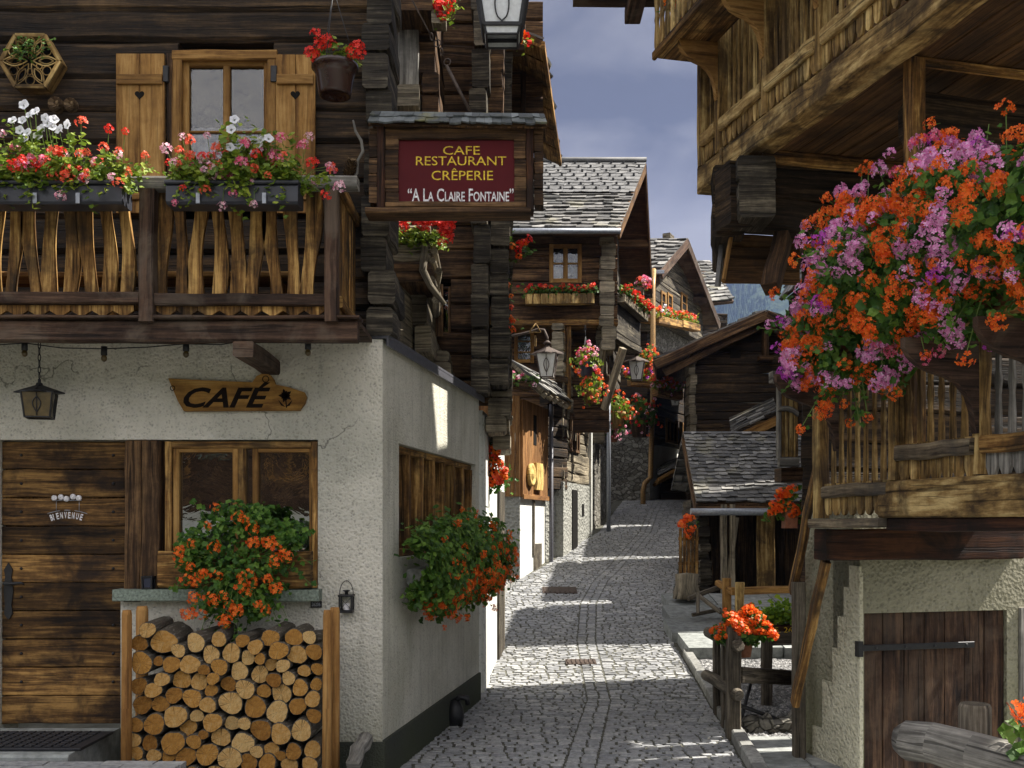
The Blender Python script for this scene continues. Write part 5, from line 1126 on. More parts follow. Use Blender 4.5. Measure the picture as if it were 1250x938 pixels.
# gallery with its log planter, weathered boards and pale log ends beside the café corner
gal = MB(); gal.box(PX(486, 9.3), PX(531, 9.3), 9.0, 10.5, PZ(32, 9.3), PZ(-60, 9.3), seg=3, jit=.004); part('gallery', gal, M['log_brown'], lh)
mb = MB(); log_ends(mb, PX(511, 9.4), PX(532, 9.4), 9.4, 10.6, PZ(142, 9.4), PZ(34, 9.4), .2, .03); part('gallery_logs', mb, M['log_brown'], lh)
mb = MB(); mb.box(PX(486, 9.35), PX(511, 9.35), 9.35, 9.39, PZ(107, 9.35), PZ(33, 9.35), seg=4, jit=.002); mb.box(PX(462, 9.2), PX(477, 9.2), 9.2, 9.24, PZ(28, 9.2), PZ(-30, 9.2), seg=3, jit=.002); part('weathered_board', mb, M['grey_wood'], lh)
mb = MB(); mb.box(PX(484, 9.3), PX(512, 9.3), 9.25, 9.6, PZ(133, 9.3), PZ(108, 9.3), seg=3, jit=.006); part('pale_log', mb, M['log_pale'], lh)
mb = MB(); log_ends(mb, PX(504, 9.4), PX(525, 9.4), 9.4, 10.6, PZ(430, 9.4), PZ(350, 9.4), .27, .02); log_ends(mb, PX(524, 10.0), PX(549, 10.0), 10.0, 10.7, PZ(462, 10), PZ(428, 10), .2, .02); part('gallery_logs', mb, M['log_pale'], lh)
mb = MB(); Fg = Fr((PX(479, 8.6), 8.6), (PX(503, 9.4)-PX(479, 8.6), .8)); Fg.box(mb, 0, 1.0, -.06, 0, PZ(432, 9.0), PZ(350, 9.0), seg=3, jit=.004); part('gallery_wall', mb, M['log_pale'], lh)
mb = MB(); mb.box(PX(480, 8.95), PX(522, 8.95), 8.9, 9.5, PZ(346, 8.95), PZ(325, 8.95), seg=3, jit=.006); part('gallery_floor', mb, M['log_brown'], lh)
pb = thing('log_planter', 'rustic planter of stacked small logs full of bright red geraniums, below the restaurant sign', 'flower box', tuple(PP(510, 325, 8.95)))
mb = MB()
for i in range(4): zc = PZ(320, 8.95) - .0 + i*.078; mb.beam((PX(480, 8.95), 8.93, zc+.04), (PX(526, 8.95), 8.93, zc+.04), .08, .076, seg=4, jit=.005, ch=.025)
for i in range(6):
    zc = PZ(368, 8.95) + i*.085
    mb.tube([(PX(529, 8.95) + random.uniform(-.02, .05), 8.9 + random.uniform(-.05, .02), zc), (PX(529, 8.95) + random.uniform(-.02, .02), 9.5, zc)], random.uniform(.028, .04), 8)
mb.tube([PP(519, 300, 8.86), PP(516, 330, 8.86), PP(526, 350, 8.86), PP(543, 372, 8.9)], [.03, .034, .03, .02], 8); part('trough', mb, M['log_pale'], pb)
P, N, SZ, tips, st = plant_cloud(PP(482, 298, 8.95), PP(535, 300, 8.95), (.3, 1), (.0, .7), 46, (.1, .24), 10, .6, .5, .055, (.4, -.9, 0), 0, .05, .1)
foliage_part(pb, P, N, SZ, 'leaf_lime', LEAF_LOW)
sp3 = [PP(random.uniform(482, 556), random.gauss(272, 5), 8.8) for _ in range(34)] + [PP(random.gauss(545, 6), random.uniform(268, 300), 8.75) for _ in range(14)]
put_heads(pb, sp3, [random.uniform(.06, .1) for _ in sp3], ['red']*len(sp3), [(random.gauss(.2, .3), -.6, .6) for _ in sp3])
def eave_pot(label, pts, Y, cols, leafm, size, boxp=None, n=22, L=(.06, .16), mats='log_brown', nf=None, cat='flower box'):
    """small hanging clump: pts are its flower spots"""
    cx_, cy_2 = sum(p[0] for p in pts)/len(pts), sum(p[1] for p in pts)/len(pts); r = thing('planter', label, cat, tuple(PP(cx_, cy_2 + 8, Y)))
    if boxp:
        mb = MB(); a, b, c, d = boxp; mb.box(PX(a, Y), PX(b, Y), Y-.08, Y+.08, PZ(d, Y), PZ(c, Y), seg=2, jit=.003); part('trough', mb, M[mats], r)
    P, N, SZ = [], [], []
    for i in range(n*9): p = random.choice(pts); P.append(np.array(PP(p[0] + random.gauss(0, 5), p[1] + 4 + random.gauss(0, 5), Y + random.gauss(0, .05)))); N.append(np.array([0, -.6, .7]) + rng.normal(0, .5, 3)); SZ.append(size*random.uniform(.5, .9))
    foliage_part(r, np.array(P), np.array(N), np.array(SZ), leafm, LEAF_LOW)
    fs = [PP(p[0] + random.gauss(0, 3.2), p[1] + random.gauss(0, 3.2), Y - .08) for p in pts for _ in range(nf or 2)]
    small_flowers(r, fs, [(random.gauss(0, .3), -.8, .4)]*len(fs), [random.choice(cols) for _ in fs], size*1.1); return r
eave_pot('trailing yellow-green plant in a carved wooden box at the top of the log house', [(538, 2), (543, 8), (548, 14), (535, 6), (540, 20), (552, 3)], 9.1, ['red'], 'leaf_lime', .06, (528, 545, 14, 34), 14, nf=0, mats='log_pale')
eave_pot('small clump of red and yellow-green flowers under the eave right of the large lantern', [(625, 52), (632, 50), (638, 47), (645, 50), (634, 42)], 11, ['red', 'orange'], 'leaf_lime', .07, (618, 640, 58, 66), 8)
eave_pot('pot of orange-red geraniums fixed to the log corner right of the log planter', [(624, 298), (632, 300), (640, 296), (630, 308), (614, 280), (643, 302)], 10.6, ['red', 'orange'], 'leaf_mid', .07, (621, 634, 304, 318), 9)
eave_pot('trail of orange flowers hanging down the log corner', [(618, 358), (620, 370), (622, 382), (625, 392), (619, 345), (622, 400)], 10.6, ['orange', 'coral'], 'leaf_mid', .06, (612, 622, 345, 352), 6)
eave_pot('bushy orange geraniums on the white wall just past the café corner', [(592, 550), (600, 556), (608, 562), (614, 572), (606, 580), (598, 572), (592, 565), (616, 584), (608, 590), (601, 545), (597, 590)], 11.3, ['orange', 'orange', 'coral'], 'leaf_deep', .075, (586, 606, 572, 590), 40, nf=4)
# eave of the log house along the street
e0, e1 = PP(663, 50, 11.0), PP(684, 195, 14.6); e1.z = e0.z; i0, i1 = e0 + Vector((-1.9, .25, 1.0)), e1 + Vector((-1.9, .25, 1.0))
mb = MB(); mb.slab([e0, e1, i1, i0], .05); part('roof_boards', mb, M['soffit'], lh)
mb = MB(); up_ = Vector((0, 0, .012)); slates(mb, e1 + up_, e0 + up_, i0 + up_, i1 + up_) if False else slates(mb, e0 + up_, e1 + up_, i1 + up_, i0 + up_, .3, .25, .025); part('roof', mb, M['slate'], lh)
mb = MB()
for k_ in range(11): t0, t1 = k_/11, (k_+1)/11 - .004; dz_ = Vector((0, 0, -.055 - .01*(k_ % 2))); mb.slab([e0.lerp(e1, t0) + dz_, e0.lerp(e1, t1) + dz_, i0.lerp(i1, t1) + dz_, i0.lerp(i1, t0) + dz_], .03)
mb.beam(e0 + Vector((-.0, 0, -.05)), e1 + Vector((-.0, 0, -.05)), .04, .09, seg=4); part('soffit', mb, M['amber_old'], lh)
# ================================================================== BROWN ANNEXE (lean-to with carved ornament)
an = thing('brown_annexe', 'brown boarded lean-to on a roughcast foot, with a slate roof and a drainpipe', 'outbuilding', (.3, 17.8, .8))
FA = Fr((PX(635, 17.3), 17.3), (.47, 1.5)); FAF = Fr((PX(600, 17.3), 17.3), (1, 0)); xw = PX(635, 17.3) - PX(600, 17.3)
zg, zb, zt = .5, PZ(605, 17.3), PZ(484, 17.3)
mb = MB(); FA.box(mb, 0, 1.6, -1.6, 0, zg, zb, ch=.001); part('stone_foot', mb, M['stucco_white'], an)
mb = MB(); FAF.box(mb, -.5, xw-.01, 0.003, .03, zg, zb-.003, ch=.004); part('roughcast_front', mb, M['stucco_grey'], an)
mb = MB()
nbd = 9
for i in range(nbd): FA.box(mb, 1.6*i/nbd+.002, 1.6*(i+1)/nbd-.002, -.03, .05, zb-.03, zt-.05, ch=.006)
for i in range(4): FAF.box(mb, xw-.34+.34*i/4, xw-.34+.34*(i+1)/4-.004, -.02, .055, zb-.02, zt, ch=.006)
FAF.box(mb, -.8, xw-.35, -.2, -.12, zb-.5, zt+.1, ch=.006); FA.box(mb, -.02, 1.62, .051, .075, zb-.06, zb+.02, ch=.004); part('boarding', mb, M['brown_board'], an)
mb = MB(); FA.box(mb, .62, .82, .0505, .056, zb+.9, zt-.25, ch=.002); part('slot_window', mb, M['dark_room'], an)
mb = MB(); FA.box(mb, .72, .8, .004, .03, zg+.75, zb-.07, ch=.002); FA.box(mb, .8, 1.28, .004, .02, zg+.4, zg+.95, ch=.003); part('hatch', mb, M['log_grey'], an)
mb = MB(); r0, r1 = PP(640, 452, 17.0), PP(668, 455, 19.2); e0, e1 = PP(664, 482, 16.9), PP(697, 491, 18.9); e1.z = e0.z = 4.02; r0.z = r1.z = 4.55; r0.x -= .25
slates(mb, e0, e1, r1, r0, .3, .22, .035); rf_ = part('roof', mb, M['slate'], an); mb = MB(); mb.slab([e0 - Vector((0, 0, .01)), e1 - Vector((0, 0, .01)), r1 - Vector((0, 0, .01)), r0 - Vector((0, 0, .01))], .06)
for k_ in range(5): a = e0.lerp(e1, (k_+.3)/5) - Vector((0, 0, .1)); mb.beam(a, a + (r0-e0)*.6, .07, .09)
part('roof_boards', mb, M['log_pale'], rf_)
mb = MB(); q = FA.P(1.63, .1, 0); mb.tube([q + Vector((0, 0, 4.0)), q + Vector((0, 0, 1.2)), q + Vector((0, 0, zg+.1)), q + Vector((.02, -.06, zg+.05))], .04, 10); part('drainpipe', mb, M['lead'], an)
co = thing('carved_ornament', 'pale gilded wood carving of a wheel and upright panel on the brown annexe', 'ornament', tuple(FA.P(.62, .07, PZ(597, 17.8))))
mb = MB(); Zc = PZ(580, 17.7); FA.box(mb, .64, 1.04, .056, .11, PZ(598, 17.9), PZ(565, 17.9), jit=.006, seg=4); part('panel', mb, M['gold_carved'], co)
mb = MB(); c_ = FA.P(.38, .08, Zc); mb.lathe([(.001, .05), (.06, .05), (.08, .03), (.14, .03), (.17, .045), (.2, .03), (.2, -.02), (.001, -.02)], c_, FA.n, 14); part('wheel', mb, M['gold_carved'], co)
flower_box('planter', 'window box of trailing pale pink flowers on the annexe roof edge', 'flower box', PP(618, 462, 16.8), PP(646, 468, 16.9), .2, .14, M['log_brown'], 'leaf_mid', ['rose', 'pink', 'rose'], (.12, .3), 26, .07, .09, droop=1.0)
# low doorway block and log pier beyond the annexe
mb = MB()

# ================================================================== CHALET with the slate and shingle roof
ch = thing('chalet', 'chalet with smooth upper roof and rough slate eaves, red flower boxes and a lattice window', 'house', (1.2, 20.5, 1))
E0, E1 = PP(606, 281, 18.9), PP(757, 277, 18.9); E1.z = E0.z = PZ(279, 18.9); R0, R1 = PP(640, 199, 21.5), PP(789, 198, 21.5); R0.z = R1.z = PZ(199, 21.5); R0.x -= .9; E0.x -= .6
B0, B1 = R0 + (R0-E0), R1 + (R1-E1); B0.z = B1.z = E0.z; B1.x = PX(797, 24.0); B0.y = B1.y = 24.0
m0, m1 = E0.lerp(R0, .5), E1.lerp(R1, .5); mb = MB(); slates(mb, E0, E1, m1, m0, .24, .15, .035); slates(mb, B1, B0, R0, R1, .34, .3, .03); rf_ = part('roof', mb, M['slate'], ch)
mb = MB(); up_ = Vector((0, 0, .05)); slates(mb, m0 + up_*.4, m1 + up_*.4, R1 + up_*.4, R0 + up_*.4, .22, .16, .014); part('upper_roof', mb, M['slate_smooth'], rf_)
mb = MB()
for r_ in range(7):
    for c_ in range(13): p = (m0 + up_).lerp(R0 + up_, (r_+.6)/7.2).lerp((m1 + up_).lerp(R1 + up_, (r_+.6)/7.2), (c_ + .3 + .5*(r_ % 2) + .08*r_)/13.6); mb.box(p.x-.022, p.x+.022, p.y-.02, p.y+.02, p.z-.01, p.z+.035, ch=.004)
part('snow_guards', mb, M['metal_dark'], rf_, kind='stuff')
mb = MB(); mb.tube([R0 + Vector((0, 0, .06)), R1 + Vector((0, 0, .06))], .06, 8); part('ridge_cap', mb, M['slate_smooth'], rf_)
dn = Vector((0, 0, -.02)); mb = MB(); mb.slab([E0+dn, E1+dn, R1+dn, R0+dn], .06); mb.slab([B1+dn, B0+dn, R0+dn, R1+dn], .06)
mb.beam(E1 + Vector((-.03, 0, -.1)), R1 + Vector((-.03, 0, -.1)), .05, .2, seg=3); mb.beam(R1 + Vector((-.03, 0, -.1)), B1 + Vector((-.03, 0, -.1)), .05, .2, seg=3)
for t in (.08, .5): a = E1.lerp(R1, t) + Vector((-.1, 0, -.16)); mb.beam(a, a + Vector((-1.2, 0, 0)), .14, .16)
a = R1 + Vector((-.05, 0, -.25)); mb.beam(a, a + Vector((-1.6, 0, 0)), .18, .2); a = B1.lerp(R1, .45) + Vector((-.05, 0, -.16)); mb.beam(a, a + Vector((-1.6, 0, 0)), .16, .16); part('roof_boards', mb, M['soffit'], rf_)
mb = MB(); mb.tube([E0 + Vector((0, -.07, -.07)), E1 + Vector((0, -.07, -.07))], .055, 8); part('gutter', mb, M['zinc'], rf_)
YD = 19.6; XR = PX(753, YD); Ddir = Vector((.58, 3.2, 0)).normalized()
zl = PZ(392, YD)
mb = MB(); log_rows(mb, (-1.0, YD), (XR, YD), .2, zl, E0.z+.05, .24, .006, holes=[(PX(672, YD)+1.0, PX(708, YD)+1.0, PZ(346, YD), PZ(302, YD))]); part('front_wall', mb, M['log_brown'], ch)
FD = Fr((XR, YD), Ddir); FDF = Fr((0, YD-.1), (1, 0))
mb = MB(); a = FD.P(0, -.3, 0); b = FD.P(3.6, -.3, 0); log_rows(mb, a, b, .2, zl-1.0, E0.z+.1, .24, .006)
for i in range(8): t = i/8; zz = E0.z + .1 + i*.24; h_ = FD.P(.4 + t*1.9, -.3, zz+.12); k_ = FD.P(3.4 - t*1.2, -.3, zz+.12); mb.beam(h_, k_, .2, .235, seg=3, jit=.005)
part('gable_wall', mb, M['log_grey'], ch)
mb = MB(); log_ends(mb, PX(733, 19.3), PX(751, 19.3), 19.3, 19.9, PZ(428, 19.3), E0.z-.05, .22, .04); part('corner_logs', mb, M['log_pale'], ch)
window_set(ch, FDF, PX(669, YD)+.02, PX(711, YD)-.02, PZ(347, YD), PZ(300, YD), .02, 'amber', .08, 1, 1, .06, curtain=(.45, 'lace'))
mb = MB(); log_rows(mb, (-1.0, YD+.55), (XR-.1, YD+.55), .2, 3.6, zl, .22, .005, holes=[(PX(628, 20)+1.0, PX(652, 20)+1.0, PZ(441, 20), PZ(404, 20))]); part('ground_wall', mb, M['log_brown'], ch)
FDG = Fr((0, YD+.44), (1, 0)); window_set(ch, FDG, PX(628, 20), PX(652, 20), PZ(443, 20), PZ(403, 20), .02, 'amber', .07, 0, 2, .05, curtain=(.5, 'red_panel'))
mb = MB()
for a, b in ((674, 680), (682, 690), (691, 697)): mb.box(PX(a, 19.5), PX(b, 19.5), 19.45, 19.6, PZ(500, 19.5), zl, seg=4, jit=.004)
mb.box(-1, XR, 19.4, 19.95, zl-.12, zl-.01, seg=6, jit=.004); part('porch_post', mb, M['amber_old'], ch)
mb = MB()
for a, b, c_, d in ((738, 425, 728, 490), (760, 425, 738, 500)): mb.beam(PP(a, b, 19.4), PP(c_, d, 19.9), .11, .13, seg=2, jit=.005)
part('brace', mb, M['log_pale'], ch)
mb = MB(); ga, gb = FD.P(.02, -.08, 0), FD.P(1.8, .3, 0); FG2 = Fr((ga.x, ga.y), (gb.x-ga.x, gb.y-ga.y)); FG2.box(mb, 0, 1.8, -.35, .08, zl-.35, zl-.22, seg=3, jit=.005); FG2.box(mb, 0, 1.8, .02, .07, zl-.2, PZ(375, 20), seg=3, jit=.005); part('side_gallery', mb, M['log_grey'], ch)
# masonry foot of the chalet, with log storey over it
FP = Fr((PX(690, 19.4), 19.4), (1.0, 3.4)); mb = MB(); FP.box(mb, -.15, 2.2, -2.4, 0, .8, PZ(590, 20), ch=.001); part('foot_wall', mb, M['stucco_grey'], ch)
mb = MB(); FP.box(mb, .55, 1.0, .003, .02, 1.1, PZ(598, 20), ch=.003); part('cellar_door', mb, M['dark_room'], ch)
mb = MB(); FP.box(mb, 1.45, 1.62, .003, .015, PZ(630, 20.5), PZ(615, 20.5), ch=.003); part('vent', mb, M['dark_room'], ch)
mb = MB(); a, b = FP.P(-.1, -.12, 0), FP.P(2.2, -.12, 0); log_rows(mb, a, b, .22, PZ(590, 20)+.01, zl-.1, .2, .012); part('street_wall', mb, M['log_pale'], ch)
window_set(ch, FP, .35, 1.2, PZ(552, 20), PZ(505, 20), .02, 'log_brown', .06, 3, 1, .05)
mb = MB(); FP.box(mb, 2.21, 2.3, -.1, .04, 1.0, zl-.3, seg=5, jit=.004); part('corner_strip', mb, M['stucco_white'], ch)
FQ = Fr((PX(660, 18.9), 18.9), (.45, .6)); mb = MB(); log_rows(mb, FQ.P(.1, 0, 0), FQ.P(.75, 0, 0), .2, PZ(598, 19), 4.6, .2, .006); part('porch_wall', mb, M['log_dark'], ch)
mb = MB(); FQ.box(mb, -.05, .75, -.4, 0, .7, PZ(598, 19), ch=.002); part('porch_foot', mb, M['stucco_grey'], ch)
flower_box('window_box', 'slatted box of bright red geraniums under the chalet front window', 'flower box', PP(641, 362, 19.3), PP(725, 361, 19.3), .22, .16, M['honey'], 'leaf_mid', ['red', 'red', 'coral'], (.1, .26), 95, .07, .075, (-.1, .4), (.6, 1.1), .25, .8, logs=True)
c0 = FD.P(.05, .06, PZ(360, 19.7)); c1 = FD.P(1.75, .42, PZ(364, 19.7)); flower_box('window_box', 'box of scarlet geraniums on the chalet side gallery facing the street', 'flower box', c0, c1, .2, .16, M['log_pale'], 'leaf_mid', ['red', 'red', 'coral'], (.12, .3), 90, .07, .085, outdir=tuple(FD.n), fl=.85)
flower_box('hanging_basket', 'pink and red flowers hung high under the chalet gable', 'flower basket', FD.P(1.9, .3, PZ(352, 21.5)), FD.P(2.4, .3, PZ(352, 21.5)), .2, .16, M['log_pale'], 'leaf_mid', ['pink', 'coral', 'rose'], (.15, .35), 22, .07, .12, outdir=tuple(FD.n), fl=.9)
# hanging pot, corner planters
def ball_pot(label, px, py, Y, r, cols, potm, leafm='leaf_mid', pot=True, flat=1.0, top_only=False, hang=None, n=210, fs=.065, tall=1.0, cat='flower pot', name='hanging_pot', nf=46):
    o = thing(name, label, cat, tuple(PP(px, py, Y) - Vector((0, 0, r*1.1)))); C = PP(px, py, Y)
    if pot:
        mb = MB(); k = r*.5; mb.lathe([(.001, -r*1.1), (k*.75, -r*1.1), (k*1.02, -r*.35), (k*1.1, -r*.3), (k*1.1, -r*.15), (.001, -r*.2)], C, n=14); part('pot', mb, M[potm], o)
    if hang: mb = MB(); top = PP(*hang, Y); [mb.tube([C + Vector((r*.5*math.cos(a), r*.5*math.sin(a), -r*.2)), C.lerp(top, .7)], .006, 4) for a in (0, 2.1, 4.2)]; chain(mb, C.lerp(top, .7), top, .025, .006); part('hanger', mb, M['metal_dark'], o)
    D = rng.normal(size=(n, 3)); D /= np.linalg.norm(D, axis=1, keepdims=True); D[:, 2] *= tall; P = np.array(C) + D*r*np.array([flat, 1, 1])*(rng.uniform(.3, 1, (n, 1))**.5*(1 + .25*np.sin(D[:, :1]*7 + D[:, 2:]*5 + r*9))); keep = P[:, 2] > C.z - r*(.55 if tall <= 1 else 1.4); foliage_part(o, P[keep], D[keep] + rng.normal(0, .4, (keep.sum(), 3)), r*rng.uniform(.2, .4, keep.sum()), leafm, LEAF_LOW)
    ds = [(random.gauss(0, .6), -abs(random.gauss(.5, .4)), random.gauss(.2, .6)*tall) for _ in range(nf)]; ds = [Vector(d).normalized() for d in ds]; ds = [d for d in ds if not top_only or d.z > .12 - .35*abs(d.x)]; small_flowers(o, [C + Vector((d.x*flat, d.y, d.z*tall))*r*(1 + .25*math.sin(d.x*7 + d.z*5 + r*9))*random.uniform(.9, 1.08) for d in ds], ds, [random.choice(cols) for _ in ds], fs); return o
ball_pot('blue-black pot of orange and pink flowers hanging on a chain from the chalet porch', 716, 440, 18.6, .26, ['coral', 'pink', 'orange', 'rose'], 'pot_blue', 'leaf_lime', hang=(714, 398))
ball_pot('yellow-green planter of orange flowers on the log pier below the hanging blue pot', 722, 474, 18.8, .26, ['coral', 'orange'], 'amber_old', 'leaf_lime', tall=1.3, name='planter', cat='flower box')
ball_pot('wooden tub of orange-red flowers beside the pale drainpipe', 752, 500, 22.5, .38, ['orange', 'red', 'coral'], 'honey', 'leaf_lime', name='planter', cat='flower box')
ball_pot('red and white flowers low on the dark log wall behind the orange tub', 781, 508, 26.5, .5, ['red', 'rose', 'orange'], 'log_brown', 'leaf_mid', name='planter', cat='flower box', n=260, nf=70, fs=.085)
ball_pot('small pink flowers below the orange tub on the rubble pier', 748, 524, 22.8, .26, ['pink', 'rose'], 'pot_clay', 'leaf_mid', name='planter', cat='flower pot')
# ---- street lamps
def street_lamp(label, px, py, Y, w, h, arm, post=None):
    o = thing('street_lamp', label, 'street lamp', tuple(PP(px, py + h*F/Y*.5, Y)), 'wrought iron street lamps'); C = PP(px, py - h*F/Y*.5, Y); lantern(o, C, w, h, 'metal_rust', 'lamp_glass', 4, .6, math.pi/4 - .15, 'scroll')
    mb = MB(); mb.tube([C + Vector((0, 0, -.02))] + [PP(a, b, Y) for a, b in arm], .022, 7); mb.lathe([(.05, -.05), (.07, -.03), (.04, .0), (.001, .03)], C, n=8); part('arm', mb, M['metal_rust'], o); return o
street_lamp('largest street lamp, on a curled iron arm in front of the chalet porch', 668, 440, 16.8, .34, .62, [(668, 412), (664, 403), (657, 402), (648, 405), (636, 408), (615, 412)])
street_lamp('middle street lamp, hanging on a bracket by the diagonal gallery brace', 777, 448, 21.5, .34, .62, [(777, 428), (774, 423), (766, 425), (752, 428), (736, 430)])
street_lamp('smallest and farthest street lamp, hanging under the orange flower boxes', 824, 484, 27.5, .3, .56, [(824, 470), (818, 467), (800, 468)])
# window bracket ornament near the lamp: small hanging chime
mb = MB()
for a, b, c_, d in ((646, 406, 654, 395), (654, 395, 660, 406), (646, 406, 660, 406)): mb.tube([PP(a, b, 16.7), PP(c_, d, 16.7)], .01, 5)
mb.box(PX(652, 16.7), PX(655, 16.7), 16.68, 16.73, PZ(423, 16.7), PZ(410, 16.7)); solo('hanging_chime', mb, M['honey'], 'little triangular wooden chime hanging on the arm of the largest street lamp', 'wind chime', tuple(PP(653, 408, 16.7)))

# ================================================================== rubble pier house on the bend, with drainpipe
ph = thing('rubble_house', 'narrow rubble-stone pier house with a log storey, at the bend of the street', 'house', (2.4, 24.5, 1.5))
FR = Fr((PX(725, 22.4), 22.4), (.8, 3.2)); mb = MB(); FR.box(mb, 0, 2.8, -2.5, 0, 1.2, PZ(540, 23), seg=5, jit=.03, ch=.08); part('stone_foot', mb, M['rubble'], ph)
mb = MB(); log_rows(mb, FR.P(.05, -.25, 0), FR.P(2.7, -.25, 0), .3, PZ(540, 23), 6.6, .24, .03); part('log_wall', mb, M['log_grey'], ph)
mb = MB(); log_ends(mb, PX(722, 22.2), PX(740, 22.2), 22.2, 22.9, PZ(540, 22.2), 6.4, .25, .06); part('corner_logs', mb, M['log_pale'], ph)
mb = MB(); q = PP(743, 640, 22.1); mb.tube([(q.x, 22.1, zr(22)), (q.x, 22.1, PZ(432, 22.1))], .045, 8); part('drainpipe', mb, M['zinc'], ph)
mb = MB(); FR.box(mb, 1.0, 1.5, -.05, .02, PZ(540, 23)+.2, PZ(500, 23), seg=2); part('window', mb, M['amber_old'], ph)
mb = MB(); e0, e1 = FR.P(-.3, .4, 6.6), FR.P(3, .4, 6.6); slates(mb, e0, e1, e1 + Vector((-2.5, .6, 1.6)), e0 + Vector((-2.5, .6, 1.6)), .35, .3, .03); part('roof', mb, M['slate'], ph)

# ================================================================== far gabled house with flower galleries
fh = thing('gabled_house', 'weathered gabled log house with orange flower galleries and a copper drainpipe', 'house', (5, 30, 2))
A0, A1 = Vector((PX(770, 27.5), 27.5, 8.65)), Vector((PX(808, 27.5), 27.5, 8.65)); Rr0, Rr1 = Vector((PX(790, 29.3), 29.3, PZ(291, 29.3))), Vector((PX(840, 29.3), 29.3, PZ(291, 29.3))); C1 = Vector((PX(879, 33), 33, 8.3)); C0 = C1 - Vector((1.6, 0, 0)); A0.x -= .8; Rr0.x -= .8
mb = MB(); slates(mb, A0, A1, Rr1, Rr0, .36, .26, .05); slates(mb, C1, C0, Rr0, Rr1, .4, .3, .05); rf_ = part('roof', mb, M['slate'], fh)
dn = Vector((0, 0, -.03)); mb = MB(); mb.slab([A0+dn, A1+dn, Rr1+dn, Rr0+dn], .08); mb.slab([C1+dn, C0+dn, Rr0+dn, Rr1+dn], .08)
for a, b in ((A1, Rr1), (Rr1, C1)): mb.beam(a + Vector((-.02, 0, -.14)), b + Vector((-.02, 0, -.14)), .06, .26, seg=3)
for a in (A1 + Vector((-.05, .15, -.25)), Rr1 + Vector((-.05, 0, -.35)), Rr1.lerp(C1, .6) + Vector((-.05, 0, -.3))): mb.beam(a, a + Vector((-1.5, 0, 0)), .2, .22)
part('roof_boards', mb, M['beam_dark'], rf_)
Fh = Fr((A1.x - .35, 27.9), (C1.x - A1.x - .2, 5.0)); zb_ = 2.2
mb = MB(); log_rows(mb, Fh.P(0, 0, 0), Fh.P(5.0, 0, 0), .24, PZ(400, 29), 8.6, .26, .008, seg=4)
for i in range(6): zz = 8.6 + i*.26; mb.beam(Fh.P(.3 + i*.28, 0, zz+.13), Fh.P(4.6 - i*.5, 0, zz+.13), .24, .25, seg=2, jit=.006)
part('gable_wall', mb, M['log_grey'], fh)
mb = MB(); log_rows(mb, (A0.x - 1, 27.95), (A1.x - .35, 27.95), .24, 4.4, 8.6, .26, .008, seg=4); log_rows(mb, Fh.P(0, -.05, 0), Fh.P(4.4, -.05, 0), .24, PZ(545, 29), PZ(430, 29), .26, .012, seg=4); part('log_wall', mb, M['log_dark'], fh)
mb = MB(); Fh.box(mb, 0.4, 4.8, -.4, .1, PZ(432, 29), PZ(400, 29), ch=.02); part('stone_band', mb, M['rubble'], fh)
mb = MB(); mb.box(A0.x-1.5, A1.x-.3, 27.7, 28.4, 2.0, 4.4, seg=4, jit=.03, ch=.06); part('stone_foot', mb, M['rubble'], fh)
mb = MB(); Fh.box(mb, -.2, 5.0, -1, .05, 1.9, PZ(540, 29), ch=.01); part('plastered_foot', mb, M['stucco_white'], fh)
for a, b, y0, y1, Y in ((801, 807, 380, 355, 28.6), (809, 815, 380, 355, 28.9), (826, 833, 376, 352, 29.8)): window_set(fh, Fh, Fh.upx(a), Fh.upx(b), PZ(y0, Y), PZ(y1, Y), .16, 'amber', .08, 0, 1, .05, room=False, pane='dark_room')
for a, b in ((806, 820), (823, 833)): window_set(fh, Fh, Fh.upx(a), Fh.upx(b), PZ(540, 28.8), PZ(510, 28.8), .2, 'amber', .09, 2, 0, .05, room=False, pane='dark_room')
mb = MB(); Yp = 26.8; mb.tube([PP(798, 330, 27.3), PP(797, 350, Yp), PP(797, 480, Yp), PP(794, 583, Yp), PP(787, 590, Yp), PP(785, 600, Yp), PP(785, 625, Yp)], .07, 8); part('drainpipe', mb, M['copper'], fh)
mb = MB(); mb.beam(A1 + Vector((-1.2, -.06, -.1)), A1 + Vector((.05, -.06, -.1)), .1, .1); part('gutter', mb, M['zinc'], fh)
mb = MB(); Fh.box(mb, -.5, 5, .02, .35, PZ(402, 29.3), PZ(396, 29.3)); mb.box(A0.x-.9, A1.x-.3, 27.3, 27.9, PZ(402, 27.5), PZ(395, 27.5))
for i in range(12): x = A0.x - .9 + i*.18; mb.box(x, x+.1, 27.32, 27.36, PZ(395, 27.5), PZ(382, 27.5))
part('gallery', mb, M['log_grey'], fh)
def gal_box(label, px0, px1, py0, py1, Y0, Y1, cols, n=34): return flower_box('gallery_box', label, 'flower box', PP(px0, py0, Y0), PP(px1, py1, Y1), .25, .2, M['amber_old'], 'leaf_lime', cols, (.15, .4), n*2, .1, .1, fl=.95, outdir=(-.4, -.9, 0), per=5)
gal_box('upper gallery box of orange and pale flowers, left of the copper drainpipe', 771, 796, 382, 386, 27.1, 27.2, ['orange', 'coral', 'rose'])
gal_box('upper gallery box of orange and cream flowers, right of the copper drainpipe', 799, 828, 386, 392, 27.2, 28.6, ['orange', 'coral', 'white'])
gal_box('upper gallery box of deep orange flowers, at the far end below the small amber window', 829, 850, 391, 397, 28.6, 30.2, ['orange', 'red'])
gal_box('lower row box of orange and violet flowers behind the middle street lamp', 768, 795, 462, 464, 26.4, 26.6, ['coral', 'orange', 'violet'], 40)
gal_box('lower row box of coral flowers right of the copper drainpipe', 800, 830, 474, 480, 26.2, 26.6, ['coral', 'rose', 'orange'], 40)
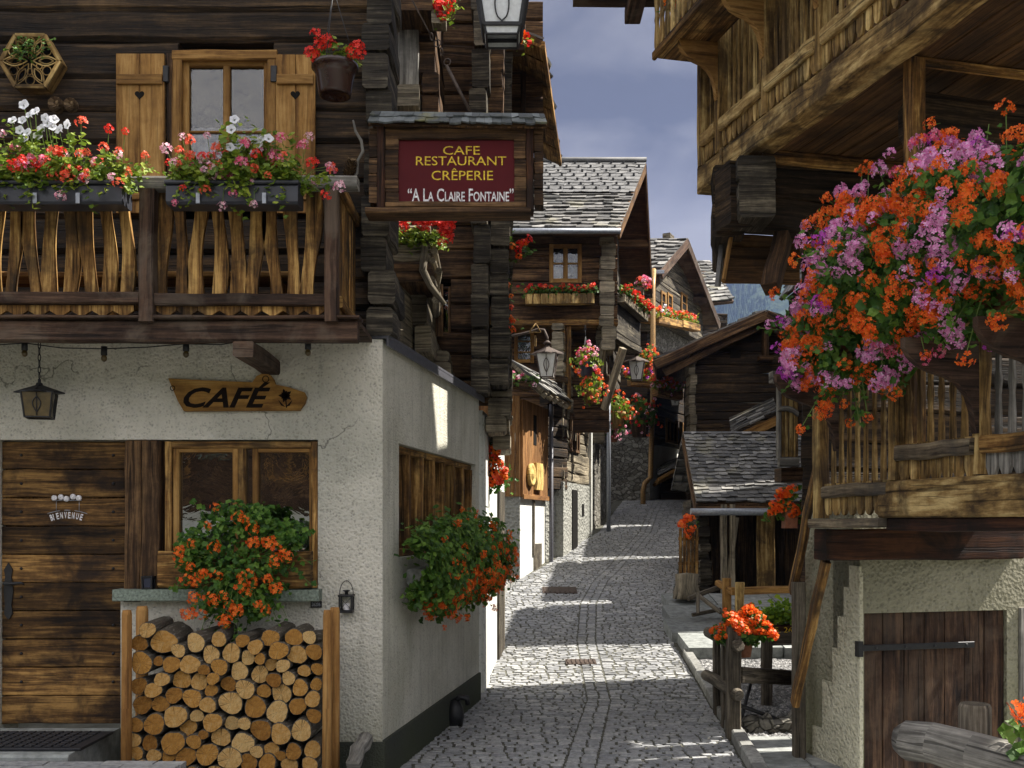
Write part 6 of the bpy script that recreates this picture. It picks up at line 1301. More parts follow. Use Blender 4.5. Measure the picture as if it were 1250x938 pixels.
ball_pot('small yellow-green plant with coral blooms above the lower flower row', 792, 438, 26.6, .3, ['coral', 'orange'], 'amber_old', 'leaf_lime', name='planter', cat='flower pot')
# second slate roof and its house further right
h2 = thing('slate_roofed_house', 'house whose rough slate roof edge shows behind the gabled house', 'house', (8, 37, 3))
mb = MB(); p0, p1, p2, p3 = PP(838, 372, 34.5), PP(896, 366, 36), PP(866, 318, 38.5), PP(820, 318, 38.5); slates(mb, p0, p1, p2, p3, .4, .3, .05); part('roof', mb, M['slate'], h2)
mb = MB(); mb.slab([p - Vector((0, 0, .05)) for p in (p0, p1, p2, p3)], .1); part('roof_boards', mb, M['beam_dark'], h2)
mb = MB(); log_rows(mb, (PX(840, 36.2), 36.2), (PX(886, 36.6), 36.6), .25, 2.2, 9.3, .28, .008, seg=4); part('log_wall', mb, M['log_dark'], h2)
# end of the street: wall closing the bend
ew = thing('corner_store', 'low dark timber store closing the bend at the top of the street', 'outbuilding', (6.2, 33, 2))
mb = MB(); mb.box(PX(800, 34), PX(842, 34), 33.6, 36, 2.0, PZ(590, 34), ch=.02); part('plastered_foot', mb, M['stucco_grey'], ew)
mb = MB(); p0, p1, p2, p3 = PP(803, 585, 27.3), PP(838, 566, 27.3), PP(838, 560, 29.5), PP(800, 572, 29.5)
slates(mb, p0 + Vector((0, -.1, .06)), p1 + Vector((0, -.1, .06)), p2 + Vector((0, 0, .1)), p3 + Vector((0, 0, .1)), .35, .3, .03); part('roof', mb, M['slate'], ew)
mb = MB()
for k_ in range(4): o_ = Vector((0, k_*.28, -.02 - .04*k_)); mb.beam(p0 + o_, p1 + o_, .24, .09, seg=3, jit=.004)
part('roof_boards', mb, M['amber'], ew); mb = MB(); log_rows(mb, (PX(806, 28.3), 28.3), (PX(842, 28.3), 28.3), .25, 1.9, PZ(572, 28.3), .25, .01); part('log_wall', mb, M['log_dark'], ew)

# ================================================================== DARK BARN
ba = thing('dark_barn', 'broad dark log barn with a low slate gable and small square vents', 'barn', (6, 25, 1.7))
YG = 24.2; AP = PP(935, 380, 23.7); LE = PP(799, 441, 23.7); RE = Vector((2*AP.x - LE.x, 23.7, LE.z)); bk = Vector((.9, 6.0, 0))
mb = MB(); log_rows(mb, (PX(843, YG), YG), (8.6, YG), .22, 1.4, LE.z - .02 + .3, .22, .007, seg=7)
zz = LE.z + .28
while zz < AP.z - .15:
    t = (zz - LE.z)/(AP.z - LE.z); xa = LE.x + (AP.x-LE.x)*t + .2; xb_ = RE.x + (AP.x-RE.x)*t - .2; mb.beam((max(xa, PX(843, YG)), YG, zz+.11), (xb_, YG, zz+.11), .22, .215, seg=5, jit=.006, ch=.02); zz += .22
part('gable_wall', mb, M['log_dark'], ba)
mb = MB(); log_rows(mb, (PX(846, YG), YG), (PX(846, YG)+.9, YG+6), .22, 1.4, 5.7, .23, .006, seg=3); part('side_wall', mb, M['log_dark'], ba)
mb = MB(); log_ends(mb, PX(841, 23.9), PX(849, 23.9), 23.9, 24.4, PZ(530, 23.9), PZ(437, 23.9), .2, .06); part('corner_logs', mb, M['log_pale'], ba)
mb = MB(); up_ = Vector((0, 0, .03)); slates(mb, LE + bk + up_, LE + up_, AP + up_, AP + bk + up_, .36, .3, .05); slates(mb, RE + up_, RE + bk + up_, AP + bk + up_, AP + up_, .36, .3, .05); rf_ = part('roof', mb, M['slate'], ba)
mb = MB(); mb.slab([LE + bk, LE, AP, AP + bk], .08); mb.slab([RE, RE + bk, AP + bk, AP], .08)
for a in (LE, RE): mb.beam(a + Vector((0, -.05, -.1)), AP + Vector((0, -.05, -.1)), .09, .22, seg=6, jit=.006); mb.beam(a + Vector((.25 if a is LE else -.25, .12, -.26)), AP + Vector((0, .12, -.26)), .14, .18, seg=6, jit=.006)
part('barge_board', mb, M['log_brown'], rf_)
mb = MB(); mb.box(PX(935, 23.9)-.06, PX(935, 23.9)+.06, 23.85, 24.1, PZ(437, 23.9), PZ(395, 23.9)); mb.box(PX(926, 23.9), PX(943, 23.9), 23.8, 24.1, PZ(440, 23.9), PZ(435, 23.9)); part('hanging_post', mb, M['log_brown'], ba)
mb = MB(); mb.box(PX(892, 24), PX(905, 24), YG-.125, YG-.118, PZ(437, 24), PZ(427, 24), ch=.002); mb.box(PX(919, 24), PX(925, 24), YG-.125, YG-.118, PZ(409, 24), PZ(401, 24), ch=.002); part('vent', mb, M['dark_room'], ba)
# little roof edge against the barn
lr = thing('lean_to_roof', 'small slate lean-to roof with an amber edge board against the dark barn', 'roof', tuple(PP(925, 525, 22.5)))
mb = MB(); p0, p1 = PP(893, 530, 22.0), PP(950, 503, 22.0); slates(mb, p0, p1, p1 + Vector((.3, 1.6, .5)), p0 + Vector((.3, 1.6, .5)), .3, .25, .04); part('slates', mb, M['slate'], lr)
mb = MB(); mb.beam(p0 + Vector((.1, 0, -.12)), p1 + Vector((.1, 0, -.12)), .06, .2, seg=3); part('edge_board', mb, M['amber'], lr)
# ================================================================== SLATE SHED
sh_ = thing('slate_shed', 'small open-fronted shed with a steep rough slate roof and zinc gutter', 'shed', (3.5, 16.2, .8))
e0, e1 = PP(850, 613, 15.6), Vector((4.7, 15.6, 0)); e1.z = e0.z = 2.13; r0, r1 = PP(834, 527, 17.3), Vector((4.9, 17.3, 0)); r1.z = r0.z = PZ(527, 17.3)
mb = MB(); slates(mb, e0, e1, r1, r0, .15, .105, .024); slates(mb, r1 + Vector((0, 1.4, -1.0)), r0 + Vector((0, 1.4, -1.0)), r0, r1, .3, .2, .03); rf_ = part('roof', mb, M['slate'], sh_)
mb = MB(); dn = Vector((0, 0, -.03)); mb.slab([e0+dn, e1+dn, r1+dn, r0+dn], .05); mb.beam(e0 + Vector((0, .02, -.1)), e1 + Vector((0, .02, -.1)), .04, .1); mb.beam(e0 + Vector((.02, .1, -.14)), r0 + Vector((.02, .1, -.14)), .06, .12); part('roof_boards', mb, M['log_brown'], rf_)
mb = MB(); mb.tube([PP(843, 625, 15.35), PP(880, 625, 15.35), (4.6, 15.35, PZ(625, 15.35))], .055, 10); part('gutter', mb, M['zinc'], rf_)
mb = MB()
for i in range(12): x = 3.0 + i*.15; mb.box(x, x+.146, 16.3, 16.34, .6, 2.25, seg=2)
part('back_wall', mb, M['log_dark'], sh_)
mb = MB(); mb.box(PX(922, 16.1), PX(944, 16.1), 16.0, 16.05, PZ(722, 16.1), 2.2, seg=4, jit=.004); part('pale_board', mb, M['honey'], sh_)
mb = MB()
for a, b in ((880, 887), (891, 897)): mb.box(PX(a, 15.6), PX(b, 15.6), 15.55, 15.65, .6, 2.1, seg=4, jit=.004)
mb.beam(PP(886, 730, 15.6), PP(899, 632, 15.6), .07, .07); part('shed_post', mb, M['log_pale'], sh_)
mb = MB(); log_ends(mb, PX(852, 16.0), PX(866, 16.0), 16.0, 17.4, .7, 2.2, .13, .08); log_rows(mb, (PX(850, 16.2), 16.3), (PX(850, 16.2)+.1, 17.6), .15, .7, 2.2, .14, .006); part('crib_wall', mb, M['log_grey'], sh_)
sf = thing('slat_screen', 'short screen of upright brown slats beside the slate shed', 'screen', (PX(840, 15.4), 15.4, .6))
mb = MB()
for i in range(5): x = PX(829 + i*5, 15.3); mb.box(x, x+.045, 15.3, 15.33, PZ(707, 15.3), PZ(645 + i % 2*2, 15.3), seg=2)
part('slats', mb, M['amber_old'], sf); mb = MB(); mb.box(PX(828, 15.35), PX(853, 15.35), 15.335, 15.37, PZ(690, 15.35), PZ(686, 15.35)); mb.box(PX(828, 15.35), PX(853, 15.35), 15.335, 15.37, PZ(660, 15.35), PZ(656, 15.35)); part('rail', mb, M['amber_old'], sf)
ball_pot('little clump of orange flowers on top of the slat screen', 842, 641, 15.3, .13, ['orange'], 'pot_clay', 'leaf_mid', name='planter', fs=.09, n=60, nf=18)
mb = MB(); mb.lathe([(.001, 0), (.2, .0), (.21, .08), (.17, .2), (.165, .36), (.001, .38)], PP(838, 731, 15.0), n=11); [setattr(v, 'x', v.x + random.gauss(0, .012)) for v in mb.v]; solo('tree_stump', mb, M['log_pale'], 'pale tree stump by the kerb in front of the slat screen', 'stump', tuple(PP(838, 731, 15.0)))
sb3 = thing('sawhorse_bench', 'dark crossed-leg timber sawhorse on the flags by the tree stump', 'sawhorse', tuple(PP(860, 752, 13.9)))
mb = MB(); mb.beam(PP(840, 731, 14.0), PP(880, 716, 14.3), .06, .06); part('bar', mb, M['fence_wood'], sb3); mb = MB(); mb.beam(PP(850, 725, 14.1), PP(880, 748, 13.7), .05, .05); mb.beam(PP(845, 751, 13.8), PP(880, 744, 13.9), .05, .05); mb.beam(PP(852, 750, 13.75), PP(852, 724, 13.95), .05, .05); part('leg', mb, M['fence_wood'], sb3)
of = thing('amber_fence', 'new amber handrail fence in front of the slate shed', 'fence', (PX(895, 13.8), 13.8, .5))
mb = MB(); mb.beam(PP(893, 722, 13.7), PP(985, 719, 13.7), .09, .1, seg=4, jit=.003, ch=.02); mb.beam(PP(876, 712, 14.3), PP(895, 723, 13.75), .08, .09, seg=2, ch=.02); part('rail', mb, M['amber'], of)
for a, b, c_, Y in ((882, 892, 706, 13.95), (898, 908, 711, 13.6)): mb = MB(); mb.box(PX(a, Y), PX(b, Y), Y-.05, Y+.05, .35, PZ(c_, Y), seg=3, jit=.003, ch=.014); part('post', mb, M['amber' if a < 890 else 'honey'], of)
# unseen houses added on the right to cast shadow across the street
def shadow_house(label, x0, x1, y0, y1, zt):
    o = thing('street_shade_house', label, 'house', ((x0+x1)/2, (y0+y1)/2, .3), None); mb = MB(); log_rows(mb, (x0, y1), (x0, y0), .2, .0, zt, .3, .006, seg=3); log_rows(mb, (x0, y0), (x1, y0), .2, .0, zt, .3, .006, seg=3); log_rows(mb, (x1, y1), (x0, y1), .2, .0, zt, .3, .006, seg=3); part('log_wall', mb, M['log_dark'], o)
    xm = (x0+x1)/2; mb = MB(); a, b, c_, d = Vector((x0-.3, y0-.0, zt-.1)), Vector((x0-.3, y1, zt-.1)), Vector((xm, y1, zt+1.4)), Vector((xm, y0, zt+1.4)); slates(mb, b, a, d, c_, .4, .3, .04); slates(mb, a + Vector((x1-x0+.6, 0, 0)), b + Vector((x1-x0+.6, 0, 0)), c_, d, .4, .3, .04); rf_ = part('roof', mb, M['slate'], o); mb = MB(); mb.slab([b, a, d, c_], .05); mb.slab([a + Vector((x1-x0+.6, 0, 0)), b + Vector((x1-x0+.6, 0, 0)), c_, d], .05); part('roof_boards', mb, M['soffit'], rf_)
# ================================================================== BIG BALCONIED HOUSE on the right
ri = thing('balcony_house', 'large house with carved honey-coloured balconies over a roughcast cellar, hung with a mass of geraniums', 'house', (3.2, 7.5, 0))
FL = Fr((2.16, 7.2), (.2437, -.9698)); FI = Fr((2.48, 7.3), (.9698, .2437)); FUp = Fr((1.62, 8.7), (.2437, -.9698))
lz = lambda px, py, n=0: FL.z(px, py, n)
# masonry cellar with its door and the stepped patch of fresh plaster
d0, d1, dz = FI.upx(1055), FI.upx(1229), FI.z(1140, 747)
mb = MB(); FI.box(mb, 0, d0, -.35, 0, -.2, 1.72, ch=.002); FI.box(mb, d1, 3.6, -.35, 0, -.2, 1.72, ch=.002); FI.box(mb, d0, d1, -.35, 0, dz, 1.72, ch=.002); part('front_wall', mb, M['stucco_yard'], ri)
FIs = Fr((2.48 - .2437*.75, 7.3 + .9698*.75), (.2437, -.9698)); mb = MB(); FIs.box(mb, 0, .748, -.028, 0, -.2, 1.72, ch=.002); FIs.box(mb, 0, .62, -.3, -.0285, -.2, 1.9, ch=.002); part('side_wall', mb, M['stucco_yard'], ri)
mb = MB(); zs = [(1.34, .62), (1.12, .55), (.88, .47), (.62, .4), (.25, .26), (-.1, .12)]; ztop = 1.5
for i, (za, w) in enumerate(zs): FIs.box(mb, w, .756, -.01, .006, za, ztop, ch=.001); ztop = za
FI.box(mb, -.005, .024, .0, .005, -.1, 1.45, ch=.001); part('plaster_patch', mb, M['stucco_patch'], ri, 'stepped patch of pale fresh plaster')
mb = MB(); nb_ = 7
for i in range(nb_): FI.box(mb, d0+(d1-d0)*i/nb_+.002, d0+(d1-d0)*(i+1)/nb_-.002, -.08, -.03 + random.uniform(-.003, .003), -.2, dz-.004, seg=4, jit=.001, ch=.005)
cd = part('cellar_door', mb, M['cellar_door'], ri)
mb = MB(); u_a, u_b = FI.upx(1046), FI.upx(1188); zh = FI.z(1120, 789); FI.box(mb, u_a+.02, u_b, .002, .014, zh-.022, zh+.022, ch=.003); FI.box(mb, d0+.02, d0+.05, -.03, .002, zh-.02, zh+.02, ch=.002); FI.box(mb, u_b-.05, u_b-.02, -.03, .002, zh-.02, zh+.02, ch=.002); FI.box(mb, u_a-.005, u_a+.035, -.02, .03, zh-.06, zh+.05, ch=.003)
for f_ in (.15, .4, .65, .93): q = FI.P(u_a+(u_b-u_a)*f_, .014, zh); mb.lathe([(.001, .008), (.01, .006), (.012, 0)], q, FI.n, 8)
part('strap_hinge', mb, M['metal_dark'], cd)
mb = MB(); FI.box(mb, FI.upx(1243), FI.upx(1262), -.02, .02, -.2, FI.z(1243, 742)); part('window_frame', mb, M['grey_wood'], ri)
# log storey on the cellar, upper cantilevered logs, body
mb = MB(); p0 = Vector((2.66, 8.95, 0)); log_rows(mb, p0, p0 + Vector((3.2, .8, 0)), .25, 1.7, 4.15, .27, .006); log_rows(mb, (3.34, 11.3), p0, .25, -.1, 4.2, .27, .006)
log_rows(mb, (6.2, 12.0), (3.34, 11.3), .25, -.1, 7.6, .3, .006, seg=3); part('log_wall', mb, M['log_dark'], ri)
mb = MB(); a = Vector((1.63, 7.95, 0)); b = a + Vector((.9698, .2437, 0))*4; log_rows(mb, a, b, .3, 4.08, 4.6, .26, .01); log_rows(mb, (1.93, 9.2), a + Vector((.07, .1, 0)), .25, 4.06, 4.62, .27, .006, seg=4); log_rows(mb, (3.1, 11.25), (2.8, 9.75), .25, 4.6, 7.6, .27, .006, seg=4); log_rows(mb, (2.8, 9.75), FUp.P(.1, -1.1, 0), .25, 4.6, 6.75, .27, .006, seg=3); part('overhang_logs', mb, M['log_dark'], ri)  # unseen rear logs kept low so the sun patch passes to the café
mb = MB(); u_ = Vector((.9698, .2437, 0)); q = a + u_*.05; log_ends(mb, q.x, q.x+.28, q.y-.25, q.y+.1, 4.1, 4.58, .25, .05); part('corner_logs', mb, M['log_grey'], ri)
mb = MB(); log_rows(mb, FUp.P(.1, -1.05, 0), FUp.P(4.8, -1.05, 0), .2, 4.75, 7.9, .26, .005, seg=6); part('gallery_wall', mb, M['log_brown'], ri)
# small boarded eave beneath the cantilever
mb = MB()
for i in range(4):
    y0, y1 = 288 + i*14.5, 288 + (i+1)*14.5 - 1; Y = 8.2 - i*.05
    mb.beam(PP(890 - i*2.6, (y0+y1)/2, Y), PP(975, (y0+y1)/2 + 2, Y + .25), .03, (y1-y0+2.5)*Y/F, seg=3, jit=.002)
part('eave_boards', mb, M['soffit'], ri); mb = MB(); mb.beam(PP(893, 285, 8.12), PP(883, 343, 7.95), .03, .05, (0, 1, 0)); part('eave_trim', mb, M['amber'], ri)
mb = MB(); mb.slab([PP(884, 284, 8.35), PP(877, 350, 8.0), PP(880, 350, 8.6), PP(886, 284, 9.0)], .03); part('eave_slates', mb, M['slate'], ri)
mb = MB(); mb.beam(PP(956, 290, 8.0), PP(940, 352, 7.75), .12, .13, seg=3, jit=.006); part('strut', mb, M['log_brown'], ri)
# ---- balusters
def turned(w, h):
    pr = [(0, .5), (.05, .95), (.16, 1), (.3, .82), (.42, .55), (.5, 1.0), (.58, .55), (.7, .82), (.84, 1), (.95, .95), (1, .5)]
    return [(-w/2*k, h*t) for t, k in pr] + [(w/2*k, h*t) for t, k in pr[::-1]]
def bal_panel(root, fr, u0, u1, n, z0, z1, zr0, zr1, pitch, mat, railmat, tips=True):
    """balusters z0..z1 behind a rail zr0..zr1, their rounded tips showing below"""
    k = max(1, int((u1-u0)/pitch)); st_ = (u1-u0)/k; ps = []
    for i in range(k):
        c = u0 + st_*(i+.5); mb = MB(); w = st_*.52; out = turned(w*random.uniform(.92, 1.05), z1-z0); mb.prism(out, fr.P(c, n-.02, z0), fr.u, (0, 0, 1), .015); part('baluster', mb, M[mat], root)
    mb = MB(); fr.box(mb, u0, u1, n-.01, n+.06, zr0, zr1, seg=6, jit=.003, ch=.012); part('bottom_rail', mb, M[railmat], root)
    if tips:
        mb = MB()
        for i in range(k):
            c = u0 + st_*(i+.5); w = st_*.42; h = (zr0 - z0)*1.0 + .06; mb.prism([(-w, .1), (w, .1), (w, -h*.55), (w*.55, -h*.9), (0, -h), (-w*.55, -h*.9), (-w, -h*.55)], fr.P(c, n+.016, zr0), fr.u, (0, 0, 1), .02)
        part('tips', mb, M[mat], root)
lb = thing('lower', '', '') ; bpy.data.objects.remove(lb)
mb = MB(); ub0 = FL.upx(1082); FL.box(mb, ub0, 3.1, -.12, .06, 1.84, 2.065, seg=10, jit=.003, ch=.012); low = part('lower_balcony', mb, M['honey_beam'], ri)
mb = MB(); FL.box(mb, ub0+.05, 3.1, -.1, .03, 1.76, 1.838, seg=6, jit=.003); part('under_beam', mb, M['beam_red'], low)
mb = MB()
for i in range(7): FL.box(mb, .02, 3.1, -.28 - i*.16, -.13 - i*.16, 1.8, 1.84, seg=4, jit=.001, ch=.003)
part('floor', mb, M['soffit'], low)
mb = MB(); FL.box(mb, -.02, ub0+.03, -.15, .08, 1.775, 1.835, seg=4, jit=.003); part('sill', mb, M['weathered'], low)
FE = Fr((2.165, 7.16), (.9698, .2437)); mb = MB(); FE.box(mb, 0, 1.62, -.1, .06, 1.545, 1.765, seg=8, jit=.003, ch=.012); part('end_beam', mb, M['beam_red'], low)
ua, ub_, uc, ud = FL.upx(1010), FL.upx(1092), FL.upx(1101), FL.upx(1196)
bal_panel(low, FL, ua, ub_, 0, lz(1050, 618), 3.02, lz(1050, 607), lz(1050, 591), .088, 'honey', 'weathered')
bal_panel(low, FL, uc, ud, 0, lz(1150, 574), 3.02, lz(1150, 559), lz(1150, 539), .088, 'honey', 'weathered')
bal_panel(low, FL, FL.upx(1207), 3.05, 0, lz(1225, 568), 3.02, lz(1225, 553), lz(1225, 531), .1, 'grey_wood', 'amber_old')
for a_, b_, z0_, z1_ in ((999, 1008, 1.84, 4.6), (1091.5, 1100.5, 2.07, 3.05), (1197, 1206, 2.07, 3.05)):
    mb = MB(); FL.box(mb, FL.upx(a_), FL.upx(b_), -.03, .05, z0_, z1_ if a_ > 1000 else 3.0, seg=5, jit=.002); part('post', mb, M['honey'], low)
mb = MB(); u_ = FL.upx(1104); FL.box(mb, u_-.05, u_+.05, -.12, -.02, 2.07, 4.64, seg=8, jit=.002, ch=.01); part('tall_post', mb, M['amber_old'], low)
mb = MB(); FL.box(mb, ua-.04, 3.1, -.06, .06, 3.02, 3.1, seg=8, jit=.002); part('handrail', mb, M['honey'], low)
def bracket(fr, u, n0, reach, ztop, h, mat, root, th=.04):
    """sawn S-curved bracket standing out from a post"""
    o = [(0, 0), (reach, 0), (reach*1.0, -h*.1), (reach*.93, -h*.2), (reach*.8, -h*.3), (reach*.62, -h*.36), (reach*.44, -h*.4), (reach*.28, -h*.47), (reach*.15, -h*.6), (reach*.08, -h*.78), (reach*.04, -h), (0, -h)]
    mb = MB(); mb.prism(o, fr.P(u, n0, ztop), fr.n, (0, 0, 1), th, grain='a'); return part('bracket', mb, M[mat], root)
for px in (1030, 1202, 1300):
    bracket(FL, FL.upx(px), .05, .46, lz(1200, 418), .5, 'beam_dark', low)
# ---- upper balcony
mb = MB(); FUp.box(mb, 0, 5.0, -.16, .05, 4.62, 4.82, seg=14, jit=.004, ch=.014); upb = part('upper_balcony', mb, M['honey_beam'], ri)
mb = MB(); FUp.box(mb, -.03, .05, -.9, .04, 4.6, 4.84, seg=3, jit=.004, ch=.014); FUp.box(mb, .46, .5, -.16, .066, 4.6, 4.82, ch=.01); part('end_beam', mb, M['honey_beam'], upb)
mb = MB()
for i in range(14): FUp.box(mb, .0, 5.0, -.345 - i*.185, -.165 - i*.185, 4.665 + random.uniform(-.004, .004), 4.7, seg=8, jit=.001, ch=.006)
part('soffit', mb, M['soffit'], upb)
mb = MB(); Fs = Fr((1.9, 7.82), (.9698, .2437)); Fs.box(mb, 0, 3.2, -.05, .03, 4.57, 4.66, seg=4, jit=.002); Fs2 = Fr((2.35, 6.25), (.9698, .2437)); Fs2.box(mb, .1, 2.5, -.03, .03, 4.615, 4.66, seg=3); part('trim_board', mb, M['amber_old'], upb)
mb = MB(); q = FUp.P(2.3, -.38, 4.4); mb.beam(q, q + Vector((.9698, .2437, 0))*2.6, .26, .27, seg=6, jit=.008, ch=.05); part('carrying_log', mb, M['log_dark'], upb)
mb = MB(); FUp.box(mb, 3.35, 5.0, -.85, -.68, 4.5, 4.66, seg=3, jit=.003); part('joist', mb, M['honey_beam'], upb)
pz0, pz1, rz0, rz1 = 4.9, 6.15, 4.975, 5.085
pu = [FUp.upx(p) for p in (860, 882, 939, 1006)] + [FUp.upx(1006) + 1.0, FUp.upx(1006) + 2.0]
for a_, b_ in zip(pu[:-1], pu[1:]): bal_panel(upb, FUp, a_+.04, b_-.04, 0, pz0, pz1, rz0, rz1, .085, 'honey', 'honey_beam')
for c_ in pu: mb = MB(); FUp.box(mb, c_-.035, c_+.035, -.04, .055, 4.822, 6.2, seg=5, jit=.002); part('post', mb, M['honey'], upb)
mb = MB(); FUp.box(mb, -.02, 5.0, -.07, .07, 6.15, 6.24, seg=8, jit=.002); part('handrail', mb, M['honey'], upb)
FUe = Fr((FUp.P(0, 0, 0).x, FUp.P(0, 0, 0).y), (.9698, .2437)); mb = MB()
for i in range(9): FUe.box(mb, .05+i*.11, .158+i*.11, .0, .03, 4.82, 7.6, seg=3, jit=.002)
part('end_balusters', mb, M['honey'], upb)
for c_ in pu[1:4]: bracket(FUp, c_, .05, .33, 5.7, .46, 'amber', upb, .05)
# planter gallery carried on the brackets
mb = MB(); FUp.box(mb, .02, 5.0, .06, .42, 5.7, 5.735, seg=6, jit=.002); FUp.box(mb, .0, 5.0, .42, .455, 5.69, 5.76, seg=6, jit=.002); gal2 = part('planter_gallery', mb, M['amber_old'], upb)
k_ = 44
mb = MB()
for i in range(k_): c_ = .05 + 4.9*i/k_; mb.prism(turned(.075, .5), FUp.P(c_, .435, 5.765), FUp.u, (0, 0, 1), .02)
part('slats', mb, M['honey'], gal2, kind='stuff'); mb = MB(); FUp.box(mb, .0, 5.0, .4, .47, 6.26, 6.33, seg=5); part('handrail', mb, M['honey'], gal2)
# unseen roof, cut short and split so a sun patch reaches the café wall
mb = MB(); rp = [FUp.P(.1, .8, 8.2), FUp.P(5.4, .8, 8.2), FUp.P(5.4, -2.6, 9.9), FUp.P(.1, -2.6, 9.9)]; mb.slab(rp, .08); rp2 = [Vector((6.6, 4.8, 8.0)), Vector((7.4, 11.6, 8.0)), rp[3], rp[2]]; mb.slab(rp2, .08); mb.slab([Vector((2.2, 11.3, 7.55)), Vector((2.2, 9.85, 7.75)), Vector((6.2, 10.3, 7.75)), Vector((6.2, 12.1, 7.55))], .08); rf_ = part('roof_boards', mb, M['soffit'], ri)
mb = MB(); up_ = Vector((0, 0, .02)); slates(mb, rp[0]+up_, rp[1]+up_, rp[2]+up_, rp[3]+up_, .4, .3, .04); slates(mb, rp2[0]+up_, rp2[1]+up_, rp2[2]+up_, rp2[3]+up_, .4, .3, .04); part('roof', mb, M['slate'], rf_)
mb = MB(); mb.box(PX(700, 8.9), PX(935, 8.9), 8.85, 9.0, PZ(2.5, 8.9), PZ(-12, 8.9), seg=4, jit=.002); mb.box(PX(767, 8.8), PX(787, 8.8), 8.6, 9.1, PZ(9, 8.8), PZ(-10, 8.8), seg=2); mb.beam(PP(850, -5, 8.9), PP(905, -60, 8.6), .12, .14, seg=2); part('eave_beam', mb, M['beam_dark'], ri)
# shuttered hatch on the rear wing
mb = MB(); Yh = 9.6
for i in range(4): mb.box(PX(952 + i*5.6, Yh), PX(957 + i*5.6, Yh), Yh-.02, Yh+.02, PZ(558, Yh), PZ(468, Yh), seg=3, jit=.001)
hat = part('hatch', mb, M['honey'], ri); mb = MB(); mb.box(PX(940, Yh), PX(973, Yh), Yh-.1, Yh+.05, PZ(468, Yh), PZ(455, Yh), seg=2, jit=.003); mb.box(PX(950, Yh), PX(974, Yh), Yh-.05, Yh+.03, PZ(570, Yh), PZ(559, Yh)); mb.box(PX(948, Yh), PX(953, Yh), Yh-.04, Yh+.03, PZ(560, Yh), PZ(468, Yh)); mb.beam(PP(950, 500, Yh-.04), PP(974, 506, Yh-.02), .04, .05, bow=.03, seg=4); part('hatch_frame', mb, M['grey_wood'], hat)
mb = MB(); mb.box(PX(952, 9.7), PX(985, 9.7), 9.65, 9.9, PZ(588, 9.7), PZ(571, 9.7), seg=2, jit=.004); part('hatch_beam', mb, M['log_brown'], hat)
# ---- stair rails and post beside the cellar
sr = thing('stair_railing', 'two steep weathered handrail boards on a post beside the cellar wall', 'railing', (PX(975, 7.75), 7.75, 0))
mb = MB(); mb.beam(PP(1002, 552, 7.35), PP(967, 722, 8.05), .05, .1, (0, -1, .2), seg=7, jit=.003, ch=.01); part('upper_board', mb, M['amber_old'], sr)
mb = MB(); mb.beam(PP(1008, 684, 7.2), PP(970, 860, 7.65), .05, .11, (0, -1, .2), seg=7, jit=.003, ch=.01); part('lower_board', mb, M['amber_old'], sr)
mb = MB(); Y = 7.85; mb.box(PX(968, Y), PX(982, Y), Y-.05, Y+.05, -.05, PZ(711, Y), seg=6, jit=.002, ch=.01); part('post', mb, M['fence_wood'], sr)
# ---- the great mass of geraniums on the lower balcony
gm_ = thing('geranium_planter', 'huge cascading mass of orange and mauve geraniums along the lower balcony rail', 'flower box', tuple(FL.P(1.4, .3, 2.77)))
zb2 = lz(1200, 416); mb = MB(); FL.box(mb, .4, 3.4, .08, .3, zb2+.02, zb2 + .2, seg=6, jit=.003); part('trough', mb, M['amber_old'], gm_)
P, N, SZ, hs, hd_, hc_ = [], [], [], [], [], []
def mass_pt(u, ph, rr):
    sg = min(1.0, max(0.0, (u - .28)/.9)); cz = 2.98 + .27*sg - .02*u; r = (.44 + .15*sg)*rr*(1 + .15*math.sin(u*6+ph*3) + .13*math.sin(u*11-ph*5) + .07*math.sin(u*23+ph*9)); k = min(1.0, .62 + max(0, u-.28)*.6)
    up_k = max(.6, 1.0 - .2*max(0, u-.9)) if math.sin(ph) > 0 else max(.62, 1.0 - .2*max(0, u-.5))
    return FL.P(u, .2 + r*math.cos(ph)*.72*k, cz + r*math.sin(ph)*up_k*k)
for q in range(9500):
    u = rng.uniform(.28, 3.5); ph = rng.uniform(-1.95, 2.6); rr = rng.uniform(.3, 1.0)**.45
    if rng.uniform() < .55*max(0, math.sin(u*9.0+ph*4)*math.sin(u*5-ph*6)): rr *= .75
    p = mass_pt(u, ph, rr); P.append(p); d = FL.n*math.cos(ph) + Vector((0, 0, math.sin(ph)*.7 + .35)); N.append(np.array(d) + np.array([0, -.25, 0]) + rng.normal(0, .45, 3)); SZ.append(rng.uniform(.035, .075))
st = []
for q in range(90):                                              # shoots that straggle out of the mass
    u = rng.uniform(.3, 2.9); ph = float(rng.uniform(-1.6, 1.9)); p0 = mass_pt(u, ph, .9); d = (FL.n*math.cos(ph)*.8 + Vector((0, -.2, math.sin(ph)*.8 + .15)) + Vector(rng.normal(0, .35, 3))).normalized(); L = rng.uniform(.1, .3); dr = rng.uniform(.0, .5)
    f = lambda t: p0 + d*(L*t) - Vector((0, 0, dr*L*t*t)); st.append((p0, f(.5), f(1)))
    for t in np.linspace(.2, .95, int(L/.035)): P.append(np.array(f(t)) + rng.normal(0, .018, 3)); N.append(np.array([-.2, -.6, .6]) + rng.normal(0, .4, 3)); SZ.append(rng.uniform(.03, .055))
    if rng.uniform() < .6: hs.append(f(1.05)); hd_.append(tuple(d)); hc_.append('orange' if rng.uniform() < .55 else 'mauve')
foliage_part(gm_, np.array(P), np.array(N), np.array(SZ), 'leaf_deep')
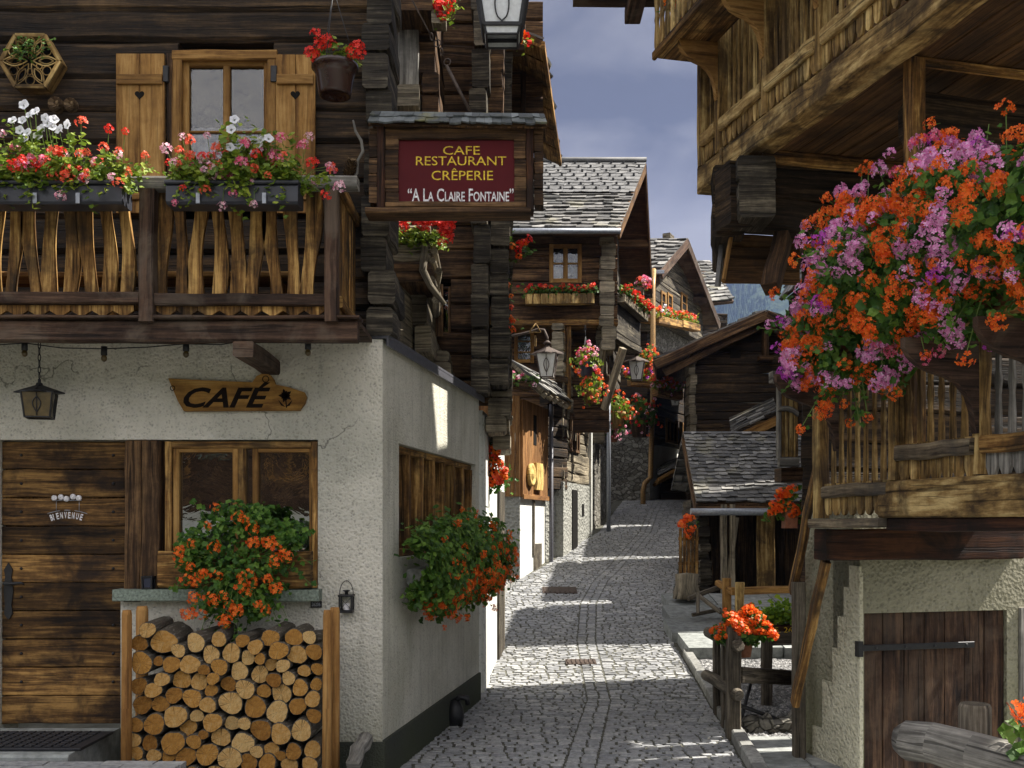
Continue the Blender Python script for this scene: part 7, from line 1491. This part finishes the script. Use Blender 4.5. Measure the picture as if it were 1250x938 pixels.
for q in range(430):
    u = rng.uniform(.28, 3.0); ph = float(rng.uniform(-1.5, 1.75)); rr = rng.uniform(1.0, 1.14); p = mass_pt(u, ph, rr); d = (FL.n*math.cos(ph) + Vector((.05, -.5, math.sin(ph)*.6 + .2)) + Vector(rng.normal(0, .22, 3))).normalized()
    c_ = 'orange' if math.sin(u*7.3 + 2) + math.sin(ph*5 + u*3) + rng.normal(0, .8) > -.15 else ('mauve' if rng.uniform() < .82 else 'pink' if rng.uniform() < .4 else 'violet')
    if u > 2.3 and rng.uniform() < .35: continue
    hs.append(p); hd_.append(tuple(d)); hc_.append(c_); st.append((p - d*.1, p - d*.05, p))
    if rng.uniform() < .55:
        q2 = p + Vector(rng.normal(0, .045, 3)); hs.append(q2); hd_.append(tuple(d)); hc_.append(c_)
for px, py, n_, c_ in ((1052, 209, .3, 'orange'), (1060, 205, .3, 'orange'), (1228, 132, .3, 'orange'), (1005, 491, .3, 'orange'), (952, 394, .35, 'violet'), (964, 388, .35, 'mauve'), (962, 400, .35, 'mauve'), (950, 425, .35, 'violet'), (1015, 462, .3, 'mauve'), (1141, 173, .3, 'violet'), (1196, 176, .3, 'violet'), (1055, 452, .35, 'orange'), (1063, 449, .35, 'orange'), (1030, 447, .35, 'orange')):
    u = FL.upx(px, n_); z = lz(px, py, n_); p = FL.P(u, n_, z); m_ = mass_pt(min(max(u, 0), 3), 1.2 if py < 300 else -.9, .85); hs.append(p); hd_.append((-.2, -.8, .5)); hc_.append(c_); st.append((m_, (m_+p)/2 + Vector((0, 0, .03)), p))
part('stems', stems_mb(st, .003), M['stem_green'], gm_, kind='stuff')
put_heads(gm_, hs, [random.uniform(.06, .105) for _ in hs], hc_, hd_, cap=100)
# green at the far end of the planter gallery, and pot on the rear wing
eave_pot('dark green trailing plant at the far end of the highest balcony', [(823, 4), (828, 12), (832, 20), (826, 28), (836, 8), (818, 2), (830, 0)], 8.45, ['orange'], 'leaf_deep', .07, None, 16, nf=0)
eave_pot('clay pot of bright orange geraniums on the rear wing corner, above the amber rail', [(938, 628), (946, 618), (953, 610), (958, 603), (965, 600), (972, 622), (968, 630), (950, 622), (960, 598)], 9.2, ['orange'], 'leaf_mid', .075, (957, 972, 622, 645), 14, nf=3, mats='pot_clay')
# ================================================================== yard fence and its plants
yf = thing('yard_fence', 'weathered round-rail fence at the street edge of the gravel yard', 'fence', (PX(890, 8.7), 8.7, 0))
for a_, b_, y0, y1, Y in ((887, 904, 765, 902, 8.62), (881, 889, 775, 885, 9.1), (871, 879, 772, 868, 9.75), (930, 942, 782, 862, 10.2)):
    mb = MB(); mb.box(PX(a_, Y), PX(b_, Y), Y-.05, Y+.05, zr(Y)-.1, PZ(y0, Y), seg=5, jit=.003, ch=.012); part('post', mb, M['fence_wood'], yf)
for p_, q_, r in (((864, 771, 9.9), (902, 789, 8.5), .055), ((862, 824, 9.9), (902, 849, 8.5), .055)): mb = MB(); mb.tube([PP(*p_).lerp(PP(*q_), t) + Vector((random.gauss(0, .004), 0, random.gauss(0, .004))) for t in (0, .02, .25, .5, .75, .98, 1)], [r*.8, r, r*1.02, r, r*1.03, r, r*.8], 10); part('rail', mb, M['fence_wood'], yf)
for p_, q_ in (((903, 824, 8.7), (990, 829, 10.5)), ((930, 780, 10.3), (985, 778, 10.3))): mb = MB(); mb.beam(PP(*p_), PP(*q_), .06, .14, seg=3, jit=.003); part('cross_rail', mb, M['fence_wood'], yf)
mb = MB(); mb.beam(PP(917, 832, 9.2), PP(903, 885, 8.9), .02, .05); mb.tube([PP(900, 860, 8.8), PP(940, 875, 9.0), PP(985, 892, 9.0)], .018, 6); part('iron_bar', mb, M['metal_dark'], yf)
mb = MB(); y_ = 8.9
for i in range(9): x = PX(905, y_) + i*.13; mb.beam((x, y_, zr(y_)+random.uniform(-.02, .06)), (x + random.uniform(.1, .2), y_, zr(y_)+.06), .16, random.uniform(.1, .2), seg=2, jit=.015, ch=.03)
solo('low_stone_wall', mb, M['rubble'], 'low dry stone edging between the flags and the gravel, behind the fence', 'stone wall', (PX(930, y_), y_, 0))
ball_pot('round clay pot of dense orange geraniums hung on the yard fence', 906, 772, 8.75, .19, ['orange'], 'pot_clay', 'leaf_deep', flat=1.15, top_only=True, n=900, fs=.048, nf=260)
hb_ = thing('herb_trough', 'dark numbered trough of bright lime-green herbs on the yard fence', 'flower box', tuple(PP(948, 775, 10.35)))
mb = MB(); mb.box(PX(921, 10.35), PX(984, 10.35), 10.28, 10.5, PZ(775, 10.35), PZ(763, 10.35), seg=3, jit=.002); part('trough', mb, M['beam_red'], hb_)
text_part(hb_, '5. 26', (PX(946, 10.275), 10.275, PZ(772.5, 10.275)), (1, 0, 0), (0, 0, 1), PX(967, 10.275)-PX(946, 10.275), .055, 'yellow_paint', ext=.004)
P, N, SZ, tips, s2 = plant_cloud(PP(922, 764, 10.4), PP(984, 764, 10.4), (.7, 1.2), (-.3, .5), 60, (.12, .33), 11, .2, .35, .055, (0, -1, 0), 0, .05, .1); foliage_part(hb_, P, N, SZ, 'leaf_bright', LEAF_LOW)
# ---- foreground log rail
lf = thing('log_railing', 'thick grey log handrail on a stub post in the near right corner', 'railing', (PX(1180, 4.0), 4.0, .2))
def lpts(): return [PP(1101, 902, 4.15), PP(1106, 903, 4.13), PP(1140, 908, 4.05), PP(1190, 922, 3.9), PP(1260, 940, 3.75), PP(1420, 985, 3.4)]
mb = MB(); mb.tube(lpts(), [.058, .078, .08, .085, .085, .09], 16)
for v in mb.v: v += Vector((random.gauss(0, .002), random.gauss(0, .002), random.gauss(0, .003)))
part('rail', mb, M['grey_wood'], lf)
for px, Y in ((1190, 4.12), (1340, 3.75)): mb = MB(); w = 19*Y/F; mb.tube([(PX(px, Y), Y, -.3), (PX(px, Y), Y, .5), (PX(px, Y), Y, PZ(863, Y)), (PX(px, Y), Y, PZ(859, Y))], [w*1.05, w, w, w*.9], 12); part('post', mb, M['fence_wood'], lf)
np_ = thing('railing_geranium', 'orange geranium with broad round leaves at the near right edge, behind the log handrail', 'plant', tuple(PP(1275, 940, 3.9)))
P, N, SZ = [], [], []
for px, py in ((1236, 885), (1231, 900), (1243, 893), (1247, 912), (1240, 922), (1252, 900), (1258, 915), (1262, 890), (1270, 905), (1250, 925), (1275, 880), (1228, 893), (1283, 915), (1290, 895)): P.append(np.array(PP(px, py, 3.75 + random.uniform(-.06, .06)))); N.append(np.array([-.2, -.8, .6]) + rng.normal(0, .3, 3)); SZ.append(rng.uniform(.05, .075))
foliage_part(np_, np.array(P), np.array(N), np.array(SZ), 'leaf_mid'); sp3 = [PP(1243, 867, 3.7), PP(1252, 872, 3.7), PP(1258, 862, 3.75), PP(1248, 875, 3.68), PP(1272, 868, 3.8)]; put_heads(np_, sp3, [.07]*5, ['orange']*5, [(-.2, -.9, .4)]*5)
mb = MB(); C = PP(1275, 960, 3.85); mb.lathe([(.001, -.1), (.07, -.1), (.1, .08), (.11, .1), (.001, .1)], C, n=16); mb.tube([C + Vector((0, 0, .08)), PP(1262, 900, 3.8), PP(1248, 872, 3.7)], .004, 5); mb.tube([C + Vector((0, 0, .08)), PP(1246, 880, 3.8), PP(1229, 858, 3.75)], .003, 5); part('pot', mb, M['pot_clay'], np_)
# ================================================================== unseen added houses, thin and spaced to leave sun bands on the street
shadow_house('unseen dark log house added for street shade behind the balconied house, nearest of three', 5.5, 6.8, 14.1, 16.1, 7.0)
shadow_house('unseen dark log house added for street shade behind the slate shed, middle of three', 5.9, 7.0, 16.65, 19.6, 7.0)
shadow_house('unseen dark log house added for street shade before the barn, farthest of three', 6.4, 7.4, 20.2, 23.3, 7.0)

# ================================================================== unseen house added behind the viewer, for the café windows to reflect
oh = thing('opposite_house', 'unseen white-footed dark timber house added across the square behind the viewer for reflections', 'house', (-9, -14, 0))
mb = MB(); mb.box(-16, -3.5, -18, -13.0, -.6, 2.1, ch=.02); part('masonry', mb, M['stucco_white'], oh)
mb = MB(); log_rows(mb, (-3.4, -12.9), (-16.1, -12.9), .25, 2.1, 5.6, .3, .01, seg=6); log_rows(mb, (-3.4, -18), (-3.4, -12.9), .25, 2.1, 5.6, .3, .01, seg=4); part('log_wall', mb, M['log_brown'], oh)
FO = Fr((-3.4, -12.77), (-1, 0))
for u_ in (2.0, 5.2, 8.4): window_set(oh, FO, u_, u_ + 1.1, 3.0, 4.3, .02, 'amber', .08, 1, 1, .06, curtain=(.5, 'lace'))
mb = MB(); slates(mb, (-2.8, -12.3, 5.5), (-16.6, -12.3, 5.5), (-16.6, -15.6, 7.6), (-2.8, -15.6, 7.6), .45, .35, .04); slates(mb, (-16.6, -18.9, 5.5), (-2.8, -18.9, 5.5), (-2.8, -15.6, 7.6), (-16.6, -15.6, 7.6), .45, .35, .04); rf_ = part('roof', mb, M['slate'], oh)
mb = MB(); mb.slab([(-2.8, -12.3, 5.47), (-16.6, -12.3, 5.47), (-16.6, -15.6, 7.57), (-2.8, -15.6, 7.57)], .06); mb.slab([(-16.6, -18.9, 5.47), (-2.8, -18.9, 5.47), (-2.8, -15.6, 7.57), (-16.6, -15.6, 7.57)], .06); part('roof_boards', mb, M['soffit'], rf_)
